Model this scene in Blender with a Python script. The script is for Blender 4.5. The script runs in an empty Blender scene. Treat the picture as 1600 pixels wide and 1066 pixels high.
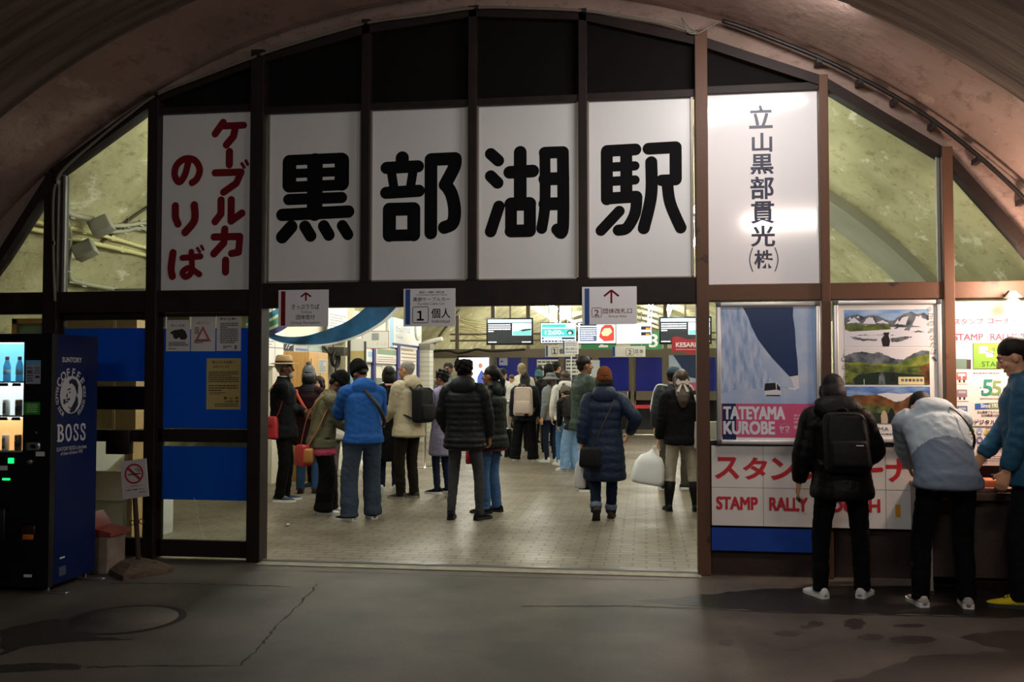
import bpy, bmesh, math, random
from mathutils import Vector, Matrix
from mathutils import noise as mnoise
from mathutils.geometry import tessellate_polygon
random.seed(7)
SC = bpy.context.scene
COL = SC.collection
PI = math.pi
rad = math.radians
def V(*a): return Vector(a)

# ---------------------------------------------------------------- camera
FOC, EYE, YAW, HOR = 1480.0, 1.55, rad(8.0), 587.0
PITCH = math.atan((HOR - 533) / FOC)
FWD = V(-math.sin(YAW) * math.cos(PITCH), math.cos(YAW) * math.cos(PITCH), math.sin(PITCH))
RGT = V(math.cos(YAW), math.sin(YAW), 0)
UPV = RGT.cross(FWD)
CAMP = V(0, -7.602, EYE)
cam_data = bpy.data.cameras.new('camera')
cam_data.sensor_width = 36
cam_data.lens = FOC * 36 / 1600
cam_data.clip_start, cam_data.clip_end = 0.05, 300
cam = bpy.data.objects.new('camera', cam_data)
COL.objects.link(cam)
cam.matrix_world = Matrix(((RGT.x, UPV.x, -FWD.x, CAMP.x), (RGT.y, UPV.y, -FWD.y, CAMP.y), (RGT.z, UPV.z, -FWD.z, CAMP.z), (0, 0, 0, 1)))
SC.camera = cam

def ray(px, py): return FWD * FOC + RGT * (px - 800) + UPV * (533 - py)
def at(px, py, Y=0.0):                 # the point of the plane y = Y seen at a picture position
    d = ray(px, py); return CAMP + d * ((Y - CAMP.y) / d.y)
def atx(px, py, X):
    d = ray(px, py); return CAMP + d * ((X - CAMP.x) / d.x)
def fl(px, py, z=0.0):
    d = ray(px, py); return CAMP + d * ((z - EYE) / d.z)

# ---------------------------------------------------------------- world, exposure, lamps
SC.view_settings.view_transform = 'Standard'
SC.view_settings.look = 'None'
SC.view_settings.exposure = 0.0
SC.view_settings.gamma = 1.0
SC.view_settings.use_curve_mapping = False
W = bpy.data.worlds.new('world'); SC.world = W; W.use_nodes = True
W.node_tree.nodes['Background'].inputs[0].default_value = (0.5, 0.45, 0.42, 1)
W.node_tree.nodes['Background'].inputs[1].default_value = 0.004

def lamp(kind, name, loc, power, color, size=0.1, target=None, **kw):
    l = bpy.data.lights.new(name, kind); l.energy = power; l.color = color
    if kind == 'AREA':
        l.shape = 'RECTANGLE'; l.size = size; l.size_y = kw.get('size_y', size)
    else:
        l.shadow_soft_size = size
    if kind == 'SPOT':
        l.spot_size = rad(kw.get('angle', 90)); l.spot_blend = kw.get('blend', 0.6)
    o = bpy.data.objects.new(name, l); COL.objects.link(o); o.location = loc
    if target is not None:
        o.rotation_euler = (Vector(target) - Vector(loc)).to_track_quat('-Z', 'Y').to_euler()
    return o
HALL_E = 70.0      # emission of the fluorescent tubes in the hall
HALL_C = (1.0, 0.985, 0.90)
# lamp over the stamp corner (warm), tunnel lamp by the crown of the arch, warm tunnel lamp at the right, added front fill behind the viewer
lamp('SPOT', 'stamp_corner_lamp', (2.74, -0.42, 2.10), 50, (1.0, 0.70, 0.50), 0.05, (2.6, -0.05, 0.4), angle=165, blend=0.8)
lamp('POINT', 'stamp_corner_glow', (2.74, -0.42, 2.22), 66, (1.0, 0.70, 0.55), 0.08)
lamp('AREA', 'arch_tube_light', (0.95, -1.32, 4.05), 32, (1.0, 0.94, 0.92), 1.2, (0.2, 0.0, 2.2), size_y=0.12)
lamp('AREA', 'tunnel_lamp', (1.9, -4.6, 3.5), 52, (1.0, 0.85, 0.74), 1.3, (1.6, -2.4, 0.0), size_y=0.2)
lamp('AREA', 'front_fill_lamp', (-1.0, -11.0, 4.2), 84, (1.0, 0.95, 0.92), 1.3, (-1.6, 0.0, 2.4), size_y=0.3)  # unseen fill light, added to brighten the dim left bays
lamp('AREA', 'drink_machine_light', (-4.75, -1.335, 1.80), 2.2, (0.92, 0.97, 1.0), 0.8, (-4.75, -1.30, 1.2), size_y=0.03)

# ---------------------------------------------------------------- custom properties
def tag(o, label=None, cat=None, group=None, kind=None):
    if label: o['label'] = label
    if cat: o['category'] = cat
    if group: o['group'] = group
    if kind: o['kind'] = kind
    return o
ROOTM = {}
def thing(name, label, cat, loc=(0, 0, 0), rz=0.0, group=None):
    o = bpy.data.objects.new(name, None); COL.objects.link(o)
    o.empty_display_size = 0.1
    o.location = loc; o.rotation_euler = (0, 0, rz)
    ROOTM[o.name] = Matrix.Translation(Vector(loc)) @ Matrix.Rotation(rz, 4, 'Z')
    return tag(o, label, cat, group)

# ---------------------------------------------------------------- materials
MATS = {}
def lin(c): return c / 12.92 if c <= 0.04045 else ((c + 0.055) / 1.055) ** 2.4
def hexc(h):
    h = h.lstrip('#'); return tuple(lin(int(h[i:i + 2], 16) / 255) for i in (0, 2, 4))
def mat(name, col, rough=0.7, metal=0.0, var=0.0, vscale=6.0, bump=0.0, bscale=40.0, col2=None, emit=0.0, coat=0.0, spec=0.5, stretch=(1, 1, 1), coords='Object', detail=4.0, blot=None):
    if name in MATS: return MATS[name]
    m = bpy.data.materials.new(name); m.use_nodes = True; MATS[name] = m
    nt = m.node_tree; N, L = nt.nodes, nt.links
    b = N['Principled BSDF']
    c = hexc(col) if isinstance(col, str) else col
    b.inputs['Base Color'].default_value = (*c, 1)
    b.inputs['Roughness'].default_value = rough
    b.inputs['Metallic'].default_value = metal
    b.inputs['Specular IOR Level'].default_value = spec
    b.inputs['Coat Weight'].default_value = coat
    b.inputs['Coat Roughness'].default_value = 0.08
    if emit:
        b.inputs['Emission Color'].default_value = (*c, 1)
        b.inputs['Emission Strength'].default_value = emit
    if var or bump or col2:
        tc = N.new('ShaderNodeTexCoord'); mp = N.new('ShaderNodeMapping')
        mp.inputs['Scale'].default_value = stretch
        L.new(tc.outputs[coords], mp.inputs[0])
    if var or col2:
        n = N.new('ShaderNodeTexNoise'); n.inputs['Scale'].default_value = vscale; n.inputs['Detail'].default_value = detail
        L.new(mp.outputs[0], n.inputs[0])
        r = N.new('ShaderNodeValToRGB')
        if col2:
            c2 = hexc(col2) if isinstance(col2, str) else col2
            lo, hi = blot or (0.35, 0.65)
        else:
            c2 = tuple(x * (1 - var) for x in c); lo, hi = 0.3, 0.7
        r.color_ramp.elements[0].position = lo; r.color_ramp.elements[1].position = hi
        r.color_ramp.elements[0].color = (*c2, 1); r.color_ramp.elements[1].color = (*c, 1)
        L.new(n.outputs[0], r.inputs[0]); L.new(r.outputs[0], b.inputs['Base Color'])
    if bump:
        n2 = N.new('ShaderNodeTexNoise'); n2.inputs['Scale'].default_value = bscale; n2.inputs['Detail'].default_value = 5
        L.new(mp.outputs[0], n2.inputs[0])
        bp = N.new('ShaderNodeBump'); bp.inputs['Strength'].default_value = bump; bp.inputs['Distance'].default_value = 0.02
        L.new(n2.outputs[0], bp.inputs['Height']); L.new(bp.outputs[0], b.inputs['Normal'])
    return m
def glow(name, col, strength):
    if name in MATS: return MATS[name]
    m = bpy.data.materials.new(name); m.use_nodes = True; MATS[name] = m
    b = m.node_tree.nodes['Principled BSDF']
    c = hexc(col) if isinstance(col, str) else col
    b.inputs['Base Color'].default_value = (*[x * 0.5 for x in c], 1)
    b.inputs['Emission Color'].default_value = (*c, 1)
    b.inputs['Emission Strength'].default_value = strength
    return m
def glass(name='clear_glass', tint=(0.93, 0.96, 0.93), ior=1.45):
    if name in MATS: return MATS[name]
    m = bpy.data.materials.new(name); m.use_nodes = True; MATS[name] = m
    nt = m.node_tree; N, L = nt.nodes, nt.links
    N.remove(N['Principled BSDF'])
    t = N.new('ShaderNodeBsdfTransparent'); t.inputs[0].default_value = (*tint, 1)
    g = N.new('ShaderNodeBsdfGlossy'); g.inputs['Roughness'].default_value = 0.02
    f = N.new('ShaderNodeFresnel'); f.inputs[0].default_value = ior
    x = N.new('ShaderNodeMixShader')
    L.new(f.outputs[0], x.inputs[0]); L.new(t.outputs[0], x.inputs[1]); L.new(g.outputs[0], x.inputs[2])
    L.new(x.outputs[0], N['Material Output'].inputs[0])
    return m

# ---------------------------------------------------------------- a scratch scene to evaluate text and remeshing in
TMP = bpy.data.scenes.new('scratch')
def evaluate(data_or_ob):
    o = data_or_ob
    TMP.collection.objects.link(o)
    vl = TMP.view_layers[0]; vl.update()
    dg = vl.depsgraph; dg.update()
    me = bpy.data.meshes.new_from_object(o.evaluated_get(dg), depsgraph=dg)
    TMP.collection.objects.unlink(o)
    return me
TEXT_CACHE = {}
def text_mesh(body, bold=0.0, spacing=1.0, line=1.0, align='LEFT'):
    k = (body, bold, spacing, line, align)
    if k not in TEXT_CACHE:
        c = bpy.data.curves.new('words', 'FONT'); c.body = body; c.size = 1; c.offset = bold
        c.space_character = spacing; c.space_line = line; c.resolution_u = 4; c.align_x = align
        o = bpy.data.objects.new('words', c)
        me = evaluate(o)
        vs = [(v.co.x, v.co.y) for v in me.vertices]; fs = [tuple(p.vertices) for p in me.polygons]
        nz = [p.normal.z for p in me.polygons]
        fs = [f if z > 0 else tuple(reversed(f)) for f, z in zip(fs, nz)]
        bpy.data.objects.remove(o); bpy.data.curves.remove(c); bpy.data.meshes.remove(me)
        TEXT_CACHE[k] = (vs, fs)
    return TEXT_CACHE[k]

# ---------------------------------------------------------------- mesh builder (world coordinates unless local=True)
class MB:
    def __init__(s): s.v = []; s.f = []; s.m = []; s.sm = []; s.lift = 0
    def add(s, vs, fs, mi=0, smooth=False):
        b = len(s.v); s.v.extend([Vector(x) for x in vs])
        for f in fs:
            s.f.append(tuple(i + b for i in f)); s.m.append(mi); s.sm.append(smooth)
        return b
    def box(s, x0, y0, z0, x1, y1, z1, mi=0, M=None):
        vs = [V(x, y, z) for z in (z0, z1) for x, y in ((x0, y0), (x1, y0), (x1, y1), (x0, y1))]
        if M is not None: vs = [M @ v for v in vs]
        s.add(vs, [(3, 2, 1, 0), (4, 5, 6, 7), (0, 1, 5, 4), (1, 2, 6, 5), (2, 3, 7, 6), (3, 0, 4, 7)], mi)
        return s
    def rbox(s, x0, y0, z0, x1, y1, z1, r=0.01, mi=0, M=None, seg=2, smooth=True):
        bm = bmesh.new(); bmesh.ops.create_cube(bm, size=1)
        for v in bm.verts:
            v.co = V(x0 + (v.co.x + .5) * (x1 - x0), y0 + (v.co.y + .5) * (y1 - y0), z0 + (v.co.z + .5) * (z1 - z0))
        bmesh.ops.bevel(bm, geom=bm.edges[:], offset=r, segments=seg, affect='EDGES', profile=0.5)
        bm.verts.index_update()
        vs = [v.co.copy() for v in bm.verts]
        if M is not None: vs = [M @ v for v in vs]
        s.add(vs, [tuple(v.index for v in f.verts) for f in bm.faces], mi, smooth); bm.free(); return s
    def prism(s, poly, d, mi=0, both=True):          # planar polygon extruded by vector d
        n = len(poly); P = [Vector(p) for p in poly]; d = Vector(d)
        nrm = V(0, 0, 0)
        for i in range(n): nrm += P[i].cross(P[(i + 1) % n])
        if nrm.dot(d) > 0: P.reverse()
        vs = P + [p + d for p in P]
        fs = [tuple(range(n)), tuple(reversed(range(n, 2 * n)))] + [((i + 1) % n, i, i + n, (i + 1) % n + n) for i in range(n)]
        s.add(vs, fs, mi); return s
    def tube(s, pts, r, n=12, side=None, mi=0, caps=True, smooth=True, rnd=0.5):
        P = [Vector(p) for p in pts]; k = len(P)
        R = r if isinstance(r, (list, tuple)) and len(r) == k and not (k == 2 and isinstance(r, tuple) and not isinstance(r[0], (list, tuple))) else [r] * k
        R = [(q, q) if not isinstance(q, (list, tuple)) else q for q in R]
        rings = []; ref = Vector(side) if side is not None else None; prev = None
        for i in range(k):
            t = (P[min(i + 1, k - 1)] - P[max(i - 1, 0)])
            if t.length < 1e-9: t = V(0, 0, 1)
            t.normalize()
            a = ref if ref is not None else (prev if prev is not None else (V(1, 0, 0) if abs(t.x) < 0.9 else V(0, 1, 0)))
            sd = a - t * a.dot(t)
            if sd.length < 1e-6: sd = V(0, 1, 0) - t * t.y
            sd.normalize(); prev = sd; bn = t.cross(sd)
            rings.append((P[i], sd, bn, R[i], t))
        if caps and rnd:
            p, sd, bn, q, t = rings[0]; h = min(q) * rnd
            rings = [(p - t * h, sd, bn, (q[0] * .55, q[1] * .55), t), (p - t * h * .55, sd, bn, (q[0] * .86, q[1] * .86), t)] + rings
            p, sd, bn, q, t = rings[-1]; h = min(q) * rnd
            rings += [(p + t * h * .55, sd, bn, (q[0] * .86, q[1] * .86), t), (p + t * h, sd, bn, (q[0] * .55, q[1] * .55), t)]
        vs = []
        for p, sd, bn, q, t in rings:
            for j in range(n):
                a = 2 * PI * j / n; vs.append(p + sd * (q[0] * math.cos(a)) + bn * (q[1] * math.sin(a)))
        fs = []
        for i in range(len(rings) - 1):
            for j in range(n):
                fs.append((i * n + j, i * n + (j + 1) % n, (i + 1) * n + (j + 1) % n, (i + 1) * n + j))
        if caps:
            fs.append(tuple(reversed(range(n)))); m0 = (len(rings) - 1) * n; fs.append(tuple(range(m0, m0 + n)))
        s.add(vs, fs, mi, smooth); return s
    def ell(s, c, r, n=16, k=10, mi=0, M=None):
        c = Vector(c); vs = [V(0, 0, -r[2])]
        for i in range(1, k):
            ph = -PI / 2 + PI * i / k
            for j in range(n):
                a = 2 * PI * j / n; vs.append(V(r[0] * math.cos(a) * math.cos(ph), r[1] * math.sin(a) * math.cos(ph), r[2] * math.sin(ph)))
        vs.append(V(0, 0, r[2]))
        if M is not None: vs = [M @ v for v in vs]
        vs = [v + c for v in vs]
        fs = [(0, 1 + (j + 1) % n, 1 + j) for j in range(n)]
        for i in range(k - 2):
            for j in range(n):
                a = 1 + i * n + j; b = 1 + i * n + (j + 1) % n; fs.append((a, b, b + n, a + n))
        e = len(vs) - 1; b0 = 1 + (k - 2) * n
        fs += [(b0 + j, b0 + (j + 1) % n, e) for j in range(n)]
        s.add(vs, fs, mi, True); return s
    def lathe(s, prof, c=(0, 0, 0), n=24, mi=0, sx=1, sy=1, M=None, smooth=True):   # prof [(r,z)], closed at both ends
        vs = []
        for r, z in prof:
            for j in range(n):
                a = 2 * PI * j / n; vs.append(V(r * sx * math.cos(a), r * sy * math.sin(a), z))
        if M is not None: vs = [M @ v for v in vs]
        vs = [v + Vector(c) for v in vs]
        fs = []
        for i in range(len(prof) - 1):
            for j in range(n): fs.append((i * n + j, i * n + (j + 1) % n, (i + 1) * n + (j + 1) % n, (i + 1) * n + j))
        fs.append(tuple(reversed(range(n)))); e = (len(prof) - 1) * n; fs.append(tuple(range(e, e + n)))
        s.add(vs, fs, mi, smooth); return s
    # flat figures on a plane with origin o and axes U, Vv (metres); each figure is lifted a hair above the one before
    def plane(s, o, U=(1, 0, 0), Vv=(0, 0, 1), eps=0.0006):
        s.o, s.U, s.Vv = Vector(o), Vector(U), Vector(Vv); s.n = s.U.cross(s.Vv).normalized(); s.lift = eps; return s
    def uv(s, u, v): return s.o + s.U * u + s.Vv * v + s.n * s.lift
    def poly(s, pts, mi=0, step=0.00006):
        s.lift += step
        P = [s.uv(*p) for p in pts]
        a = sum(pts[i][0] * pts[(i + 1) % len(pts)][1] - pts[(i + 1) % len(pts)][0] * pts[i][1] for i in range(len(pts)))
        if a < 0: P.reverse()
        bm = bmesh.new()
        try:
            vs = [bm.verts.new(p) for p in P]; f = bm.faces.new(vs)
            bm.verts.index_update()
            if len(P) > 4:
                T_ = tessellate_polygon([[Vector((q[0], q[1], 0)) for q in (pts if a >= 0 else list(reversed(pts)))]])
                fs = []
                for t in T_:
                    x = (P[t[1]] - P[t[0]]).cross(P[t[2]] - P[t[0]]); fs.append(tuple(t) if x.dot(s.n) > 0 else tuple(reversed(t)))
            else: fs = [tuple(range(len(P)))]
            s.add(P, fs, mi)
        finally: bm.free()
        return s
    def rect(s, u0, v0, u1, v1, mi=0): return s.poly([(u0, v0), (u1, v0), (u1, v1), (u0, v1)], mi)
    def disc(s, u, v, ru, rv=None, mi=0, n=28, a0=0.0):
        rv = rv or ru; return s.poly([(u + ru * math.cos(2 * PI * i / n), v + rv * math.sin(2 * PI * i / n)) for i in range(n)], mi)
    def ringf(s, u, v, r0, r1, mi=0, n=36, a0=0, a1=2 * PI):
        s.lift += .00006
        vs = []; 
        for i in range(n + 1):
            a = a0 + (a1 - a0) * i / n
            vs += [s.uv(u + r0 * math.cos(a), v + r0 * math.sin(a)), s.uv(u + r1 * math.cos(a), v + r1 * math.sin(a))]
        s.add(vs, [(2 * i, 2 * i + 1, 2 * i + 3, 2 * i + 2) for i in range(n)], mi); return s
    def stroke(s, pts, w, mi=0, cap=True):           # brush stroke of width w with round ends
        P = [Vector((p[0], p[1])) for p in pts]
        for i in range(len(P) - 1):
            d = (P[i + 1] - P[i])
            if d.length < 1e-9: continue
            d.normalize(); q = Vector((-d.y, d.x)) * (w / 2)
            s.poly([tuple(P[i] - q), tuple(P[i + 1] - q), tuple(P[i + 1] + q), tuple(P[i] + q)], mi, 0.00002)
        if cap:
            for p in P:
                s.poly([(p.x + w / 2 * math.cos(2 * PI * i / 20), p.y + w / 2 * math.sin(2 * PI * i / 20)) for i in range(20)], mi, 0.00002)
        return s
    def text(s, body, u0, v0, u1, v1, mi=0, bold=0.0, keep=False, align='C', spacing=1.0, skew=0.0, line=1.0, step=.00006):
        if bold > 0 and body.isascii():        # heavier Latin letters: the outline struck several times
            W0 = (u1 - u0); t = bold * min(abs(v1 - v0) * 1.35, W0) * .9
            for dx, dy in ((-t, -t), (t, -t), (-t, t), (t, t), (0, 0), (t, 0), (-t, 0), (0, t), (0, -t)):
                s.text(body, u0 + t + dx, v0 + t + dy, u1 - t + dx, v1 - t + dy, mi, 0, keep, align, spacing, skew, line, step * .4)
            return s
        vs, fs = text_mesh(body, bold, spacing, line, 'CENTER' if '\n' in body else 'LEFT')
        if not vs: return s
        s.lift += step
        x0 = min(a for a, b in vs); x1 = max(a for a, b in vs); y0 = min(b for a, b in vs); y1 = max(b for a, b in vs)
        su = (u1 - u0) / (x1 - x0); sv = (v1 - v0) / max(y1 - y0, 1e-6)
        if keep:
            q = min(su, sv); du = ((u1 - u0) - q * (x1 - x0)) * {'L': 0, 'C': .5, 'R': 1}[align]; dv = ((v1 - v0) - q * (y1 - y0)) / 2; su = sv = q
        else: du = dv = 0
        s.add([s.uv(u0 + du + (a - x0) * su + skew * (b - y0) * sv, v0 + dv + (b - y0) * sv) for a, b in vs], fs, mi); return s
    def fine(s, u0, v0, u1, v1, lines, mi=0, seed=1, fill=0.62, ragged=True):   # unreadable small print as dashes
        rnd = random.Random(seed); h = (v1 - v0) / lines
        for i in range(lines):
            v = v1 - (i + .5) * h; u = u0; end = u1 if not ragged or rnd.random() < .7 else u0 + (u1 - u0) * rnd.uniform(.4, .9)
            s.lift += .00003
            while u < end:
                w = h * rnd.uniform(.5, 1.6); e = min(u + w, end); q = h * fill / 2
                s.add([s.uv(u, v - q), s.uv(e, v - q), s.uv(e, v + q), s.uv(u, v + q)], [(0, 1, 2, 3)], mi); u = e + h * .22
        return s
    def mesh(s, name, mats, M=None):
        me = bpy.data.meshes.new(name)
        vs = s.v if M is None else [M @ v for v in s.v]
        me.from_pydata([tuple(v) for v in vs], [], s.f)
        for m in (mats if isinstance(mats, (list, tuple)) else [mats]): me.materials.append(m)
        me.polygons.foreach_set('material_index', s.m); me.polygons.foreach_set('use_smooth', s.sm); me.update()
        return me
    def build(s, name, mats, parent=None, origin=None, local=False):
        M = None
        root = parent
        while root is not None and root.name not in ROOTM: root = root.parent
        if root is not None and not local: M = ROOTM[root.name].inverted()
        elif parent is None and origin is not None: M = Matrix.Translation(-Vector(origin))
        o = bpy.data.objects.new(name, s.mesh(name, mats, M)); COL.objects.link(o)
        if parent is not None: o.parent = parent
        elif origin is not None:
            o.location = origin
            ROOTM[o.name] = Matrix.Translation(Vector(origin))
        else: ROOTM[o.name] = Matrix.Identity(4)
        return o
def remesh(me, voxel, smooth=2, deform=None):
    o = bpy.data.objects.new('blank', me)
    m = o.modifiers.new('r', 'REMESH'); m.mode = 'VOXEL'; m.voxel_size = voxel
    if smooth:
        q = o.modifiers.new('s', 'SMOOTH'); q.factor = 0.5; q.iterations = smooth
    out = evaluate(o); bpy.data.objects.remove(o)
    for p in out.polygons: p.use_smooth = True
    return out
def struct(name, mb, mats, parent=None):
    o = mb.build(name, mats, parent)
    if parent is None: o['kind'] = 'structure'
    return o
def catmull(P, n):
    P = [Vector(p) for p in P]; out = []
    for i in range(len(P) - 1):
        a, b, c, d = P[max(i - 1, 0)], P[i], P[i + 1], P[min(i + 2, len(P) - 1)]
        for j in range(n):
            t = j / n
            out.append(.5 * ((2 * b) + (c - a) * t + (2 * a - 5 * b + 4 * c - d) * t * t + (3 * b - a - 3 * c + d) * t ** 3))
    out.append(P[-1]); return out
# ================================================================ materials of the place
brown = mat('shaded_brown_steel', '271c18', 0.55, 0, col2='1d1512', vscale=5, bump=0.06, bscale=40, spec=.25)  # brown paint made darker: the shade of grazing light is in the colour
brown_chip = mat('chipped_brown_steel', '5a4030', 0.5, 0, col2='392a24', vscale=5, blot=(0.30, 0.34), bump=0.08, bscale=40, spec=.25)
dark_board = mat('black_board', '0d0a09', 0.85, var=0.3, vscale=3, spec=0.2)
soffit_m = 0
boardform_m = mat('board_marked_concrete', '6f6357', 0.9, col2='4a4038', vscale=2.2, stretch=(.35, 6, .35), bump=0.6, bscale=6)
def stained(name, base, dark, pale, sc=1.0, patch=.62):
    m = mat(name, base, .88, col2=dark, vscale=1.3 * sc, bump=.6, bscale=9, blot=(.28, .68), detail=10)
    N, L = m.node_tree.nodes, m.node_tree.links; b = N['Principled BSDF']; src = b.inputs['Base Color'].links[0].from_socket
    tc = N.new('ShaderNodeTexCoord'); mp = N.new('ShaderNodeMapping'); mp.inputs['Scale'].default_value = (1, .6, 1.6); L.new(tc.outputs['Object'], mp.inputs[0])
    n = N.new('ShaderNodeTexNoise'); n.inputs['Scale'].default_value = 3.2 * sc; n.inputs['Detail'].default_value = 12; n.inputs['Roughness'].default_value = .62; L.new(mp.outputs[0], n.inputs[0])
    r = N.new('ShaderNodeValToRGB'); r.color_ramp.elements[0].position = patch - .03; r.color_ramp.elements[1].position = patch + .03; L.new(n.outputs[0], r.inputs[0])
    x = N.new('ShaderNodeMixRGB'); x.inputs[2].default_value = (*hexc(pale), 1); L.new(r.outputs[0], x.inputs[0]); L.new(src, x.inputs[1])
    n3 = N.new('ShaderNodeTexNoise'); n3.inputs['Scale'].default_value = 9 * sc; n3.inputs['Detail'].default_value = 10; n3.inputs['Roughness'].default_value = .7; L.new(mp.outputs[0], n3.inputs[0])
    r3 = N.new('ShaderNodeValToRGB'); r3.color_ramp.elements[0].position = .34; r3.color_ramp.elements[1].position = .46; r3.color_ramp.elements[0].color = (.55, .52, .48, 1); L.new(n3.outputs[0], r3.inputs[0])
    y = N.new('ShaderNodeMixRGB'); y.blend_type = 'MULTIPLY'; y.inputs[0].default_value = .8; L.new(x.outputs[0], y.inputs[1]); L.new(r3.outputs[0], y.inputs[2]); L.new(y.outputs[0], b.inputs['Base Color']); return m
vault_m = stained('yellowed_vault_concrete', 'c6c198', '97926a', 'dad7bc')
soffit_m = stained('tunnel_concrete', 'a48c80', '7a665b', 'ac988a', .8, .66)
rib_m = mat('grey_vault_rib', '9b9a88', 0.85, var=0.2, vscale=2)
cream = mat('cream_wall_paint', 'ddd6b8', 0.7, var=0.1, vscale=3)
white_p = mat('white_board_face', 'e2e2e0', 0.35, var=0.05, vscale=2)
white_gloss = mat('glossy_white_board', 'e8e6e6', 0.12, coat=0.5)
black_ink = mat('black_lettering', '070708', 0.75, spec=0.15)
red_ink = mat('dark_red_lettering', '74101a', 0.7, spec=0.2)
sred = mat('red_print', 'b8202f', 0.5)
navy_ink = mat('navy_lettering', '12163c', 0.4)
grey_ink = mat('grey_print', '55565a', 0.6)
alu = mat('brushed_aluminium', 'b9bcc0', 0.3, 0.9)
alu_w = mat('satin_aluminium_frame', 'c2c2c2', 0.38, 0.6)
def film_mat(name, col, rough, mixf):
    m = bpy.data.materials.new(name); m.use_nodes = True; N, L = m.node_tree.nodes, m.node_tree.links; b = N['Principled BSDF']
    c = hexc(col); b.inputs['Base Color'].default_value = (*c, 1); b.inputs['Roughness'].default_value = rough
    t = N.new('ShaderNodeBsdfTranslucent'); t.inputs[0].default_value = (*c, 1); x = N.new('ShaderNodeMixShader'); x.inputs[0].default_value = mixf
    L.new(b.outputs[0], x.inputs[1]); L.new(t.outputs[0], x.inputs[2]); L.new(x.outputs[0], N['Material Output'].inputs[0]); return m
blue_film = film_mat('blue_window_film', '1670d2', .3, .5)
back_film = mat('deep_blue_door_film', '14209a', 0.22, var=0.35, vscale=1.5)
dark_film = mat('dark_window_film', '0a0f22', 0.3)
clear = glass()
chrome = mat('polished_steel', 'c8c8c8', 0.15, 1.0)

def zarc(x, R=5.93, cx=-1.42, cz=-1.32): return cz + math.sqrt(max(R * R - (x - cx) ** 2, 0))

# ================================================================ floors
def floor_outside():
    m = bpy.data.materials.new('worn_tunnel_floor'); m.use_nodes = True
    N, L = m.node_tree.nodes, m.node_tree.links; b = N['Principled BSDF']
    tc = N.new('ShaderNodeTexCoord')
    n1 = N.new('ShaderNodeTexNoise'); n1.inputs['Scale'].default_value = 0.9; n1.inputs['Detail'].default_value = 8
    n2 = N.new('ShaderNodeTexNoise'); n2.inputs['Scale'].default_value = 95; n2.inputs['Detail'].default_value = 5
    for n in (n1, n2): L.new(tc.outputs['Object'], n.inputs[0])
    r = N.new('ShaderNodeValToRGB'); r.color_ramp.elements[0].position = .36; r.color_ramp.elements[1].position = .6
    r.color_ramp.elements[0].color = (*hexc('332e29'), 1); r.color_ramp.elements[1].color = (*hexc('5f5850'), 1)
    L.new(n1.outputs[0], r.inputs[0])
    x = N.new('ShaderNodeMixRGB'); x.blend_type = 'MULTIPLY'; x.inputs[0].default_value = .45
    r2 = N.new('ShaderNodeValToRGB'); r2.color_ramp.elements[0].position = .35; r2.color_ramp.elements[1].position = .6
    r2.color_ramp.elements[0].color = (.3, .29, .28, 1)
    L.new(n2.outputs[0], r2.inputs[0]); L.new(r.outputs[0], x.inputs[1]); L.new(r2.outputs[0], x.inputs[2]); L.new(x.outputs[0], b.inputs['Base Color'])
    b.inputs['Roughness'].default_value = .62
    bp = N.new('ShaderNodeBump'); bp.inputs['Strength'].default_value = .2; bp.inputs['Distance'].default_value = .006
    L.new(n2.outputs[0], bp.inputs['Height']); L.new(bp.outputs[0], b.inputs['Normal'])
    return m
def floor_inside():
    m = bpy.data.materials.new('worn_brick_tile_floor'); m.use_nodes = True
    N, L = m.node_tree.nodes, m.node_tree.links; b = N['Principled BSDF']
    tc = N.new('ShaderNodeTexCoord')
    bk = N.new('ShaderNodeTexBrick'); bk.inputs['Scale'].default_value = 1.0
    bk.inputs['Brick Width'].default_value = .23; bk.inputs['Row Height'].default_value = .115; bk.inputs['Mortar Size'].default_value = .011
    bk.inputs['Mortar Smooth'].default_value = .4
    bk.inputs['Color1'].default_value = (*hexc('8b8477'), 1); bk.inputs['Color2'].default_value = (*hexc('807869'), 1); bk.inputs['Mortar'].default_value = (*hexc('564e42'), 1)
    L.new(tc.outputs['Object'], bk.inputs[0])
    n1 = N.new('ShaderNodeTexNoise'); n1.inputs['Scale'].default_value = .8; n1.inputs['Detail'].default_value = 9; n1.inputs['Roughness'].default_value = .65
    L.new(tc.outputs['Object'], n1.inputs[0])
    r = N.new('ShaderNodeValToRGB'); r.color_ramp.elements[0].position = .32; r.color_ramp.elements[1].position = .62
    r.color_ramp.elements[0].color = (.42, .37, .30, 1)
    L.new(n1.outputs[0], r.inputs[0])
    x = N.new('ShaderNodeMixRGB'); x.blend_type = 'MULTIPLY'; x.inputs[0].default_value = .9
    L.new(bk.outputs[0], x.inputs[1]); L.new(r.outputs[0], x.inputs[2]); L.new(x.outputs[0], b.inputs['Base Color'])
    r3 = N.new('ShaderNodeMapRange'); r3.inputs[1].default_value = .3; r3.inputs[2].default_value = .7; r3.inputs[3].default_value = .5; r3.inputs[4].default_value = .26
    L.new(n1.outputs[0], r3.inputs[0]); L.new(r3.outputs[0], b.inputs['Roughness'])
    bp = N.new('ShaderNodeBump'); bp.inputs['Strength'].default_value = .25; bp.inputs['Distance'].default_value = .004
    L.new(bk.outputs['Fac'], bp.inputs['Height']); bp.invert = True; L.new(bp.outputs[0], b.inputs['Normal'])
    return m
mb = MB(); mb.box(-9, -16, -.2, 8, -0.0, 0); struct('floor', mb, floor_outside())
mb = MB(); mb.box(-9, 0.0, -.2, 8, 46, 0.0); struct('floor_hall', mb, floor_inside())
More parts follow.
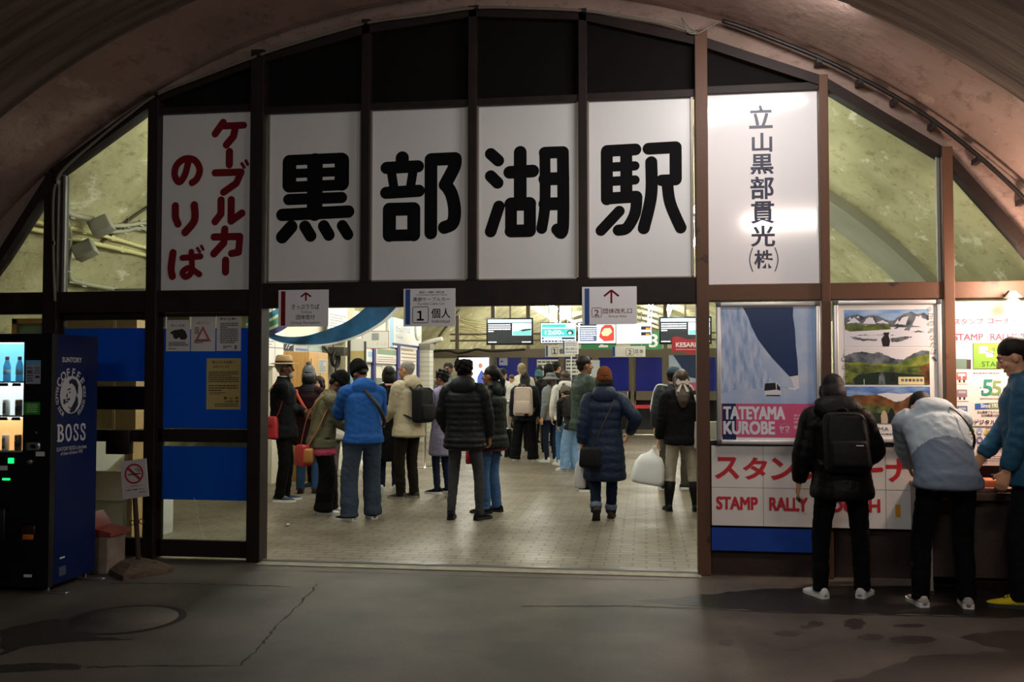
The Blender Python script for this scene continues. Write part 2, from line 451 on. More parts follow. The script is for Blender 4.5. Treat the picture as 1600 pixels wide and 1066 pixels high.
# threshold: worn concrete lip and the sliding-door rail
lipm = mat('threshold_concrete', '8b8678', 0.7, var=.3, vscale=9, bump=.4)
mb = MB(); mb.box(-3.17, -.17, 0, .42, .03, .008); struct('trim_1', mb, lipm)
mb = MB(); mb.box(-3.19, -.025, 0.008, .42, -.008, .02); mb.box(-3.19, .012, .008, .42, .026, .02); struct('trim_2', mb, alu)

def blob(name, pts, m, jit=.02, z=.0012, sub=6, seed=3):
    rnd = random.Random(seed); P = []
    for i in range(len(pts)):
        a, b = Vector(pts[i]), Vector(pts[(i + 1) % len(pts)])
        for j in range(sub):
            q = a.lerp(b, j / sub); P.append(V(q.x + rnd.uniform(-jit, jit), q.y + rnd.uniform(-jit, jit), 0))
    mb = MB().plane((0, 0, z), (1, 0, 0), (0, 1, 0), 0); mb.poly([(p.x, p.y) for p in P]); return struct(name, mb, m)
wet = mat('wet_dark_floor', '241f1c', 0.5, var=.4, vscale=5, bump=.3, bscale=60, spec=.35)
damp = mat('damp_floor', '322c27', 0.5, var=.3, vscale=7, bump=.25, bscale=60)
blob('floor_wet', [fl(*p) for p in ((985, 940), (1060, 934), (1130, 926), (1190, 922), (1300, 916), (1600, 915), (1700, 930), (1700, 965), (1600, 966), (1430, 960), (1300, 960), (1180, 954), (1080, 948))], wet, .025, seed=5)
blob('floor_wet_2', [fl(*p) for p in ((1310, 1066), (1370, 1050), (1440, 1026), (1530, 1020), (1580, 1020), (1500, 996), (1540, 988), (1700, 985), (1800, 1120), (1200, 1120))], damp, .03, seed=8)
for i, (a, b, w, h) in enumerate([(1230, 990, 22, 5), (1275, 975, 12, 4), (1335, 975, 16, 9), (1360, 996, 22, 5), (1420, 978, 26, 3), (1425, 1000, 40, 6), (1135, 1005, 14, 5), (1260, 980, 10, 3)]):
    blob('floor_spot_%d' % (i + 1), [fl(a + w * math.cos(t), b + h * math.sin(t)) for t in (0, .9, 1.8, 2.7, 3.6, 4.5, 5.4)], damp, .012, sub=3, seed=i)
blob('floor_damp', [fl(*p) for p in ((0, 985), (60, 972), (110, 966), (118, 990), (180, 998), (210, 1000), (110, 1004), (40, 1012), (0, 1025))], damp, .02, seed=12)
blob('floor_damp_2', [fl(*p) for p in ((0, 1040), (60, 1036), (125, 1038), (125, 1046), (60, 1048), (0, 1052))], damp, .01, seed=14)
def crack(name, pts, w, jit=.012, seed=1, m=None, sub=8):
    rnd = random.Random(seed); P = []
    for i in range(len(pts) - 1):
        for j in range(sub):
            q = Vector(pts[i]).lerp(Vector(pts[i + 1]), j / sub); P.append((q.x + rnd.uniform(-jit, jit), q.y + rnd.uniform(-jit, jit)))
    mb = MB().plane((0, 0, .002), (1, 0, 0), (0, 1, 0), 0)
    for i in range(len(P) - 1):
        mb.lift = 0; ww = w * rnd.uniform(.5, 1.5)
        mb.stroke([P[i], P[i + 1]], ww, 0, cap=False)
    struct(name, mb, m or mat('floor_crack_dirt', '231e1a', .9))
crack('floor_crack', [fl(*p) for p in ((498, 912), (470, 942), (425, 985), (410, 1008), (375, 1040), (200, 1042), (130, 1043))], .012, seed=4)
crack('floor_crack_2', [fl(*p) for p in ((170, 912), (250, 912), (350, 914), (470, 918))], .016, seed=6)
crack('floor_crack_3', [fl(*p) for p in ((815, 948), (960, 947), (1080, 951), (1200, 957), (1400, 962), (1600, 967))], .012, .008, seed=9)
crack('floor_crack_4', [fl(*p) for p in ((395, 891), (560, 895), (700, 900), (830, 903), (1080, 908))], .010, .006, seed=10)

# ================================================================ tunnel vault
def arc_pts(R, cx, cz, a0=-14, a1=194, n=72): return [(cx + R * math.cos(rad(a0 + (a1 - a0) * i / n)), cz + R * math.sin(rad(a0 + (a1 - a0) * i / n))) for i in range(n + 1)]
def vault(name, R, cx, y0, y1, m, cz=-1.32, ny=1, out=None):
    mb = MB(); A = arc_pts(R, cx, cz); n = len(A); vs = []
    for k in range(ny + 1):
        y = y0 + (y1 - y0) * k / ny
        vs += [V(a, y, z) for a, z in A]
    fs = [(k * n + i, k * n + i + 1, (k + 1) * n + i + 1, (k + 1) * n + i) for k in range(ny) for i in range(n - 1)]
    mb.add(vs, fs, 0, True)
    if out:                              # the stepped end face towards the hall
        B = arc_pts(out, cx, cz); b = mb.add([V(a, y1, z) for a, z in A] + [V(a, y1, z) for a, z in B], [])
        for i in range(n - 1): mb.f.append((b + i, b + i + 1, b + n + i + 1, b + n + i)); mb.m.append(0); mb.sm.append(False)
    return struct(name, mb, m)
vault('ceiling_tunnel', 5.96, -1.30, -16, -1.12, boardform_m, out=6.1)
vault('ceiling_soffit', 6.03, -1.36, -1.13, 0.12, soffit_m)
vault('ceiling_hall', 6.0, -1.42, 0.10, 3.15, vault_m)
vault('ceiling_rib', 5.90, -1.42, 3.15, 4.1, rib_m)
mb = MB(); A = arc_pts(5.90, -1.42, -1.32); B = arc_pts(6.05, -1.42, -1.32); n = len(A); mb.add([V(a, 3.15, z) for a, z in A] + [V(a, 3.15, z) for a, z in B], [(i, n + i, n + i + 1, i + 1) for i in range(n - 1)]); struct('ceiling_rib_edge', mb, rib_m)
vault('ceiling_hall_middle', 5.96, -1.42, 4.1, 8.2, vault_m)
vault('ceiling_rib_far', 5.72, -1.42, 8.2, 9.0, rib_m)
mb = MB(); A = arc_pts(5.72, -1.42, -1.32); B = arc_pts(6.05, -1.42, -1.32)
n = len(A); mb.add([V(a, 8.2, z) for a, z in A] + [V(a, 8.2, z) for a, z in B], [(i, n + i, n + i + 1, i + 1) for i in range(n - 1)]); struct('ceiling_rib_face', mb, rib_m)
vault('ceiling_hall_far', 5.80, -1.42, 9.0, 46, vault_m)
mb = MB(); mb.box(-9, 45.8, 0, 8, 46, 5); struct('wall_far', mb, cream)
mb = MB(); mb.box(-9, -16.2, 0, 8, -16, 5); struct('wall_tunnel_end', mb, boardform_m)

# ================================================================ the station front: posts and beams
def px(x, y): p = at(x, y); return p.x, p.z
POST = {'a': (-5.165, -5.035), 'b': (-4.212, -4.115), 'c': (-3.289, -3.172), 'd': (0.400, 0.498), 'e': (1.347, 1.415), 'f': (2.243, 2.322), 'g': (3.32, 3.40)}
NTR = [2]
def trim(mbx, m=brown):
    NTR[0] += 1; return struct('trim_%d' % NTR[0], mbx, m)
for k, (a, b) in POST.items():
    mb = MB(); mb.rbox(a, -.07, 0, b, .10, zarc((a + b) / 2) - .02, .006, smooth=False); trim(mb, brown_chip if k in 'def' else brown)
for xs in ((566, 579.5), (732.5, 746), (904.5, 918)):
    a, b = px(xs[0], 300)[0], px(xs[1], 300)[0]
    mb = MB(); mb.rbox(a, -.05, 2.32, b, .08, zarc((a + b) / 2) - .02, .005, smooth=False); trim(mb)
zb_t, zb_b = 2.325, 2.12
mb = MB(); mb.rbox(-3.19, -.05, zb_b, .42, .10, zb_t, .006, smooth=False); trim(mb)                       # over the doorway
zl_t, zl_b = px(320, 454)[1], px(320, 488)[1]
mb = MB(); mb.rbox(-7.6, -.045, zl_b, -3.28, .09, zl_t, .006, smooth=False); trim(mb)                     # left transom
zr_t, zr_b = px(1300, 443)[1], px(1300, 469)[1]
mb = MB(); mb.rbox(.48, -.045, zr_b, 5.2, .09, zr_t, .006, smooth=False); trim(mb, brown_chip)            # right transom
# bar above the panels and the straight bars that follow the arch
TOPS = [(-60, 480), (0, 398), (84, 266), (240, 152), (403, 90), (572, 42), (739, 15), (911, 20), (1096, 60), (1286, 122), (1478, 236), (1600, 372), (1680, 470)]
TW = [px(*p) for p in TOPS]
for (xa, za), (xb, zb) in zip(TW, TW[1:]):
    mb = MB(); d = (V(xb, 0, zb) - V(xa, 0, za)); nrm = V(-d.z, 0, d.x).normalized()
    P = [V(xa, -.05, za), V(xb, -.05, zb), V(xb, -.05, zb) - nrm * .075, V(xa, -.05, za) - nrm * .075]
    mb.prism(P, (0, .13, 0)); trim(mb)
# concrete infill between these bars and the vault
mb = MB()
for (xa, za), (xb, zb) in zip(TW, TW[1:]):
    N_ = 6
    for i in range(N_):
        u0, u1 = xa + (xb - xa) * i / N_, xa + (xb - xa) * (i + 1) / N_
        c0, c1 = za + (zb - za) * i / N_, za + (zb - za) * (i + 1) / N_
        h0, h1 = zarc(u0, 6.06), zarc(u1, 6.06)
        mb.add([V(u0, .02, c0 - .02), V(u1, .02, c1 - .02), V(u1, .02, max(h1, c1)), V(u0, .02, max(h0, c0))], [(0, 1, 2, 3)])
struct('wall_front', mb, soffit_m)
# black boards between the sign panels and the arch
def bay_board(xa, xb, z0):
    mb = MB(); n = 8; P = [V(xa, .03, z0), V(xb, .03, z0)]
    for i in range(n + 1):
        x = xb + (xa - xb) * i / n
        z = None
        for (x0, q0), (x1, q1) in zip(TW, TW[1:]):
            if x0 <= x <= x1: z = q0 + (q1 - q0) * (x - x0) / (x1 - x0)
        P.append(V(x, .03, z - .01))
    mb.prism(P, (0, .03, 0)); return mb
bays = [(-4.115, -3.289, 177), (-3.172, px(566, 300)[0], 176), (px(579.5, 300)[0], px(732.5, 300)[0], 170), (px(746, 300)[0], px(904.5, 300)[0], 163), (px(918, 300)[0], .400, 155), (.498, 1.347, 144)]
for i, (a, b, y) in enumerate(bays):
    xm = 800 + (0)
    z0 = px([320, 492, 655, 825, 1000, 1192][i], y)[1]
    mb = bay_board(a, b, z0); o = struct('wall_board_%d' % (i + 1), mb, dark_board)
    mb = MB(); mb.box(a, -.03, z0, b, .06, z0 + .055); trim(mb)
# glass of the upper side bays
def pane(name, poly, y=.03, th=.006):
    mb = MB(); mb.prism([V(x, y, z) for x, z in poly], (0, th, 0)); return struct(name, mb, clear)
pane('window_1', [(-7.4, zl_t), (-5.165, zl_t), (-5.165, px(78, 275)[1]), (px(0, 400)[0], px(0, 400)[1]), (-7.0, zl_t + .1)])
pane('window_2', [(-5.035, zl_t), (-4.212, zl_t), (-4.212, px(238, 160)[1]), (-5.035, px(92, 266)[1])])
pane('window_3', [(1.415, zr_t), (2.243, zr_t), (2.243, px(1470, 235)[1]), (1.415, px(1294, 128)[1])])
pane('window_4', [(2.322, zr_t), (3.32, zr_t), (3.32, zr_t + .05), (2.322, px(1487, 245)[1])])
# bright beads along window edges
for nm, x, z0, z1 in (('a', -5.03, zl_t, px(92, 275)[1]), ('b', 2.222, zr_t, px(1470, 240)[1])):
    mb = MB(); mb.box(x, .0, z0, x + .02, .028, z1); trim(mb, mat('dull_metal_bead', '86857e', .5, .2))
# ================================================================ big name panels above the doorway
def sign_rect(xl, xr, yt, yb, Y):
    ym, xm = (yt + yb) / 2, (xl + xr) / 2
    return at(xl, ym, Y).x, at(xr, ym, Y).x, at(xm, yb, Y).z, at(xm, yt, Y).z
def board(name, label, cat, xl, xr, yt, yb, Y, m, th=.012, group=None, r=0.002):
    """flat board facing the viewer; xl.. are picture positions. Returns the object and a fresh builder on its face, with a map from picture to face."""
    x0, x1, z0, z1 = sign_rect(xl, xr, yt, yb, Y)
    mb = MB(); mb.box(x0, Y, z0, x1, Y + th, z1)
    o = mb.build(name, m, None, V((x0 + x1) / 2, Y, z0)); tag(o, label, cat, group)
    def face(eps=.0006): return MB().plane((x0, Y, z0), (1, 0, 0), (0, 0, 1), eps)
    W_, H_ = x1 - x0, z1 - z0
    def f(x, y): return ((x - xl) / (xr - xl) * W_, (yb - y) / (yb - yt) * H_)
    k = W_ / (xr - xl)
    return o, face, f, k, (W_, H_)

def kanji(strokes, f, k, mbf, zs=2.22, ox=0, oy=0, smooth=True):
    for pts, w in strokes:
        if smooth and len(pts) >= 3: pts = [(q.x, q.y) for q in catmull([V(x, y, 0) for x, y in pts], 6)]
        mbf.stroke([f(ox + x / zs, oy + y / zs) for x, y in pts], w / zs * k)
KURO = [([(116, 560), (116, 642)], 48), ([(298, 560), (298, 640)], 50), ([(116, 554), (298, 552)], 36), ([(116, 601), (298, 599)], 31), ([(116, 648), (298, 645)], 37), ([(205, 560), (205, 740)], 54),
        ([(114, 691), (298, 689)], 38), ([(92, 744), (321, 738)], 42), ([(124, 786), (93, 821)], 44), ([(172, 786), (192, 819)], 40), ([(237, 786), (255, 817)], 40), ([(301, 786), (320, 817)], 38)]
BU = [([(508, 547), (508, 572)], 46), ([(453, 580), (563, 578)], 42), ([(470, 592), (479, 650)], 32), ([(546, 592), (537, 650)], 32), ([(452, 667), (566, 663)], 42),
      ([(464, 725), (464, 815)], 46), ([(549, 725), (549, 815)], 45), ([(464, 725), (549, 725)], 45), ([(464, 816), (549, 816)], 40),
      ([(608, 556), (608, 810)], 44), ([(608, 556), (690, 555)], 44), ([(692, 556), (688, 585), (657, 645)], 44), ([(660, 645), (680, 680), (690, 735), (683, 778), (655, 792)], 44)]
KO = [([(767, 239), (779, 250)], 18.5), ([(767, 274), (778, 285)], 18.5), ([(780, 322), (767, 361)], 18.5), ([(813.5, 238), (813.5, 312)], 20), ([(797, 269), (833, 268)], 20),
      ([(799, 320), (799, 361)], 18.5), ([(828.5, 320), (828.5, 361)], 19), ([(799, 319), (828, 319)], 21), ([(799, 361), (828, 361)], 20),
      ([(852, 242), (852, 320), (847, 358)], 17), ([(880, 242), (880, 356), (871, 360)], 18.5), ([(852, 240), (880, 240)], 18.5), ([(852, 281), (880, 281)], 20), ([(852, 320), (880, 320)], 20)]
EKI = [([(330, 525), (330, 690)], 42), ([(331, 521), (430, 519)], 42), ([(331, 578), (428, 576)], 33), ([(331, 628), (428, 625)], 33), ([(398, 521), (398, 680)], 42), ([(331, 687), (432, 683)], 42),
       ([(434, 684), (428, 740), (400, 790), (370, 798)], 40), ([(373, 732), (309, 798)], 38),
       ([(476, 518), (569, 516)], 42), ([(569, 517), (569, 625)], 42), ([(520, 629), (569, 628)], 40), ([(485, 565), (484, 680), (458, 793)], 42), ([(540, 640), (550, 710), (585, 794)], 40)]
KE = [([(772, 428), (745, 466)], 25), ([(770, 440), (843, 440)], 23), ([(815, 445), (808, 478), (784, 506)], 25), ([(795, 530), (795, 575)], 25), ([(746, 602), (836, 602), (820, 640), (776, 670)], 24), ([(838, 573), (846, 586)], 11), ([(852, 564), (858, 576)], 11),
      ([(768, 697), (768, 745), (748, 771)], 25), ([(803, 697), (803, 770), (840, 744)], 25), ([(745, 824), (834, 824), (830, 878), (806, 882)], 24), ([(782, 798), (779, 845), (745, 882)], 25), ([(786, 905), (786, 945)], 25)]
NO = [([(653, 560), (641, 606), (622, 630), (606, 606), (612, 572), (640, 550), (675, 556), (693, 588), (684, 620), (667, 634)], 23), ([(610, 713), (611, 752), (620, 776)], 25), ([(676, 712), (677, 765), (645, 806)], 26),
      ([(604, 876), (598, 930), (603, 957)], 25), ([(637, 894), (700, 890)], 20), ([(668, 874), (670, 940), (650, 960), (638, 945), (660, 930), (697, 952)], 20), ([(689, 862), (697, 874)], 10), ([(703, 855), (709, 866)], 10)]
defs = [('tall white panel with dark red kana at the left end of the sign row', 250, 392.5, 177.5, 453, white_p),
        ('white panel with the huge black kanji for black, first of the station name', 419, 566, 175.5, 441.5, white_p),
        ('white panel with a huge black kanji, second of the four of the station name', 579.5, 732.5, 169.5, 439.5, white_p),
        ('white panel with a huge black kanji with three water dots, third of the station name', 746, 904.5, 162.5, 437.5, white_p),
        ('white panel with the huge black kanji for station, last of the four name panels', 918, 1083.5, 154.5, 435.2, white_p),
        ('glossy white panel with a column of small navy kanji, right of the name panels', 1106.5, 1278, 143.5, 443.5, white_gloss)]
for i, (lab, xl, xr, yt, yb, m) in enumerate(defs):
    o, face, f, k, (W_, H_) = board('sign_panel', lab, 'sign', xl, xr, yt, yb, .012, m, .015)
    L_ = face()
    if i == 0:
        kanji(KE, f, k, L_, smooth=False); kanji(NO, f, k, L_); L_.build('lettering', red_ink, o)
    elif i < 5:
        if i == 1: kanji(KURO, f, k, L_, ox=400)
        if i == 2: kanji(BU, f, k, L_, ox=400)
        if i == 3: kanji(KO, f, k, L_, zs=1)
        if i == 4: kanji(EKI, f, k, L_, ox=800)
        L_.build('lettering', black_ink, o)
        fr = MB(); x0, x1, z0, z1 = sign_rect(xl, xr, yt, yb, .012)
        fr.box(x0, -.012, z0, x0 + .014, .010, z1); fr.box(x1 - .018, -.012, z0, x1, .010, z1); fr.box(x0, -.012, z0, x1, .010, z0 + .012)
        fr.build('inner_frame', mat('bronze_aluminium', '8b8274', .4, .7), o)
    else:
        for ch, y0, y1, x0, x1 in (('立', 164, 201, 1172, 1209), ('山', 208, 238, 1176, 1208), ('黒', 241, 273, 1173, 1210), ('部', 276, 312, 1173, 1210), ('貫', 315, 350, 1173, 1211), ('光', 353, 386, 1173, 1211), ('株', 391, 420, 1178, 1208)):
            a, b = f(x0, y1), f(x1, y0); L_.text(ch, a[0], a[1], b[0], b[1], 0, bold=.022)
        for sgn, x in ((-1, 1174), (1, 1212)):
            pts = [(x - sgn * 1.5 + sgn * 4.5 * math.sin(PI * t / 10), 388 + 36 * t / 10) for t in range(11)]
            L_.stroke([f(*p) for p in pts], 1.6 * k)
        L_.build('lettering', navy_ink, o)

# ================================================================ the direction signs hung on the beam
w_sign = mat('white_sign_plate', 'e6e6e8', 0.3)
blue_p = mat('blue_print', '154a90', .45)
def hang(label, xl, xr, yt, yb, stripe, draw):
    o, face, f, k, S = board('direction_sign', label, 'sign', xl, xr, yt, yb, -.075, w_sign, .008)
    L_ = face(); draw(L_, f, k); L_.build('lettering', [black_ink, red_ink, grey_ink, blue_p], o)
    h = MB()
    for x in (xl + 8, xr - 8):
        p = at(x, yt + 4, -.066); h.box(p.x - .008, -.067, p.z - .03, p.x + .008, -.045, p.z + .0)
    h.build('bracket', alu, o)
def box2(L_, f, x0, y0, x1, y1, mi): a, b = f(x0, y1), f(x1, y0); L_.rect(a[0], a[1], b[0], b[1], mi)
def tx(L_, f, s, x0, y0, x1, y1, mi=0, bold=0.0, **kw): a, b = f(x0, y1), f(x1, y0); L_.text(s, a[0], a[1], b[0], b[1], mi, bold, **kw)
def arrow(L_, f, k, x, y0, y1, w, sw, mi):
    L_.stroke([f(x, y1), f(x, y0 + sw)], sw * k, mi, cap=False); L_.stroke([f(x - w, y0 + w), f(x, y0 + sw * .7), f(x + w, y0 + w)], sw * k, mi, cap=False)
def outline(L_, f, k, x0, y0, x1, y1, w, mi, r=2.5):
    P = []
    for cx_, cy_, a in ((x1 - r, y0 + r, -90), (x1 - r, y1 - r, 0), (x0 + r, y1 - r, 90), (x0 + r, y0 + r, 180)):
        for j in range(5): P.append((cx_ + r * math.cos(rad(a + 90 * j / 4)), cy_ + r * math.sin(rad(a + 90 * j / 4))))
    P.append(P[0]); L_.stroke([f(*p) for p in P], w * k, mi, cap=False)
def d1(L_, f, k):
    box2(L_, f, 439, 455, 446, 509, 1); arrow(L_, f, k, 478, 456, 470, 8, 2.6, 1)
    tx(L_, f, 'きっぷうりば', 456, 475.5, 499, 483.5, 0, .008); tx(L_, f, 'Tickets', 470, 486, 487, 489.5, 2)
    tx(L_, f, '団体受付', 463, 492, 492, 499.5, 0, .005); tx(L_, f, 'Group Reception', 455, 502, 500, 507.5, 2)
def d2(L_, f, k):
    box2(L_, f, 633.5, 452, 641, 507, 3)
    tx(L_, f, '黒部平・大観峰・室堂方面', 655, 455, 694, 458.6, 2, .01); tx(L_, f, 'to Kurobedaira, Daikanbo, Murodo', 650, 459.5, 699, 462.2, 2)
    tx(L_, f, '黒部ケーブルカー', 645.5, 464.5, 703, 471, 0, .006); tx(L_, f, 'Kurobe Cable Car', 653, 472.5, 695, 476.5, 2)
    outline(L_, f, k, 645, 479.5, 669.5, 504.5, 1.1, 2); tx(L_, f, '１', 650, 485.5, 664, 501, 0, .03, keep=True)
    tx(L_, f, '個人', 674, 482, 704, 497.5, 0, .01); tx(L_, f, 'Individual', 675, 499.5, 703, 504.5, 2)
def d3(L_, f, k):
    box2(L_, f, 913.5, 450.5, 921, 507, 3); arrow(L_, f, k, 955.5, 451.5, 474, 11.5, 3, 1)
    outline(L_, f, k, 925, 481, 940, 495.5, .8, 2); tx(L_, f, '2', 928.5, 484, 936, 493.5, 1, .005)
    tx(L_, f, '団体改札口', 942, 482, 987.5, 490, 1, .004); tx(L_, f, 'Group Gate', 951, 492.5, 979, 496.5, 2)
hang('white direction sign with red stripe and red arrow on the doorway beam, reading Group Reception', 435, 513, 453, 510.5, 1, d1)
hang('white direction sign with a boxed number 1 on the doorway beam', 630.5, 711.5, 451, 510, 3, d2)
hang('white direction sign with blue stripe, red arrow and boxed number 2 on the doorway beam', 909.5, 995, 448, 507, 3, d3)

# ================================================================ left bays: sliding door and fixed window
def zz(y, x=320): return at(x, y).z
x0, x1 = -4.115, -3.289
dr = thing('door_1', None, None, (x0, .02, 0)); dr['kind'] = 'structure'
fr = MB(); zt = zz(489)
for a, b in ((x0, x0 + .035), (x1 - .03, x1)): fr.box(a, 0, .02, b, .04, zt)
fr.box(x0, 0, zz(691), x1, .045, zz(671)); fr.box(x0, 0, .02, x1, .045, zz(845)); fr.box(x0, 0, zt - .03, x1, .04, zt)
fr.build('frame', brown, dr)
for a, b in ((671, 495), (844, 691)):
    g = MB(); g.box(x0 + .035, .02, zz(a), x1 - .03, .026, zz(b)); g.build('pane', clear, dr)
for a, b in ((670, 513), (782, 698)):
    g = MB(); g.box(x0 + .036, .012, zz(a), x1 - .031, .0195, zz(b)); g.build('film', blue_film, dr)
g = MB()
pp = [(303, 778), (306, 790), (309, 808), (314, 826), (319, 842)]
for a, b in zip(pp, pp[1:]):
    A, B = at(*a, .009), at(*b, .009); g.tube([A, B], .0018, 6)
g.build('crack', mat('glass_crack', 'd8d8d0', .3), dr)
# fixed window left of it
wd = thing('window_5', None, None, (-4.62, .02, 0)); wd['kind'] = 'structure'
xl, xr = -5.035, -4.212
fr = MB(); zL = lambda y: at(160, y).z
fr.box(xl, 0, zL(690), xr, .06, zL(672)); fr.box(xl, 0, 0.01, xr, .06, zL(840)); fr.box(xl, 0, zL(500), xr, .05, zL(487))
for a in (xl, xr - .03): fr.box(a, .0, .02, a + .03, .05, zL(490))
fr.build('frame', brown, wd)
for a, b in ((672, 500), (840, 690)):
    g = MB(); g.box(xl + .03, .024, zL(a), xr - .03, .03, zL(b)); g.build('pane', clear, wd)
g = MB(); g.box(xl + .03, .012, zL(596), xr - .03, .023, zL(513)); g.build('film', blue_film, wd)
g = MB(); g.box(xl + .03, .012, zL(640), xr - .03, .023, zL(604)); g.build('dark_film', dark_film, wd)
g = MB(); g.rbox(at(170, 690).x, -.05, zL(709), at(206, 690).x, .03, zL(672), .006); g.build('lock_box', brown, wd)
# narrow window at the far left
wd = thing('window_6', None, None, (-6.2, .02, 0)); wd['kind'] = 'structure'
g = MB(); g.box(-7.4, .02, .3, -5.165, .026, zl_b); g.build('pane', clear, wd)
g = MB(); g.box(-7.5, 0, 0, -5.165, .05, .35); g.build('frame', brown, wd)
mb = MB(); mb.box(-9, .0, 0, -7.0, .1, 3); struct('wall_front_left', mb, soffit_m)

# notices taped to the sliding door
paper = mat('laminated_paper', 'd5d3cf', .18, coat=.4)
cream_paper = mat('yellowed_laminated_paper', 'b9a76a', .15, coat=.5, bump=.35, bscale=7)
def poster(label, xl, xr, yt, yb, Y, m, draw, mats, name='notice', cat='notice', th=.002):
    o, face, f, k, S = board(name, label, cat, xl, xr, yt, yb, Y, m, th)
    L_ = face(.0005); draw(L_, f, k); L_.build('print', mats, o); return o
olive_p = mat('olive_print', '6b6340', .6); dk = mat('dark_brown_print', '2c241f', .6); pale_red = mat('faded_red_print', 'b0605a', .6)
def n1(L_, f, k):
    box2(L_, f, 262, 495, 295, 500, 0); tx(L_, f, '熊に注意', 267, 507, 289, 510.5, 1)
    L_.poly([f(*p) for p in ((265, 520), (272, 516), (280, 515), (285, 514), (290, 518), (293, 526), (290, 531), (283, 531), (280, 527), (276, 530), (272, 529), (270, 523))], 2)
    L_.fine(*f(264, 541), *f(294, 534), 4, 3, 2); L_.fine(*f(264, 546), *f(276, 544), 1, 3, 5)
def n2(L_, f, k):
    tx(L_, f, '通行止', 306, 503, 328, 507, 1)
    L_.poly([f(317, 509), f(304, 534), f(330, 534)], 1); L_.poly([f(317, 516), f(310, 530), f(324, 530)], 3)
    L_.fine(*f(304, 522), *f(311, 511), 4, 2, 3); L_.fine(*f(304, 537), *f(322, 531), 2, 2, 4)
def n3(L_, f, k):
    tx(L_, f, '落石注意!!', 343, 496.5, 370, 500.5, 1, .02); L_.fine(*f(344, 537), *f(372, 504), 11, 2, 7); L_.fine(*f(349, 545), *f(362, 540), 2, 2, 8); box2(L_, f, 367, 540, 370, 546, 2)
def n4(L_, f, k):
    tx(L_, f, '登山される皆様へ', 331, 564, 366, 568, 0, .01); tx(L_, f, 'お知らせします', 333, 571, 358, 575, 0, .01)
    L_.fine(*f(326, 598), *f(373, 580), 6, 0, 3, fill=.45); L_.fine(*f(326, 612), *f(372, 601), 3, 0, 4, fill=.45); L_.fine(*f(328, 617), *f(358, 612.5), 2, 0, 6, fill=.4)
    tx(L_, f, '富  山  県', 350, 620, 373, 624, 0, .02); tx(L_, f, '上市警察署', 350, 626, 373, 629, 0, .02); L_.fine(*f(336, 636), *f(373, 630), 2, 0, 9, fill=.4)
yd = .0095
poster('small white notice with a bear picture and olive header, leftmost on the sliding door', 259.5, 297, 493, 549, yd, paper, n1, [olive_p, red_ink, dk, grey_ink])
poster('small white notice with rounded corners and a faded red triangle on the sliding door', 298.5, 336.5, 492, 549, yd, paper, n2, [olive_p, pale_red, grey_ink, paper])
poster('small white notice packed with lines of text, rightmost of the three on the sliding door', 338.5, 376.5, 491, 548.5, yd, paper, n3, [olive_p, red_ink, grey_ink])
poster('yellowed notice in shiny plastic on the blue film of the sliding door', 322.5, 376, 560, 640, yd, cream_paper, n4, [dk])

# ================================================================ cables along the arch
cable_m = mat('grey_cable_sheath', '6f6a5e', .5); cable_b = mat('black_cable_sheath', '15110f', .5)
L1 = [(86, 470), (84, 420), (83, 320), (88, 285), (102, 262), (150, 220), (200, 180), (245, 148), (310, 122), (405, 86), (480, 62), (572, 36), (660, 24), (745, 12), (830, 13), (913, 17), (980, 27), (1040, 37), (1075, 48), (1090, 53)]
mb = MB(); mb.tube(catmull([at(*p, -.075) for p in L1], 4), .012, 8)
for p in ((88, 285), (84, 380), (245, 148), (405, 86), (572, 36), (745, 12), (913, 17)):
    q = at(*p, -.075); mb.box(q.x - .016, -.095, q.z - .016, q.x + .016, -.045, q.z + .016, 1)
o = mb.build('cable', [cable_m, cable_b], None, at(745, 12, -.075)); tag(o, 'thin grey cable clipped along the arch above the black boards', 'cable')
L2 = [(1130, 33), (1180, 50), (1280, 90), (1345, 122), (1400, 152), (1460, 190), (1530, 245), (1600, 310), (1660, 380)]
mb = MB(); mb.tube(catmull([at(*p, -.12) for p in L2], 5), .018, 8)
for p in L2[2:8]:
    q = at(*p, -.12); mb.box(q.x - .02, -.13, q.z - .04, q.x + .02, -.0, q.z, 0)
o = mb.build('cable', [cable_b], None, at(1400, 152, -.12)); tag(o, 'thick black cable sagging along the bare concrete at the right of the arch', 'cable')
mb = MB()
for a in ([(1065, 28), (1078, 44), (1090, 52)], [(1066, 30), (1074, 50), (1088, 53)], [(1090, 53), (1106, 44), (1125, 33)]):
    mb.tube(catmull([at(*p, -.085) for p in a], 4), .006, 6)
o = mb.build('cable_end', [cable_m], None, at(1090, 53, -.085)); tag(o, 'loose twisted cable ends at the crown of the arch over the last name panel', 'cable')
mb = MB(); mb.tube([at(178, -10, -1.3), at(190, 0, -1.3), at(196, 4, -1.3)], [.02, .02, .028], 10)
o = mb.build('pipe_end', [mat('copper_pipe', '8a5a48', .4, .6)], None, at(190, 0, -1.3)); tag(o, 'short copper pipe end poking from the dark ceiling at upper left', 'pipe')
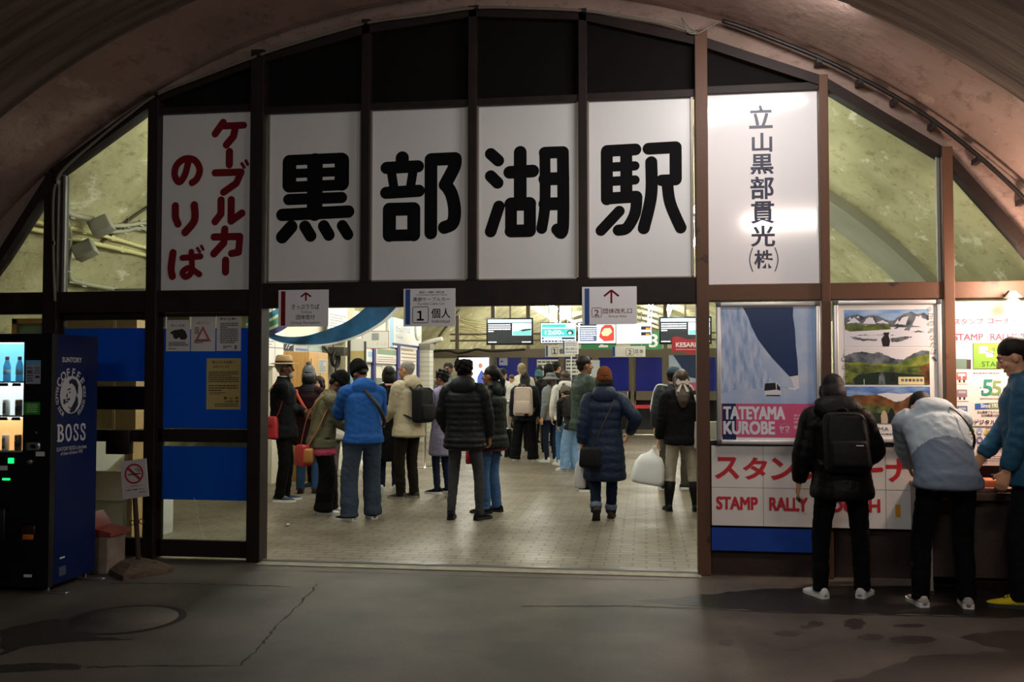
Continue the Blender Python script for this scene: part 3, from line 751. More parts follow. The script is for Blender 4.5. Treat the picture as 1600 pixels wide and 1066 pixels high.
# ================================================================ drink machine on the left
navy_gloss = mat('navy_machine_paint', '0a1a4c', .5, spec=.15)
black_gloss = mat('black_machine_front', '07080d', .35)
plate_w = mat('white_sticker', 'cfd2d6', .4)
logo_w = mat('white_machine_print', 'b9bcc4', .5)
green_p = mat('green_sticker', '2f8a2a', .5)
vx1 = -4.188; vx0 = vx1 - 1.02; vy0, vy1 = -1.372, -.79; vz0, vz1 = .05, 1.85
vm = thing('drink_machine', 'navy drink vending machine with a lit window and white coffee logo', 'vending machine', ((vx0 + vx1) / 2, (vy0 + vy1) / 2, 0))
wx0, wx1 = vx0 + .07, at(36, 650, vy0).x; wz0, wz1 = at(20, 707, vy0).z, at(20, 535, vy0).z
mb = MB()
mb.rbox(vx0, vy0 + .06, vz0, vx1, vy1, vz1, .012)
mb.build('body', navy_gloss, vm)
mb = MB()                                             # front door around the window
mb.box(vx0, vy0, vz0, vx1, vy0 + .06, wz0 - .0); mb.box(vx0, vy0, wz1, vx1, vy0 + .06, vz1); mb.box(vx0, vy0, wz0, wx0, vy0 + .06, wz1); mb.box(wx1, vy0, wz0, vx1, vy0 + .06, wz1)
mb.build('front_door', black_gloss, vm)
mb = MB(); mb.box(wx0, vy0 + .058, wz0, wx1, vy0 + .0595, wz1); bk = mb.build('display_back', glow('lit_display_back', 'dfeef5', .9), vm)
h3 = (wz1 - wz0)
shelfz = [wz0 + .012, wz0 + h3 * .335, wz0 + h3 * .645]
cols = [glow('lit_shelf_orange', 'f4b070', 1.3), glow('lit_shelf_white', 'dfe6ea', 1.2), glow('lit_shelf_blue', '78cdf0', 1.4)]
for i, z in enumerate(shelfz):
    mb = MB(); mb.box(wx0, vy0 + .004, z - .012, wx1, vy0 + .058, z); sh = mb.build('shelf', mat('shelf_plastic', '9fa8b0', .4), vm)
    top = shelfz[i + 1] - .012 if i < 2 else wz1
    mb = MB(); mb.box(wx0, vy0 + .0555, z, wx1, vy0 + .0575, top - .004); mb.build('backlight', cols[i], sh)
    mb = MB(); mb.box(wx0 + .02, vy0 + .005, top - .008, wx1 - .02, vy0 + .012, top - .005); mb.build('light_strip', glow('white_led_strip', 'f4fbff', 26), sh)
mb = MB(); mb.box(wx0, vy0 + .001, wz0, wx1, vy0 + .003, wz1); mb.build('window_pane', clear, vm)
mb = MB()
for i in range(3):
    for j in range(6):
        x = wx1 - .055 - j * .098; mb.box(x - .032, vy0 - .004, shelfz[i] - .035, x + .032, vy0 + .004, shelfz[i] - .014)
mb.build('button', mat('black_button', '15161a', .3), vm)
def side(x): return MB().plane((vx1, vy0, 0), (0, 1, 0), (0, 0, 1), .0012)
# side lettering: picture -> side face
def sf(x, y): p = atx(x, y, vx1); return (p.y - vy0, p.z)
L_ = side(0)
def st(s, x0, y0, x1, y1, bold=0.0, **kw):
    a, b = sf(x0, y1), sf(x1, y1); zt = sf((x0 + x1) / 2, y0)[1]; zb = sf((x0 + x1) / 2, y1)[1]
    L_.text(s, a[0], zb, b[0], zt, 0, bold, **kw)
st('SUNTORY', 97, 558.5, 127.5, 566.5, .03)
c0 = sf(110.5, 617); ru = (sf(128, 617)[0] - sf(93, 617)[0]) / 2; rv = (sf(110.5, 588)[1] - sf(110.5, 647)[1]) / 2
def arc_text(s, rU, rV, a0, a1, size, bold):
    n = len(s); h = sf(110, 600)[1] - sf(110, 610)[1]
    for i, ch in enumerate(s):
        if ch == ' ': continue
        a = rad(a0 + (a1 - a0) * i / (n - 1)); vs, fs = text_mesh(ch, bold)
        xm = (min(v[0] for v in vs) + max(v[0] for v in vs)) / 2
        u, v = c0[0] + rU * math.cos(a), c0[1] + rV * math.sin(a); t = math.atan2(math.sin(a) / rV * 1.0, math.cos(a) / rU) - PI / 2
        L_.lift += .00005
        L_.add([L_.uv(u + ((p - xm) * math.cos(t) - (q - .36) * math.sin(t)) * size, v + ((p - xm) * math.sin(t) + (q - .36) * math.cos(t)) * size) for p, q in vs], fs)
arc_text('COFFEE', ru * 1.22, rv * 1.2, 146, 36, .086, .025)
arc_text('BOSS COFFEE', ru * 1.24, rv * 1.2, 236, 162, .043, .015)
arc_text('BOSS COFFEE', ru * 1.24, rv * 1.2, 18, -56, .043, .015)
# big serif word
def bl(x0, x1, y0, y1, letter):
    A = lambda x, y: (lambda p: p)(sf(x0 + (x1 - x0) * x, y0 + (y1 - y0) * y))
    kx = sf(x1, y0)[0] - sf(x0, y0)[0]
    def S(pts, w): L_.stroke([A(*p) for p in pts], w * kx)
    if letter == 'B':
        S([(.27, .06), (.27, .94)], .26); S([(.08, .05), (.55, .05)], .1); S([(.08, .95), (.58, .95)], .1); S([(.5, .05), (.74, .14), (.76, .33), (.56, .47)], .2); S([(.36, .48), (.56, .48)], .1); S([(.56, .49), (.82, .6), (.82, .82), (.56, .95)], .22)
    if letter == 'O':
        S([(.5 + .33 * math.cos(t * PI / 8), .5 + .44 * math.sin(t * PI / 8)) for t in range(17)], .2)
    if letter == 'S':
        S([(.8, .28), (.72, .1), (.5, .05), (.28, .12), (.22, .27), (.34, .41), (.62, .53), (.78, .68), (.74, .86), (.5, .95), (.26, .9), (.18, .74)], .2); S([(.82, .05), (.82, .3)], .07); S([(.17, .7), (.17, .96)], .07)
for (a, b), ch in zip(((88, 100), (100.5, 112.5), (113, 123), (123.5, 134)), 'BOSS'):
    bl(a, b, 663.5 - (a - 88) * .06, 690.5 - (a - 88) * .06, ch)
st('SUNTORY BOSS is the boss', 87.5, 697, 134, 703, .0); st('of them all since 1992', 94, 704.5, 128, 709.5, .0)
L_.disc(c0[0], c0[1], ru, rv, 0)
K = lambda x, y: (c0[0] + ru * x, c0[1] + rv * y)
L_.poly([K(*p) for p in ((-.25, .72), (.05, .86), (.42, .78), (.62, .5), (.6, .1), (.5, -.05), (.42, .2), (.3, .42), (.02, .6), (-.18, .56))], 1)       # hair
L_.poly([K(*p) for p in ((-.36, .30), (-.05, .36), (-.05, .29), (-.34, .22))], 1); L_.poly([K(*p) for p in ((-.22, .16), (-.08, .18), (-.08, .1), (-.2, .08))], 1)
L_.poly([K(*p) for p in ((-.42, .08), (-.34, .08), (-.32, -.14), (-.46, -.12))], 1); L_.poly([K(*p) for p in ((-.44, -.2), (-.14, -.16), (-.08, -.28), (-.4, -.28))], 1)
L_.poly([K(*p) for p in ((-.72, -.22), (-.5, -.22), (-.5, -.42), (-.58, -.5), (-.7, -.46))], 1); L_.poly([K(*p) for p in ((-.55, -.34), (-.24, -.3), (-.24, -.36), (-.52, -.44))], 1)
L_.poly([K(*p) for p in ((-.35, -.62), (.0, -.68), (.34, -.3), (.42, -.02), (.6, -.2), (.62, -.55), (.3, -.9), (.0, -.97), (-.2, -.86), (-.02, -.78))], 1)   # collar and neck
L_.build('coffee_logo', [logo_w, mat('navy_machine_print', '0a1638', .4)], vm)
L_ = side(0); a = sf(117, 873); b = sf(125, 868)
L_.rect(*sf(93, 874), *sf(101, 869), 0); L_.rect(*sf(92, 901), *sf(103, 883), 1); L_.build('sticker', [plate_w, mat('grey_sticker', '3a4456', .5)], vm)
# things on the control strip of the front
def ff(x, y): p = at(x, y, vy0); return (p.x - vx0, p.z)
def fp(): return MB().plane((vx0, vy0, 0), (1, 0, 0), (0, 0, 1), .001)
L_ = fp(); L_.rect(*ff(40, 600), *ff(64, 563), 0); L_.rect(*ff(40, 570), *ff(64, 563), 1); L_.fine(*ff(42, 597), *ff(52, 573), 6, 2, 3); L_.rect(*ff(43, 583), *ff(49, 580), 3); L_.rect(*ff(55, 591), *ff(62, 587), 3); L_.fine(*ff(54, 585), *ff(63, 573), 4, 2, 5)
L_.build('info_label', [mat('grey_label', '9aa6b0', .4), mat('sky_blue_print', '6aa6cc', .5), grey_ink, mat('dark_red_print', '6a2030', .5)], vm)
L_ = fp(); L_.rect(*ff(37.5, 648), *ff(63, 628.5), 0); L_.fine(*ff(42, 645), *ff(59, 631), 4, 1, 3); L_.build('green_label', [green_p, mat('pale_green_print', '9fd49a', .5)], vm)
mb = MB(); p = at(52, 697.5, vy0); mb.rbox(p.x - .055, vy0 - .012, p.z - .028, p.x + .055, vy0 + .01, p.z + .028, .012); mb.ell((p.x + .01, vy0 - .014, p.z), (.026, .006, .014), mi=1); mb.build('coin_slot', [alu, black_gloss], vm)
mb = MB(); p = at(47.5, 722, vy0); mb.ell((p.x, vy0, p.z), (.022, .022, .022)); mb.build('return_lever', chrome, vm)
mb = MB(); p = at(56.5, 676, vy0); mb.ell((p.x, vy0, p.z), (.011, .006, .011)); mb.build('lock', chrome, vm)
L_ = fp(); L_.rect(*ff(56, 713), *ff(70, 706), 0); L_.rect(*ff(0, 735), *ff(12, 728), 0); L_.build('small_label', plate_w, vm)
mb = MB()
for x, y, w, h in ((17.5, 720, .022, .02), (10, 749, .03, .008)):
    p = at(x, y, vy0); mb.rbox(p.x - w, vy0 - .008, p.z - h, p.x + w, vy0 + .004, p.z + h, .004)
mb.build('indicator_light', glow('green_indicator', '18e070', 1.6), vm)
mb = MB(); p = at(45, 833, vy0); mb.rbox(p.x - .05, vy0 - .006, p.z - .055, p.x + .05, vy0 + .002, p.z + .055, .012); mb.rbox(p.x - .04, vy0 - .012, p.z - .045, p.x + .04, vy0 - .004, p.z - .01, .006, 1); mb.build('return_cup', [mat('smoked_amber', '2a1608', .3), mat('amber_plastic', 'c9701c', .35)], vm)
mb = MB(); mb.rbox(vx0 + .1, vy0 - .01, .36, at(8, 833, vy0).x, vy0 + .002, .6, .01); mb.build('pickup_flap', mat('dark_flap', '101218', .4), vm)
L_ = fp(); L_.rect(*ff(37, 902), *ff(50, 898), 0); L_.build('small_label', plate_w, vm)
for y in (vy0 + .07, vy1 - .06):
    for x in (vx0 + .06, vx1 - .06):
        mb = MB(); mb.lathe([(.02, 0), (.02, .012), (.012, .014), (.012, .06)], (x, y, 0), 12)
        if x > vx0 + .5: mb.rbox(x - .03, y - .03, 0.0, x + .17, y + .02, .012, .003); mb.lathe([(.008, .01), (.008, .05)], (x + .02, y - .005, 0), 8)
        mb.build('foot', alu, vm)
# drinks inside
pet = film_mat('blue_drink_bottle', 'b4dcee', .15, .75); capr = mat('pink_bottle_cap', 'c94a58', .4)
can_w = mat('white_can_print', 'dcdcda', .35); can_b = mat('brown_can_print', '6b5232', .35); can_d = mat('dark_can_print', '2c3646', .35)
yb = vy0 + .03
lab_col = ['nearest the control strip', 'second from it', 'third from it']
for j in range(3):
    x = wx1 - .055 - j * .098; z = shelfz[2]
    b = thing('drink_bottle', 'clear blue drink bottle with a pink cap on the top shelf, ' + lab_col[j], 'bottle', (x, yb, z), 0, 'bottles in the drink machine')
    MB().lathe([(.024, 0), (.026, .01), (.024, .05), (.026, .08), (.024, .11), (.014, .145), (.011, .155)], (x, yb, z), 16).build('body', pet, b)
    MB().lathe([(.0262, .05), (.0262, .085)], (x, yb, z), 16).build('label', mat('white_bottle_label', 'd4e2ea', .4), b)
    MB().lathe([(.0135, .153), (.0135, .175), (.012, .178)], (x, yb, z), 12).build('cap', capr, b)
    for r, zz_ in ((1, shelfz[1]), (0, shelfz[0])):
        odd = j % 2 == 0
        c = thing('drink_can', ('brown and dark drink can' if odd else 'white coffee can with a sideways word') + (' on the middle shelf, ' if r else ' on the bottom shelf, ') + lab_col[j], 'can', (x, yb, zz_), 0, 'cans in the drink machine')
        MB().lathe([(.021, 0), (.025, .006), (.025, .105), (.021, .112)], (x, yb, zz_), 18).build('body', can_b if odd else can_w, c)
        L2_ = MB().plane((x - .016, yb - .0255, zz_ + .018), (0, 0, 1), (1, 0, 0), .0)
        L2_.U, L2_.Vv, L2_.n = V(0, 0, 1), V(-1, 0, 0), V(0, -1, 0); L2_.o = V(x + .012, yb - .0255, zz_ + .015)
        if not odd: L2_.text('BOSS', 0, 0, .075, .024, 0, .03); L2_.build('print', can_d, c)
        else: MB().lathe([(.0254, .03), (.0254, .075)], (x, yb, zz_), 18).build('print', can_d, c)

# ================================================================ trash box, no-smoking sign, manhole
tb = thing('litter_box', 'pale concrete-coloured litter box with a red lid behind the drink machine', 'bin', (-4.17, -.62, 0))
p0, p1 = -4.36, at(170, 870, -.66).x
mb = MB(); mb.rbox(p0, -.68, 0, p1, -.42, at(165, 838, -.66).z, .01); mb.build('box', mat('stained_pale_plastic', '8f8276', .8, col2='6e6258', vscale=6, bump=.2), tb)
zt = at(165, 838, -.66).z; mb = MB(); mb.prism([V(p0, -.69, zt), V(p1 + .03, -.69, zt), V(p1 + .03, -.69, zt + .03), V(p1 - .12, -.69, zt + .06), V(p0, -.69, zt + .17)], (0, .28, 0)); mb.build('lid', mat('faded_red_plastic', '8e3a34', .5, var=.2), tb)
ns = thing('no_smoking_sign', 'tilted white no smoking sign nailed to a wooden post on a rough block', 'sign', (*fl(222, 893).xy, 0))
Yp = fl(215, 893).y
wood_d = mat('old_brown_wood', '4b352a', .8, col2='33241c', vscale=6, stretch=(8, 8, .6), bump=.4)
base = [fl(*p) for p in ((163, 893), (192, 908), (272, 893), (250, 884), (215, 880), (180, 884))]
mb = MB(); n = len(base); c = sum(base, V(0, 0, 0)) / n
vs = base + [b.lerp(c, .0) + V(0, 0, .035) for b in base] + [b.lerp(c, .55) + V(0, 0, .075) for b in base] + [c + V(0, 0, .085)]
fs = []
for L0 in (0, n):
    for i in range(n): fs.append((L0 + i, L0 + (i + 1) % n, L0 + n + (i + 1) % n, L0 + n + i))
for i in range(n): fs.append((2 * n + i, 2 * n + (i + 1) % n, 3 * n))
mb.add(vs, fs, 0); mb.build('base_block', mat('rough_brown_stone', '5d4a3c', .85, col2='3a2d25', vscale=14, bump=.8, bscale=20), ns)
Ys = c.y
a, b = at(217, 885, Ys), at(208, 730, Ys - .02)
mb = MB(); mb.tube([a, b], [(.022, .012), (.022, .012)], 4, side=(1, 0, 0), smooth=False, rnd=0); mb.build('post', wood_d, ns)
Q = [at(*p, Ys - .035) for p in ((188, 721.5), (228, 716.5), (232.5, 775.5), (192, 781))]
U = (Q[1] - Q[0]); Vd = (Q[0] - Q[3])
mb = MB(); mb.prism(Q, (0, .006, 0)); mb.build('plate', mat('dull_white_plate', 'cfc6c2', .5, var=.1, vscale=5), ns)
L_ = MB().plane(Q[3], U / U.length, Vd / Vd.length, .001); Wd, Hd = U.length, Vd.length
L_.ringf(Wd * .5, Hd * .64, Wd * .30, Wd * .365, 1); L_.poly([(Wd * .5 + (s * .30 - q) * Wd * .72, Hd * .64 - (s * .30 + q) * Wd * .72) for s, q in ((-1, -.045), (-1, .045), (1, .045), (1, -.045))], 1)
L_.rect(Wd * .27, Hd * .615, Wd * .76, Hd * .64, 0); L_.stroke([(Wd * .55, Hd * .75), (Wd * .62, Hd * .72), (Wd * .70, Hd * .70), (Wd * .72, Hd * .66)], Wd * .02, 0); L_.stroke([(Wd * .6, Hd * .78), (Wd * .7, Hd * .75), (Wd * .76, Hd * .7)], Wd * .02, 0)
L_.text('ここは禁煙です', Wd * .15, Hd * .305, Wd * .8, Hd * .335, 2); L_.text('喫煙はご遠慮ください', Wd * .17, Hd * .21, Wd * .85, Hd * .245, 0, .02); L_.text('黒部湖駅', Wd * .66, Hd * .13, Wd * .9, Hd * .16, 2)
L_.build('print', [black_ink, mat('sign_red', 'a82430', .5), grey_ink], ns)
mb = MB()
for q in ((206, 817), (221, 815)):
    w = at(*q, Ys - .01); mb.tube([w + V(.02 * math.cos(t), 0, .02 * math.sin(t)) for t in [i * 2 * PI / 12 for i in range(13)]], .004, 6, side=(0, 1, 0), caps=False)
mb.build('wire_loop', wood_d, ns)
mc = fl(195, 968); mr = .354
mb = MB(); mb.lathe([(mr - .03, .0005), (mr - .03, .0025)], (mc.x, mc.y, 0), 48); mb2 = MB().plane((mc.x, mc.y, .0015), (1, 0, 0), (0, 1, 0), 0); mb2.ringf(0, 0, mr - .03, mr + .02, 0, 60)
mh = mb.build('manhole_cover', mat('manhole_iron', '58524b', .75, var=.25, vscale=7, bump=.35), None, V(mc.x, mc.y, 0)); tag(mh, 'round manhole cover set in the worn floor before the drink machine', 'manhole cover')
mb2.build('rim', mat('manhole_seam', '201c19', .8, var=.3), mh)

# ================================================================ right: framed posters
def framed(label, xl, xr, yt, yb, draw, mats):
    Y = -.105
    x0, x1, z0, z1 = sign_rect(xl, xr, yt, yb, Y)
    t = thing('framed_poster', label, 'poster', ((x0 + x1) / 2, Y, z0))
    w = .034
    mb = MB()
    mb.rbox(x0, Y - .012, z0, x0 + w, Y + .03, z1, .006); mb.rbox(x1 - w, Y - .012, z0, x1, Y + .03, z1, .006); mb.rbox(x0, Y - .013, z1 - w, x1, Y + .03, z1, .006); mb.rbox(x0, Y - .013, z0, x1, Y + .03, z0 + w, .006)
    f_ = mb.build('frame', alu_w, t)
    mb = MB()
    for x in (x0 + w / 2, x1 - w / 2):
        for z in (z0 + w / 2, z1 - w / 2): mb.rbox(x - w / 2 - .002, Y - .016, z - w / 2 - .002, x + w / 2 + .002, Y - .01, z + w / 2 + .002, .003)
    mb.build('corner_cap', mat('dark_corner_cap', '4a4a4c', .4), f_)
    mb = MB(); mb.box(x0 + .01, Y + .003, z0 + .01, x1 - .01, Y + .02, z1 - .01); mb.build('backing', white_p, t)
    L_ = MB().plane((x0, Y + .003, z0), (1, 0, 0), (0, 0, 1), .0006); Wd, Hd = x1 - x0, z1 - z0
    f = lambda x, y: ((x - xl) / (xr - xl) * Wd, (yb - y) / (yb - yt) * Hd)
    draw(L_, f, Wd / (xr - xl)); L_.build('print', mats, t)
    return t
snow = mat('snow_wall_print', 'b9c8de', .35, col2='7f9cc8', vscale=3.2, stretch=(9, 1, 2.2), blot=(.35, .6), detail=7)
snow.node_tree.nodes['Mapping'].inputs['Rotation'].default_value = (0, rad(52), 0)
snow2 = mat('smooth_snow_print', 'b4c3d8', .35, col2='93add2', vscale=5)
snow_w = mat('bright_snow_print', 'd3d6df', .35); sky_n = mat('deep_sky_print', '12305f', .35, var=.15, vscale=3); pink_p = mat('pink_print', 'c3547c', .35); navy_p = mat('navy_print', '141f4e', .35); bus_d = mat('dark_bus_glass_print', '14161c', .35)
Z1 = lambda pts: [(1100 + x / 4.1, 460 + y / 4.1) for x, y in pts]
def dp1(L_, f, k):
    g = lambda pts: [f(*p) for p in Z1(pts)]
    L_.poly(g([(105, 82), (735, 82), (735, 915), (105, 915)]), 0)
    L_.poly(g([(255, 82), (578, 82), (576, 140), (590, 240), (592, 330), (603, 440), (605, 530), (548, 530), (505, 480), (440, 410), (390, 345), (350, 290), (310, 210), (285, 140)]), 1)
    L_.poly(g([(578, 82), (735, 82), (735, 700), (612, 690), (610, 590), (604, 480), (600, 400), (592, 320), (588, 230), (576, 140)]), 2)
    L_.poly(g([(690, 82), (735, 82), (735, 700), (705, 700)]), 7)
    L_.poly(g([(548, 530), (605, 520), (612, 600), (560, 628), (530, 590)]), 3)
    L_.poly(g([(105, 640), (240, 600), (380, 615), (500, 600), (612, 620), (735, 690), (735, 702), (105, 702)]), 2)
    L_.poly(g([(350, 290), (390, 345), (440, 410), (505, 480), (560, 540), (580, 600), (470, 590), (380, 470)]), 2)
    L_.poly(g([(390, 572), (470, 566), (492, 595), (494, 648), (410, 658), (388, 640)]), 3); L_.poly(g([(392, 572), (460, 568), (464, 612), (388, 620)]), 5); L_.poly(g([(468, 572), (490, 598), (490, 618), (468, 612)]), 5)
    L_.rect(*g([(400, 654)])[0], *g([(490, 646)])[0], 5)
    L_.rect(*g([(105, 917)])[0], *g([(740, 702)])[0], 4); L_.rect(*g([(115, 933)])[0], *g([(204, 702)])[0], 6)
    a, b = g([(122, 804), (520, 720)]); L_.text('TATEYAMA', *a, *b, 3, .034); a, b = g([(122, 900), (454, 814)]); L_.text('KUROBE', *a, *b, 3, .034)
    c = g([(515, 860)])[0]; L_.ringf(c[0], c[1], 30 / 4.1 * k, 32 / 4.1 * k, 8); a, b = g([(482, 890), (545, 840)]); L_.text('ヤマ', *a, *b, 3, .01)
    L_.fine(*g([(575, 830)])[0], *g([(680, 765)])[0], 3, 8, 3); L_.rect(*g([(574, 862)])[0], *g([(690, 840)])[0], 8)
framed('silver framed poster of a white bus between towering snow walls, with a pink title band', 1119.5, 1282, 472, 695, dp1, [snow, sky_n, snow2, snow_w, pink_p, bus_d, navy_p, mat('blue_snow_print', '8aa6cc', .35), mat('pale_pink_print', 'd59ab2', .4)])
Z2 = lambda pts: [(1290 + x / 4.1, 460 + y / 4.1) for x, y in pts]
lsky = mat('poster_sky_print', '4f86c4', .35, col2='a9c4de', vscale=4, stretch=(1, 1, 3)); rock = mat('dark_mountain_print', '2e3742', .4, col2='78828a', vscale=14, detail=9); forest = mat('forest_print', '2e3a1c', .4, col2='6a7a34', vscale=16, detail=9)
meadow = mat('meadow_print', '8a9440', .4, col2='3f5a20', vscale=12, detail=9); lake = mat('lake_print', '26362e', .3, var=.3, vscale=8); autumn = mat('autumn_hill_print', '84572c', .4, col2='3a2414', vscale=12, detail=9); cloud = mat('cloud_print', 'd2d4d8', .4)
beige_p = mat('beige_coat_print', 'b9a890', .4); figure = mat('dark_figure_print', '17151a', .4); bus_y = mat('bus_cream_print', 'd8cf9a', .4); dblue = mat('poster_dark_blue_sky', '2c5aa8', .35, col2='8fb0d8', vscale=5, stretch=(1, 1, 3))
def rough(pts, amp=3.0, n=6, seed=1, close=False):
    rnd = random.Random(seed + int(pts[0][0] * 7 + pts[0][1])); out = []; m = len(pts)
    for i in range(m if close else m - 1):
        (xa, ya), (xb, yb) = pts[i], pts[(i + 1) % m]
        for j in range(n):
            t = j / n; k_ = amp * (1 if j else .2); out.append((xa + (xb - xa) * t + rnd.uniform(-.3, .3) * k_, ya + (yb - ya) * t + rnd.uniform(-1, 1) * k_))
    if not close: out.append(pts[-1])
    return out
def ridge(L_, f, pts, base, mi): q_ = rough(pts); L_.poly([f(*p) for p in Z2(q_ + [(pts[-1][0], base), (pts[0][0], base)])], mi)
def dp2(L_, f, k):
    g = lambda pts: [f(*p) for p in Z2(pts)]
    R = lambda x0, y0, x1, y1, mi: L_.rect(*g([(x0, y1)])[0], *g([(x1, y0)])[0], mi)
    x0, x1 = 125, 668
    R(x0, 98, x1, 335, 0)
    ridge(L_, f, [(x0, 150), (170, 135), (215, 128), (255, 145), (300, 132), (350, 140), (390, 165), (440, 170), (470, 150), (520, 122), (555, 112), (600, 130), (640, 120), (x1, 140)], 240, 1)
    for q in ([(140, 185), (190, 145), (230, 180)], [(240, 190), (285, 145), (310, 150), (330, 190)], [(470, 190), (500, 150), (540, 140), (520, 200)], [(560, 200), (590, 140), (640, 160), (x1, 170), (x1, 220)], [(330, 185), (370, 165), (420, 190)], [(150, 160), (165, 142), (172, 160)], [(205, 150), (214, 134), (226, 150)], [(262, 165), (275, 146), (282, 170)], [(445, 195), (470, 160), (480, 185)], [(600, 150), (615, 134), (625, 150)]): L_.poly(g(rough(q, 3.5, 6, 5, True)), 8)
    ridge(L_, f, [(x0, 200), (200, 205), (300, 195), (400, 210), (x1, 215)], 335, 8)
    L_.poly(g([(128, 195), (180, 188), (260, 200), (340, 192), (420, 200), (425, 225), (300, 232), (160, 238), (128, 225)]), 2)
    for q in ([(160, 268), (260, 285), (340, 290), (330, 300), (240, 300), (180, 285)], [(420, 285), (520, 270), (560, 275), (500, 300), (430, 310)], [(300, 262), (380, 255), (460, 262), (380, 270)], [(510, 230), (560, 180), (575, 175), (540, 235)], [(200, 262), (260, 256), (300, 266)], [(440, 222), (470, 208), (480, 216)], [(560, 245), (600, 232), (640, 244)]): L_.poly(g(rough(q, 3.5, 6, 6, True)), 1)
    L_.poly(g([(372, 335), (362, 290), (382, 262), (375, 246), (418, 244), (408, 262), (420, 300), (412, 335)]), 9)
    R(x0, 344, x1, 580, 3)
    ridge(L_, f, [(x0, 400), (180, 375), (240, 368), (300, 380), (350, 372), (400, 395), (450, 415), (500, 420), (560, 385), (620, 360), (x1, 365)], 480, 1)
    ridge(L_, f, [(480, 440), (540, 415), (600, 395), (x1, 385)], 480, 4)
    ridge(L_, f, [(x0, 440), (220, 432), (300, 450), (420, 445), (520, 455), (600, 430), (x1, 425)], 520, 4); ridge(L_, f, [(x0, 460), (240, 452), (360, 462), (480, 470), (x1, 455)], 580, 2)
    L_.poly(g([(175, 545), (215, 515), (330, 500), (480, 505), (560, 515), (640, 520), (630, 580), (190, 580)]), 5); L_.poly(g([(x0, 480), (180, 500), (220, 512), (170, 550), (x0, 575)]), 4)
    L_.poly(g([(600, 470), (x1, 440), (x1, 575), (640, 570), (630, 520)]), 6); R(468, 530, 632, 580, 11)
    for i in range(6): R(486 + i * 24, 543, 503 + i * 24, 560, 1)
    L_.poly(g([(340, 580), (345, 520), (362, 495), (378, 520), (385, 580)]), 1); L_.poly(g([(418, 560), (420, 510), (435, 498), (450, 515), (452, 560)]), 9); R(246, 545, 250, 580, 8)
    R(x0, 592, x1, 828, 7); L_.poly(g([(330, 640), (400, 632), (480, 640), (560, 632), (540, 670), (450, 690), (380, 675)]), 3)
    ridge(L_, f, [(x0, 660), (200, 645), (270, 650), (330, 642), (380, 660), (440, 690), (480, 690), (540, 650), (600, 622), (640, 630), (x1, 640)], 828, 6)
    L_.poly(g([(x0, 720), (300, 710), (430, 725), (450, 765), (300, 775), (x0, 770)]), 2); L_.poly(g([(x0, 765), (350, 762), (600, 775), (600, 828), (x0, 828)]), 5)
    L_.poly(g([(355, 828), (352, 780), (362, 752), (376, 744), (390, 760), (398, 800), (394, 828)]), 10); L_.poly(g([(398, 828), (400, 770), (412, 735), (424, 728), (436, 745), (446, 800), (444, 828)]), 9); R(446, 768, 580, 780, 3)
    a, b = g([(150, 876), (610, 852)]); L_.text('TATEYAMA KUROBE', *a, *b, 12, .008, spacing=1.15)
    L_.fine(*g([(240, 903)])[0], *g([(440, 890)])[0], 1, 12, 3); L_.fine(*g([(500, 908)])[0], *g([(560, 895)])[0], 1, 9, 4)
    for i, ch in enumerate('今日のあなたは、'):
        y = 82 + i * 45; a, b = g([(648 + i * 4, y + 36), (684 + i * 4, y)]); L_.text(ch, *a, *b, 12, -.012, keep=True, skew=.3)
    for i, ch in enumerate('どの未'):
        y = 378 + i * 62; a, b = g([(98 + i * 3, y + 52), (146 + i * 3, y)]); L_.text(ch, *a, *b, 12, -.012, keep=True, skew=.3)
framed('silver framed poster with three mountain landscapes one above another', 1303, 1472, 469, 692, dp2, [lsky, rock, forest, cloud, meadow, lake, autumn, dblue, snow_w, figure, beige_p, bus_y, mat('charcoal_print', '3a3838', .5)])

# ================================================================ right: stamp boards below the posters
zR = lambda y: at(1340, y).z
mb = MB(); mb.box(.498, .03, 0, 5.2, .10, zR(692)); struct('wall_front_right', mb, mat('brown_front_panel', '3d2a22', .6, var=.25, vscale=4, bump=.2))
pane('window_7', [(.498, zR(692)), (1.347, zR(692)), (1.347, zr_b), (.498, zr_b)]); pane('window_8', [(1.415, zR(692)), (2.243, zR(692)), (2.243, zr_b), (1.415, zr_b)])
mb = MB(); mb.box(.47, -.06, zR(698), 2.3, .06, zR(690)); trim(mb)
o, face, f, k, S = board('stamp_board', 'long white board with red letters reading STAMP RALLY BOOTH, below the framed posters', 'sign', 1112, 1500, 698.5, 825, -.078, mat('white_vinyl_board', 'd9d7d3', .4, var=.05), .03)
L_ = face()
for x in (1195, 1290, 1387): L_.rect(*f(x - .6, 825), *f(x + .6, 698.5), 1)
L_.rect(*f(1112, 764.8), *f(1500, 764), 1)
for i, ch in enumerate('スタンプコーナー'):
    x = 1117 + i * 45; a, b = f(x, 752), f(x + 40, 716)
    if ch == 'ー': L_.stroke([f(x + 2, 736), f(x + 38, 733)], 7 * k, 0)
    else: L_.text(ch, a[0], a[1], b[0], b[1], 0, .034)
for s, a, b in (('STAMP', 1119, 1186), ('RALLY', 1204, 1265), ('BOOTH', 1284, 1378)): tx(L_, f, s, a, 779, b, 800, 0, .035)
L_.rect(*f(1401, 806), *f(1409, 787), 2)
L_.build('lettering', [sred, mat('seam_grey', 'a4a29e', .6), mat('yellow_sticker', 'd99a2a', .5)], o)
o, face, f, k, S = board('blue_panel', 'plain blue strip along the foot of the white stamp board', 'panel', 1112, 1276, 826, 862, -.074, mat('blue_vinyl_panel', '0c3f9c', .4, var=.1, vscale=3), .06)
o, face, f, k, S = board('corner_board', 'bright white wall board with pink headline STAMP RALLY at the right edge', 'sign', 1490, 1700, 470, 712, -.02, mat('white_wall_board', 'e8e2dc', .5, var=.04), .03)
L_ = face()
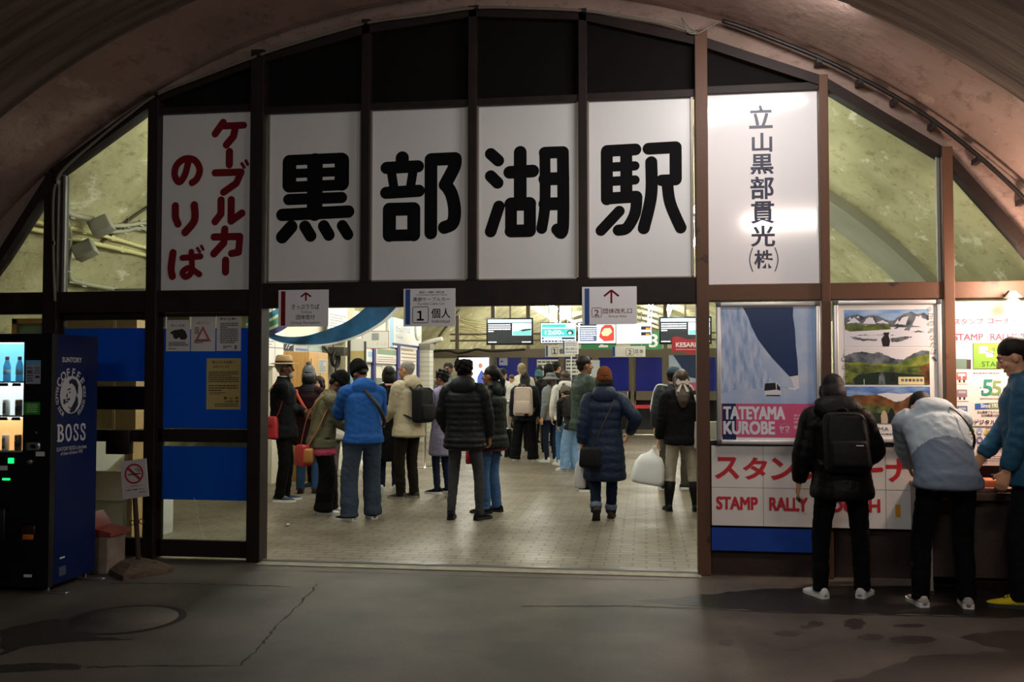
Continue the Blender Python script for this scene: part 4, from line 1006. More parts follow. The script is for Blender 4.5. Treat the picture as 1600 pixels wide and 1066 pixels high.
pinkr = mat('pinkish_red_print', 'c8304a', .5)
tx(L_, f, 'スタンプ', 1491, 497, 1539, 507, 0, .035); tx(L_, f, 'コーナー', 1545, 497, 1594, 506, 0, .035); tx(L_, f, 'STAMP', 1491, 521, 1538, 532, 0, .035); tx(L_, f, 'RALLY', 1549, 521, 1592, 532, 0, .035); tx(L_, f, 'BOOTH', 1597, 521, 1640, 532, 0, .035)
box2(L_, f, 1491, 561, 1512, 577, 1); box2(L_, f, 1511, 562, 1518, 577, 2)
L_.build('lettering', [pinkr, mat('grey_green_panel', '5f7a70', .5), mat('dark_edge', '3a2e2a', .5)], o)
lime = mat('lime_green_sign', '6a9a34', .5)
def dg(L_, f, k):
    box2(L_, f, 1530, 541, 1544, 552, 0); box2(L_, f, 1541, 549, 1552, 558, 0); L_.stroke([f(1540, 548), f(1553, 553)], 1.5 * k, 1); tx(L_, f, 'スタンプ台', 1549, 543, 1590, 550, 1, .01); tx(L_, f, 'STAMP', 1534, 565, 1572, 573, 1); tx(L_, f, 'HERE', 1576, 565, 1606, 573, 1)
poster('lime green stamp sign with two small white pictures under the pink headline', 1521, 1640, 535.5, 576, -.026, lime, dg, [w_sign, mat('dark_green_print', '1e3a1a', .5)], 'stamp_sign', 'sign', .005)
def d55(L_, f, k):
    for i, (y, c1, c2) in enumerate(((579, 3, 3), (606, 4, 4), (632, 5, 6))):
        box2(L_, f, 1496, y + 3, 1512, y + 15, c1); box2(L_, f, 1498, y + 5, 1510, y + 9, 9 if i else 0); box2(L_, f, 1497, y + 11, 1511, y + 13, c2); box2(L_, f, 1499, y + 15, 1502, y + 19, 1); box2(L_, f, 1506, y + 15, 1509, y + 19, 1); box2(L_, f, 1494, y + 21.5, 1514, y + 22, 1)
        if i == 0: box2(L_, f, 1503, y + 5, 1505, y + 14, 0)
    L_.fine(*f(1522, 585), *f(1563, 581.5), 1, 8, 3)
    tx(L_, f, '5', 1534, 593, 1551, 619, 2, .03, skew=.1); tx(L_, f, '5', 1549, 595, 1565, 618, 7, .03, skew=.1); L_.disc(*f(1536, 612), 2 * k, None, 5); L_.disc(*f(1543, 606), 1.5 * k, None, 5); L_.disc(*f(1533, 606), 1.2 * k, None, 2)
    tx(L_, f, 'anniversary', 1532, 621, 1566, 625.5, 8, .01); tx(L_, f, 'th', 1560, 614, 1568, 619, 2)
    L_.poly([f(*p) for p in ((1524, 631), (1566, 629), (1566, 638), (1524, 640))], 5); L_.poly([f(1546, 630), f(1600, 629), f(1600, 638), f(1546, 639)], 7); tx(L_, f, 'Since 1971', 1533, 631, 1563, 637.5, 0, .02)
    tx(L_, f, '立山黒部アルペンルート', 1527, 642, 1572, 646.5, 1, .02); tx(L_, f, '全線開業55周年', 1533, 647.5, 1566, 651.5, 1, .02)
    L_.poly([f(*p) for p in ((1497, 664), (1498, 658), (1506, 656), (1516, 655), (1519, 662), (1518, 664))], 6); tx(L_, f, 'デジタル駅スタンプ', 1521, 656, 1600, 664, 1, .03)
    box2(L_, f, 1496, 666, 1640, 668, 8)
    for i in range(3):
        for j in range(2):
            x, y = 1505 + i * 12.5, 674 + j * 14
            L_.disc(*f(x, y), 5 * k, None, (3, 10, 6, 3, 8, 5)[i + 3 * j]); L_.disc(*f(x, y + .5), 3 * k, None, 0); L_.stroke([f(x - 2, y + 1), f(x, y - 1.5), f(x + 2, y + 1)], 1.2 * k, (5, 2, 5, 3, 1, 3)[i + 3 * j]); L_.fine(*f(x - 5, y + 7.5), *f(x + 5, y + 5.8), 1, 8, i)
    box2(L_, f, 1538, 673, 1600, 679, 11); L_.fine(*f(1540, 678), *f(1598, 674), 2, 8, 6); L_.fine(*f(1540, 671), *f(1600, 669), 1, 8, 7)
    for j in range(4): box2(L_, f, 1540, 681 + j * 3, 1551, 683 + j * 3, 3 if j % 2 == 0 else 5)
    L_.disc(*f(1559, 687), 5.5 * k, None, 3); L_.disc(*f(1559, 687), 4.4 * k, None, 0); tx(L_, f, '印', 1556, 684, 1562, 690, 3)
    L_.disc(*f(1551, 703), 1.6 * k, None, 1); L_.fine(*f(1555, 704), *f(1600, 701), 1, 8, 9); L_.fine(*f(1530, 722), *f(1600, 712), 3, 8, 9, fill=.35)
poster('white anniversary poster with a big 55, small trains and round stamps', 1492.5, 1640, 578.5, 728, -.026, mat('white_poster_paper', 'e6e0dc', .35), d55,
       [w_sign, dk, mat('teal_green_print', '2f8a72', .5), mat('soft_red_print', 'cf5a58', .5), mat('mauve_print', '8d7286', .5), mat('mid_blue_print', '2f5fa6', .5), mat('light_blue_print', '8fb2d6', .5), mat('moss_green_print', '7f9a62', .5), mat('grey_small_print', '77716c', .6), mat('window_grey_print', 'a9acb0', .5), mat('leaf_print', '5a9a58', .5), mat('yellow_print', 'e0cc3c', .5)], 'anniversary_poster', 'poster', .003)
def dph(L_, f, k): box2(L_, f, 1531, 700, 1541, 712, 0); L_.poly([f(*p) for p in ((1533, 711), (1535, 704), (1538, 702), (1540, 711))], 1); L_.disc(*f(1537, 704), 1.4 * k, None, 2)
o = poster('small dark framed picture on the anniversary poster above the stamp desk', 1528.5, 1544, 698, 715, -.042, mat('dark_photo_frame', '1b1412', .3), dph, [mat('rose_photo', 'a0564a', .4), mat('dark_photo', '4a1c1c', .4), mat('skin_photo', 'c99a80', .4)], 'picture_frame', 'picture', .015)

# stamp desk
dk_m = mat('dark_brown_desk', '3a2d26', .6, var=.25, vscale=5, bump=.15); dg_m = mat('grey_desk_panel', '8f8a86', .6, var=.15, vscale=4)
dx0, dy0 = 2.0 + .0, -.56
A = fl(1412, 906); 
dx0 = 1.965; zd = .76
ds = thing('stamp_desk', 'dark stamp desk with a grey side panel below the anniversary poster', 'desk', (2.7, -.33, 0))
mb = MB(); mb.rbox(dx0, -.52, zd - .03, 4.2, -.08, zd, .006); mb.build('top', mat('reddish_desk_top', '8a5a48', .35, var=.15, vscale=6), ds)
mb = MB(); mb.box(dx0 + .01, -.51, .03, dx0 + .04, -.085, zd - .03); mb.build('side_panel', dg_m, ds)
mb = MB(); mb.box(dx0 + .04, -.45, .12, 4.2, -.42, zd - .03); mb.build('front_panel', dk_m, ds)
mb = MB(); mb.rbox(dx0, -.525, zd - .09, 4.2, -.505, zd - .03, .004); mb.build('edge_strip', mat('worn_desk_edge', '5b4a3e', .4), ds)
for y in (-.48, -.12):
    mb = MB(); mb.box(dx0 + .01, y - .02, 0, dx0 + .05, y + .02, .1); mb.build('leg', dk_m, ds)
def small(name, label, cat, mb, m, org, **kw): o = mb.build(name, m, None, V(*org)); tag(o, label, cat, **kw); return o
bx = at(1530, 760, -.35); mb = MB(); mb.rbox(bx.x - .13, -.45, zd, bx.x + .10, -.28, zd + .05, .006); small('stamp_box', 'orange lit stamp box on the desk between the two people', 'box', mb, mat('orange_stamp_box', 'c07048', .5), (bx.x, -.36, zd))
bx = at(1562, 755, -.25); mb = MB(); mb.rbox(bx.x - .05, -.30, zd, bx.x + .12, -.2, zd + .07, .01); small('stamp_pad', 'small black stamp pad at the back of the stamp desk', 'stamp pad', mb, black_gloss, (bx.x, -.25, zd))
# lamp above the corner
lp = at(1583, 474, -.2)
lt = thing('spot_lamp', 'small bright lamp shining on the corner board at the right edge', 'lamp', (lp.x, -.05, lp.z))
MB().ell((lp.x, -.2, lp.z), (.05, .05, .04)).build('bulb', glow('warm_bulb', 'ffd2a8', 22), lt)
MB().tube([(lp.x, -.03, lp.z + .06), (lp.x, -.12, lp.z + .09), (lp.x, -.2, lp.z + .05)], .012, 8).build('arm', black_gloss, lt)
MB().lathe([(.02, .09), (.06, .045), (.062, .04), (.02, .08)], (lp.x, -.2, lp.z), 16).build('shade', alu_w, lt)
# tube lamp at the crown of the arch (its light is the area lamp at the top of the script)
lt = thing('tube_lamp', 'lit tube lamp under the tunnel ceiling above the small navy kanji panel', 'lamp', (.95, -1.06, 4.2))
MB().box(.35, -1.10, 4.20, 1.55, -1.02, 4.24).build('housing', alu_w, lt)
MB().tube([(.4, -1.06, 4.185), (1.5, -1.06, 4.185)], .014, 10).build('tube', glow('warm_tube', 'ffe2cc', 12), lt)
# ================================================================ hall lighting: fluorescent fixtures under the vault
fix_m = mat('white_fixture', 'd8d8d4', .5); tube_m = glow('fluorescent_tube', HALL_C, HALL_E)
def fixture(x, y, z, L=2.4, grp='fluorescent fixtures of the hall', lab='white twin tube fluorescent fixture under the hall vault above the name panels'):
    t = thing('fluorescent_light', lab, 'light', (x, y, z), 0, grp)
    MB().box(x - .035, y - L / 2, z - .03, x + .035, y + L / 2, z + .04).build('housing', fix_m, t)
    for s in (-.06, .06): MB().tube([(x + s, y - L / 2 + .03, z - .022), (x + s, y + L / 2 - .03, z - .022)], .02, 8).build('tube', tube_m, t)
    rods = MB()
    zt = zarc(x, 5.98 if y < 8 else 5.78)
    for yy in (y - L / 2 + .3, y + L / 2 - .3): rods.tube([(x, yy, z + .04), (x, yy, zt)], .008, 6)
    rods.build('hanger', fix_m, t)
for x in (-3.6, .6):
    for y in (1.6, 4.6, 7.6, 10.8, 14.0): fixture(x, y, 3.35)
for i, (x_, y_) in enumerate(((842, 484), (858, 494), (872, 503), (884, 512))):
    d = 20.5 + i * 4.0
    p = at(x_, y_, d); fixture(p.x, d, p.z, 2.6, 'lights beyond the back glazing', 'bright tube light in the row seen through the glazing over the back doors')
for i, (x_, y_) in enumerate(((1046, 481), (1043, 490))):
    d = 20.5 + i * 5; p = at(x_, y_, d); fixture(p.x, d, p.z, 2.4, 'right row of lights beyond the back glazing', 'tube light over the rightmost screen, seen through the back glazing')

for y_ in (19.5, 22.5, 26.0, 30.0, 34.0, 38.5, 43.0):
    for x_ in (-3.2, .2): fixture(x_, y_, 3.98, 2.4, 'added fixtures beyond the back doors', 'added fluorescent fixture brightening the far vault, out of sight above the doorway beam')  # extra lights added out of view to brighten the far vault
# ================================================================ left wall of the hall: ticket windows
XW = -5.30
mb = MB(); mb.box(XW - .2, 5.4, 0, XW, 14.4, 2.75); struct('wall_left', mb, mat('white_hall_wall', 'e6e2d2', .6, var=.06, vscale=3))
tile_m = None
def tilemat():
    m = bpy.data.materials.new('white_wall_tile'); m.use_nodes = True; N, L = m.node_tree.nodes, m.node_tree.links
    tc = N.new('ShaderNodeTexCoord'); mp = N.new('ShaderNodeMapping'); mp.inputs['Rotation'].default_value = (rad(90), 0, 0); bk = N.new('ShaderNodeTexBrick'); bk.inputs['Scale'].default_value = 1
    bk.offset = 0; bk.inputs['Brick Width'].default_value = .6; bk.inputs['Row Height'].default_value = .11; bk.inputs['Mortar Size'].default_value = .006
    for n, c in (('Color1', 'cfcdbf'), ('Color2', 'c6c4b6'), ('Mortar', '8a887c')): bk.inputs[n].default_value = (*hexc(c), 1)
    L.new(tc.outputs['Object'], mp.inputs[0]); L.new(mp.outputs[0], bk.inputs[0]); L.new(bk.outputs[0], N['Principled BSDF'].inputs['Base Color']); return m
tile_m = tilemat()
p = fl(655, 690)
mb = MB(); mb.box(-5.35, 14.1, 0, -5.0, 14.5, 2.15); struct('pillar_tile', mb, tile_m)
mb = MB(); mb.box(-5.38, 14.08, 2.15, -4.98, 14.52, 2.3); struct('pillar_cap', mb, mat('grey_band_paint', '7f7e74', .6))
# boards on that wall; picture rectangle -> rectangle on the wall plane x = XW
def wboard(name, label, cat, xl, xr, yt, yb, m, draw=None, mats=None, X=XW + .006, th=.02, group=None):
    a, b = atx(xl, (yt + yb) / 2, X), atx(xr, (yt + yb) / 2, X); xm = (xl + xr) / 2
    z1, z0 = atx(xm, yt, X).z, atx(xm, yb, X).z
    mb = MB(); mb.box(X, a.y, z0, X + th, b.y, z1); o = mb.build(name, m, None, V(X, (a.y + b.y) / 2, z0)); tag(o, label, cat, group)
    if draw:
        Wd, Hd = b.y - a.y, z1 - z0
        L_ = MB().plane((X + th, a.y, z0), (0, 1, 0), (0, 0, 1), .002); L_.step = .001
        draw(L_, Wd, Hd); L_.build('print', mats, o)
    return o
wlit = mat('white_sign_sheet', 'e8e8e2', .5); pale_blue = mat('pale_blue_print', '9fc4e2', .5); dkf = mat('dark_frame', '2a2522', .5); skyp = mat('sky_teal_print', '4fb0c4', .5); sandp = mat('sand_print', 'c9b878', .5)
def lines(n, mi, s=1, fill=.5, m=.08): return lambda L_, w, h: L_.fine(w * m, h * m, w * (1 - m), h * (1 - m), n, mi, s, fill)
lg = mat('light_grey_print', '9a9c9c', .6); grn = mat('green_header_print', '4f8a5a', .5); blu = mat('blue_header_print', '5a74a4', .5)
wboard('wall_chart', 'white tiled chart board behind the man in the straw hat', 'board', 405, 441, 515, 572, wlit, lambda L_, w, h: (L_.rect(0, h * .49, w, h * .52, 0), L_.rect(w * .6, 0, w * .62, h, 0), L_.fine(w * .05, h * .55, w * .55, h * .95, 5, 0, 2, .4)), [lg])
wboard('wall_screen', 'small dark screen with white curved lines on the ticket wall', 'screen', 441.5, 456, 534.5, 548, black_gloss, lambda L_, w, h: (L_.stroke([(w * .2, h * .25), (w * .45, h * .8), (w * .7, h * .8)], h * .08, 0), L_.stroke([(w * .45, h * .2), (w * .6, h * .6), (w * .9, h * .7)], h * .08, 0)), [glow('screen_white', 'cfd8e8', 1.2)])
wboard('timetable_board', 'grey timetable board with a blue header beside the wooden cabinet', 'board', 457, 479, 533, 640, mat('grey_board', 'a9adac', .45), lambda L_, w, h: (L_.rect(w * .1, h * .86, w * .95, h * .89, 1), L_.rect(w * .1, h * .80, w * .95, h * .83, 1), L_.fine(w * .1, h * .1, w * .95, h * .75, 16, 0, 3, .35)), [lg, blu])
wboard('timetable_board', 'grey timetable board with a green header, right of the blue headed one', 'board', 480, 502, 535, 640, mat('grey_board', 'a9adac', .45), lambda L_, w, h: (L_.rect(w * .05, h * .80, w * .95, h * .85, 1), L_.rect(w * .05, h * .88, w * .95, h * .90, 2), L_.fine(w * .05, h * .1, w * .95, h * .75, 16, 0, 4, .35)), [lg, grn, mat('pale_green_header', 'a6c4a8', .5)])
mb = MB(); a, b = atx(502.5, 600, XW + .02), atx(531, 600, XW + .02); mb.box(XW, a.y, 0, XW + .03, b.y, a.z + .8); struct('wall_block', mb, mat('grey_block_wall', '8f8b7c', .8, col2='6e6a5e', vscale=5))
mb = MB(); a = atx(508, 545, XW + .05); mb.tube([atx(505, 541, XW + .06), atx(518, 555, XW + .1)], .025, 6); mb.box(XW + .03, atx(510, 550, XW).y, atx(515, 556, XW).z, XW + .3, atx(524, 550, XW).y, atx(515, 543, XW).z); small('wall_bracket', 'dark metal bracket box on the grey block wall above the cable coil', 'bracket', mb, mat('dark_grey_metal', '3c3a36', .5), tuple(a))
ct = atx(523, 562, XW + .14)
mb = MB()
for r in (.11, .125, .14): mb.tube([ct + V((r - .12) * 1.5, r * 1.3 * math.cos(t), r * math.sin(t)) for t in [i * 2 * PI / 24 for i in range(25)]], .014, 6, side=(1, 0, 0), caps=False)
mb.tube([ct + V(0, 0, .13), ct + V(-.05, 0, .3), ct + V(-.12, 0, .32)], .012, 6); mb.tube([ct + V(0, .05, -.12), ct + V(0, .06, -.5)], .014, 6)
small('cable_coil', 'black cable coiled on the grey block wall', 'cable', mb, cable_b, tuple(ct))
a, b = atx(531, 600, XW + .02), atx(545, 600, XW + .02); mb = MB(); mb.box(XW, a.y, 0, XW + .12, b.y, 3.0); struct('pillar_cream', mb, cream)
wboard('notice_sheet', 'large white printed sheet high on the wall behind the blue streamer', 'notice', 511, 541, 474, 531, wlit, lambda L_, w, h: L_.fine(w * .08, h * .1, w * .92, h * .7, 8, 0, 4, .35), [lg], X=XW + .125, th=.02)
# wooden cabinet
ca = atx(441, 600, XW + .5)
y0 = atx(440, 590, XW).y; y1 = atx(472, 590, XW).y; zt = atx(456, 551, XW).z
wood_l = mat('light_pine_wood', 'c79a58', .5, col2='b5854a', vscale=3, stretch=(8, 8, .8))
cb = thing('wooden_cabinet', 'light pine cabinet with a pinned notice behind the man in the straw hat', 'cabinet', (XW + .25, (y0 + y1) / 2, 0))
mb = MB(); mb.rbox(XW + .02, y0, 0, XW + .42, y1, zt, .01); mb.build('body', wood_l, cb)
mb = MB(); mb.box(XW + .42, y0 + .06, .1, XW + .44, (y0 + y1) / 2 - .01, zt - .1); mb.box(XW + .42, (y0 + y1) / 2 + .01, .1, XW + .44, y1 - .06, zt - .1); mb.build('door', mat('pine_door', 'd2a866', .5, var=.12, vscale=3, stretch=(8, 8, .8)), cb)
L_ = MB().plane((XW + .44, y0, 0), (0, 1, 0), (0, 0, 1), .004); ym = (y1 - y0); L_.rect(ym * .4, atx(458, 583, XW).z, ym * .82, atx(458, 561, XW).z, 0); L_.fine(ym * .44, atx(458, 581, XW).z, ym * .78, atx(458, 563, XW).z, 6, 1, 3, .4); L_.build('notice', [mat('grey_notice', 'b3b7b8', .5), grey_ink], cb)
# white tiled plinth by the cabinet foot
a = fl(440, 742); mb = MB(); mb.rbox(XW + .46, 6.5, 0, XW + .72, 9.4, .12, .01); mb.rbox(XW + .46, 6.6, .12, XW + .6, 9.2, .42, .01); small('counter_plinth', 'low white stepped plinth at the foot of the ticket wall', 'plinth', mb, mat('white_plinth', 'c9c7bb', .5), (XW + .3, 8, 0))
# rollup poster stands, framed boards further along
def stand(label, xl, xr, yt, yb, Y, draw, mats, dark=True):
    x0, x1, z0, z1 = sign_rect(xl, xr, yt, yb, Y); t = thing('poster_stand', label, 'poster stand', ((x0 + x1) / 2, Y, 0))
    w = (x1 - x0)
    mb = MB(); mb.rbox(x0 - .05, Y - .02, 0, x0, Y + .03, z1 + .02, .004); mb.rbox(x1, Y - .02, 0, x1 + .03, Y + .03, z1 - .05, .004); mb.box(x0 - .05, Y, z0 - .05, x1 + .03, Y + .02, z0); mb.build('frame', dkf, t)
    mb = MB(); mb.box(x0, Y, z0, x1, Y + .01, z1); L_ = mb.plane((x0, Y, z0), (1, 0, 0), (0, 0, 1), .002); mb.m = [0] * len(mb.m); draw(mb, w, z1 - z0); mb.build('print', mats, t)
stand('tall poster stand with yellow and blue bands left of the ticket window', 547.5, 569, 529, 650, 8.0, lambda m, w, h: (m.rect(0, h * .72, w, h * .84, 1), m.rect(0, h * .62, w, h * .7, 1), m.rect(0, h * .585, w, h * .615, 2), m.rect(0, .02, w, h * .58, 3)), [wlit, sandp, skyp, pale_blue])
def sgn(label, xl, xr, yt, yb, Y, draw, mats, name='hanging_sign', m=None, th=.04, rods=True, ztop=None):
    o, face, f, k, S = board(name, label, 'sign', xl, xr, yt, yb, Y, m or wlit, th); L_ = face(.002); draw(L_, f, k); L_.build('print', mats, o)
    if rods:
        x0, x1, z0, z1 = sign_rect(xl, xr, yt, yb, Y); mb = MB()
        for x in (x0 + (x1 - x0) * .12, x1 - (x1 - x0) * .12): mb.tube([(x, Y + th / 2, z1 - .01), (x, Y + th / 2, ztop or zarc(x, 5.97 if Y < 8.2 else 5.7))], .008, 6)
        mb.build('hanger', alu, o)
    return o
redl = mat('red_edge_print', 'b05a48', .5)
def ds1(L_, f, k):
    for r in ((565, 517, 608, 518), (565, 544, 608, 545), (565, 517, 566, 545), (607, 517, 608, 545)): box2(L_, f, *r, 0)
    box2(L_, f, 581, 521, 592, 532, 1); tx(L_, f, 'きっぷ', 588, 535, 604, 540, 2)
sgn('white hanging sign with a thin red border over the ticket window', 565, 608, 517, 545, 8.6, ds1, [redl, lg, mat('pale_rose_print', 'd6b8ae', .5)])
wboard('ticket_sign', 'large pale sign with blue lettering on the upper ticket wall', 'sign', 604, 656, 500, 545, wlit, lambda L_, w, h: (L_.rect(w * .02, 0, w * .14, h, 0), L_.text('きっぷうりば', w * .2, h * .55, w * .62, h * .75, 1, .01), L_.text('Ticket', w * .2, h * .32, w * .4, h * .42, 1)), [pale_blue, mat('sky_blue_lettering', '6f9ccc', .5)], th=.04)
mb = MB(); a = atx(653, 517, XW + .4); mb.lathe([(.2, -.03), (.22, -.015), (.22, .015), (.2, .03)], tuple(a), 28, sy=1.0, M=Matrix.Rotation(rad(90), 4, 'Y'), sx=1); mb.tube([a + V(0, 0, .2), a + V(-.1, 0, .62)], .012, 6); small('wall_clock', 'pale oval faced clock on the ticket wall right of the blue lettered sign', 'clock', mb, wlit, tuple(a))
wboard('fare_board', 'framed fare table behind the white hanging sign', 'board', 586, 619, 545, 569, wlit, lambda L_, w, h: (L_.fine(w * .05, h * .08, w * .95, h * .5, 3, 1, 2, .4), L_.rect(w * .05, h * .6, w * .95, h * .95, 0)), [mat('hill_green_print', '7f9a78', .5), mat('tan_print', 'b08a5c', .5)])
wboard('fare_board', 'tall white fare board near the tiled pillar', 'board', 623, 651, 541, 625, wlit, lambda L_, w, h: L_.fine(w * .08, h * .62, w * .9, h * .95, 5, 0, 6, .4), [mat('tan_print', 'b08a5c', .5)])
wboard('wall_poster', 'green and white poster low on the ticket wall beside the dark haired head', 'poster', 597, 617, 572, 620, wlit, lambda L_, w, h: L_.rect(w * .1, h * .2, w * .9, h * .95, 0), [mat('apple_green_print', '8fc06a', .5)])
wboard('wall_poster', 'narrow white poster on the ticket wall right of the poster stand', 'poster', 571, 582, 546, 566, wlit, lambda L_, w, h: L_.rect(w * .2, h * .4, w * .8, h * .8, 0), [pale_blue])
vio = mat('violet_window_frame', '2f2f74', .5)
mb = MB()
for xa, xb, ya, yb in ((582, 585, 545, 660), (571, 620, 567, 569.5), (619.5, 623, 540, 660), (651, 654.5, 541, 660), (612, 656, 539, 541.5)):
    A, B = atx(xa, ya, XW + .03), atx(xb, yb, XW + .03); mb.box(XW, A.y, min(A.z, B.z), XW + .06, B.y, max(A.z, B.z))
w_ = thing('ticket_window', 'dark violet framed ticket window on the left wall of the hall', 'ticket window', (XW, 11, .9)); mb.build('frame', vio, w_)
mb = MB(); mb.rbox(XW, 9.2, .9, XW + .35, 13.8, .95, .01); mb.build('ledge', wood_l, w_)
mb = MB(); mb.box(XW, 9.3, 1.0, XW + .004, 13.7, 1.5); mb.build('pane', mat('ticket_glass', '8a8f80', .1), w_)

# pipes and boxes on the vault, seen through the upper left window
pipe_m = mat('grey_conduit', '8f8d78', .5, .2); pipe_y = mat('yellowed_conduit', 'c2ba82', .5); box_m = mat('grey_junction_box', '8b8a7a', .6, var=.15, vscale=5)
def vp(x, y, Y=1.2, out=-.0):                      # point near the vault
    return at(x, y, Y)
def onvault(x, y, off=.03):            # the point of the hall vault seen at a picture position, held off by off
    d = ray(x, y); d = d / d.y; Y = .08
    while Y < 3.1:
        p = CAMP + d * (Y - CAMP.y)
        if math.hypot(p.x + 1.42, p.z + 1.32) > 6.0 - off: break
        Y += .004
    return p
def pipe(label, pts, r, m, Y=1.2, name='conduit'):
    P = [onvault(p[0], p[1], r * 1.3) for p in pts]
    mb = MB(); mb.tube(catmull(P, 5), r, 10)
    for q in P[1:-1]: mb.box(q.x - .014, q.y - r - .006, q.z - r - .006, q.x + .014, q.y + r + .01, q.z + r + .006)
    o = mb.build(name, m, None, P[0]); tag(o, label, 'pipe')
pipe('upper of the two yellowed conduits crossing the upper left window', [(-10, 334), (70, 350), (130, 361), (175, 372), (236, 390), (330, 412)], .022, pipe_y)
pipe('lower of the two yellowed conduits crossing the upper left window', [(-10, 346), (70, 362), (130, 377), (190, 390), (240, 402), (330, 424)], .026, pipe_y)
pipe('grey conduit running from the far left into the upper junction box', [(-10, 300), (50, 315), (95, 325), (112, 336), (145, 342)], .030, pipe_m)
pipe('upper grey conduit leaving the upper junction box', [(172, 353), (200, 352), (220, 349), (250, 350), (330, 362)], .026, pipe_m)
pipe('lower grey conduit leaving the upper junction box', [(168, 362), (195, 361), (215, 356), (228, 358), (250, 364), (330, 380)], .026, pipe_m)
pipe('grey conduit bending down past the lower junction box', [(92, 335), (103, 348), (108, 370), (106, 420), (110, 437), (130, 443), (180, 452), (240, 462)], .03, pipe_m)
pipe('thin dark diagonal conduit above the junction boxes', [(120, 405), (148, 388), (200, 345), (240, 318)], .016, mat('dark_conduit', '55533f', .5), 1.25)
for lab, (x0_, y0_, x1_, y1_) in (('upper grey junction box tilted on the vault behind the left window', (140, 338, 176, 368)), ('lower grey junction box tilted on the vault behind the left window', (114, 380, 150, 402))):
    a = onvault((x0_ + x1_) / 2, (y0_ + y1_) / 2, .14); M = Matrix.Translation(a) @ Matrix.Rotation(rad(-28), 4, 'Y') @ Matrix.Rotation(rad(15), 4, 'Z')
    mb = MB(); mb.rbox(-.10, -.07, -.075, .10, .09, .075, .008, M=M); mb.box(-.085, -.074, -.06, .085, -.069, .06, M=M); small('junction_box', lab, 'box', mb, box_m, tuple(a))
a = at(212, 452, 1.5); mb = MB(); mb.rbox(a.x - .18, 1.4, 0, a.x + .3, 1.6, a.z, .01); small('grey_cabinet', 'top of a grey metal cabinet at the sill of the upper left window', 'cabinet', mb, mat('grey_cabinet_paint', '6a6a60', .5), tuple(a))
# picture and tan cupboard seen low through the left windows
fx0, fx1, fz0, fz1 = sign_rect(20, 78, 498, 560, .7)
t = thing('framed_picture', 'wood framed blue picture behind the far left window above the drink machine', 'picture', ((fx0 + fx1) / 2, .7, fz0))
mb = MB()
for q in ((fx0, fz0, fx0 + .05, fz1), (fx1 - .05, fz0, fx1, fz1), (fx0, fz1 - .05, fx1, fz1), (fx0, fz0, fx1, fz0 + .05)): mb.box(q[0], .68, q[1], q[2], .72, q[3])
mb.build('frame', wood_l, t); mb = MB(); mb.box(fx0 + .04, .70, fz0 + .04, fx1 - .04, .71, fz1 - .04); mb.build('print', mat('blue_picture_print', '5f93b4', .5, col2='a9bfa0', vscale=5), t)
mb = MB(); mb.box(fx0 + .06, .72, 0, fx0 + .11, .76, fz0 + .2); mb.box(fx1 - .11, .72, 0, fx1 - .06, .76, fz0 + .2); mb.build('easel_leg', wood_l, t)
tan = mat('tan_cupboard_panel', 'b99a6a', .6, var=.08, vscale=3)
t = thing('tan_cupboard', 'tan cupboard standing close behind the fixed window left of the sliding door', 'cupboard', (-4.7, .6, 0))
zc0, zc1 = at(180, 671, .45).z, at(180, 500, .45).z
mb = MB(); mb.box(-5.4, .45, zc0, -4.58, .8, zc1); mb.build('body', tan, t)
xs = at(177, 650, .44).x; mb = MB(); mb.box(xs - .012, .44, zc0, xs + .012, .452, zc1); mb.build('edge_strip', mat('pale_tan_strip', 'd2b688', .6), t)
mb = MB()
for x in (-5.35, -4.68): mb.box(x, .5, 0, x + .05, .8, zc0)
mb.build('leg', tan, t)
t = thing('white_counter', 'white counter with a slanted front seen low through the window by the no smoking sign', 'counter', (-4.6, 1.3, 0))
P = [V(-5.6, 1.0, 0), V(-5.6, 1.0, .62), V(-5.6, 1.35, .92), V(-5.6, 1.7, .92), V(-5.6, 1.7, 0)]
mb = MB(); mb.prism(P, (.6, 0, 0)); mb.build('body', mat('white_counter_panel', 'dcdeda', .45, var=.08, vscale=2), t)
mb = MB(); mb.box(-5.62, .98, .60, -5.01, 1.02, .625); mb.box(-5.62, .985, .33, -5.01, 1.005, .345); mb.build('edge_strip', alu_w, t)
mb = MB(); mb.box(-5.0, .995, 0, -4.95, 1.6, .95); mb.build('end_panel', mat('pale_grey_end', 'b4b8b2', .5), t)
mb = MB(); mb.rbox(at(248, 800, 1.2).x, 1.1, 0, at(263, 800, 1.2).x, 1.3, .62, .005); small('white_post', 'white square post behind the lower glass of the sliding door', 'post', mb, white_p, (at(255, 800, 1.2).x, 1.2, 0))

# ================================================================ streamers hung across the hall entrance
def streamer(label, mid, wid, Y, m, edge):
    """cloth band given by its middle line (picture, depth) and width in picture units"""
    P = catmull([V(*p) for p in mid], 8); Wd = catmull([V(w, 0, 0) for w in wid], 8)
    vs = []; k = 9; n = len(P)
    for i, (p, w) in enumerate(zip(P, Wd)):
        d = (P[min(i + 1, n - 1)] - P[max(i - 1, 0)]); d = Vector((d.x, d.y)).normalized(); q = Vector((-d.y, d.x))
        for j in range(k):
            s = (j / (k - 1) - .5); vs.append(at(p.x + q.x * w.x * s, p.y + q.y * w.x * s, Y + p.z + .05 * math.sin(i * .5 + s * 2)))
    fs = [(i * k + j, i * k + j + 1, (i + 1) * k + j + 1, (i + 1) * k + j) for i in range(n - 1) for j in range(k - 1)]
    mb = MB(); mb.add(vs, fs, 0, True)
    for i, f_ in enumerate(mb.f):
        j = i % (k - 1); mb.m[i] = edge(j)
    o = mb.build('cloth_streamer', m, None, vs[len(vs) // 2]); tag(o, label, 'streamer'); return o
sea = mat('ocean_cloth_print', '1f5a82', .7, col2='0f3d60', vscale=4, detail=7)
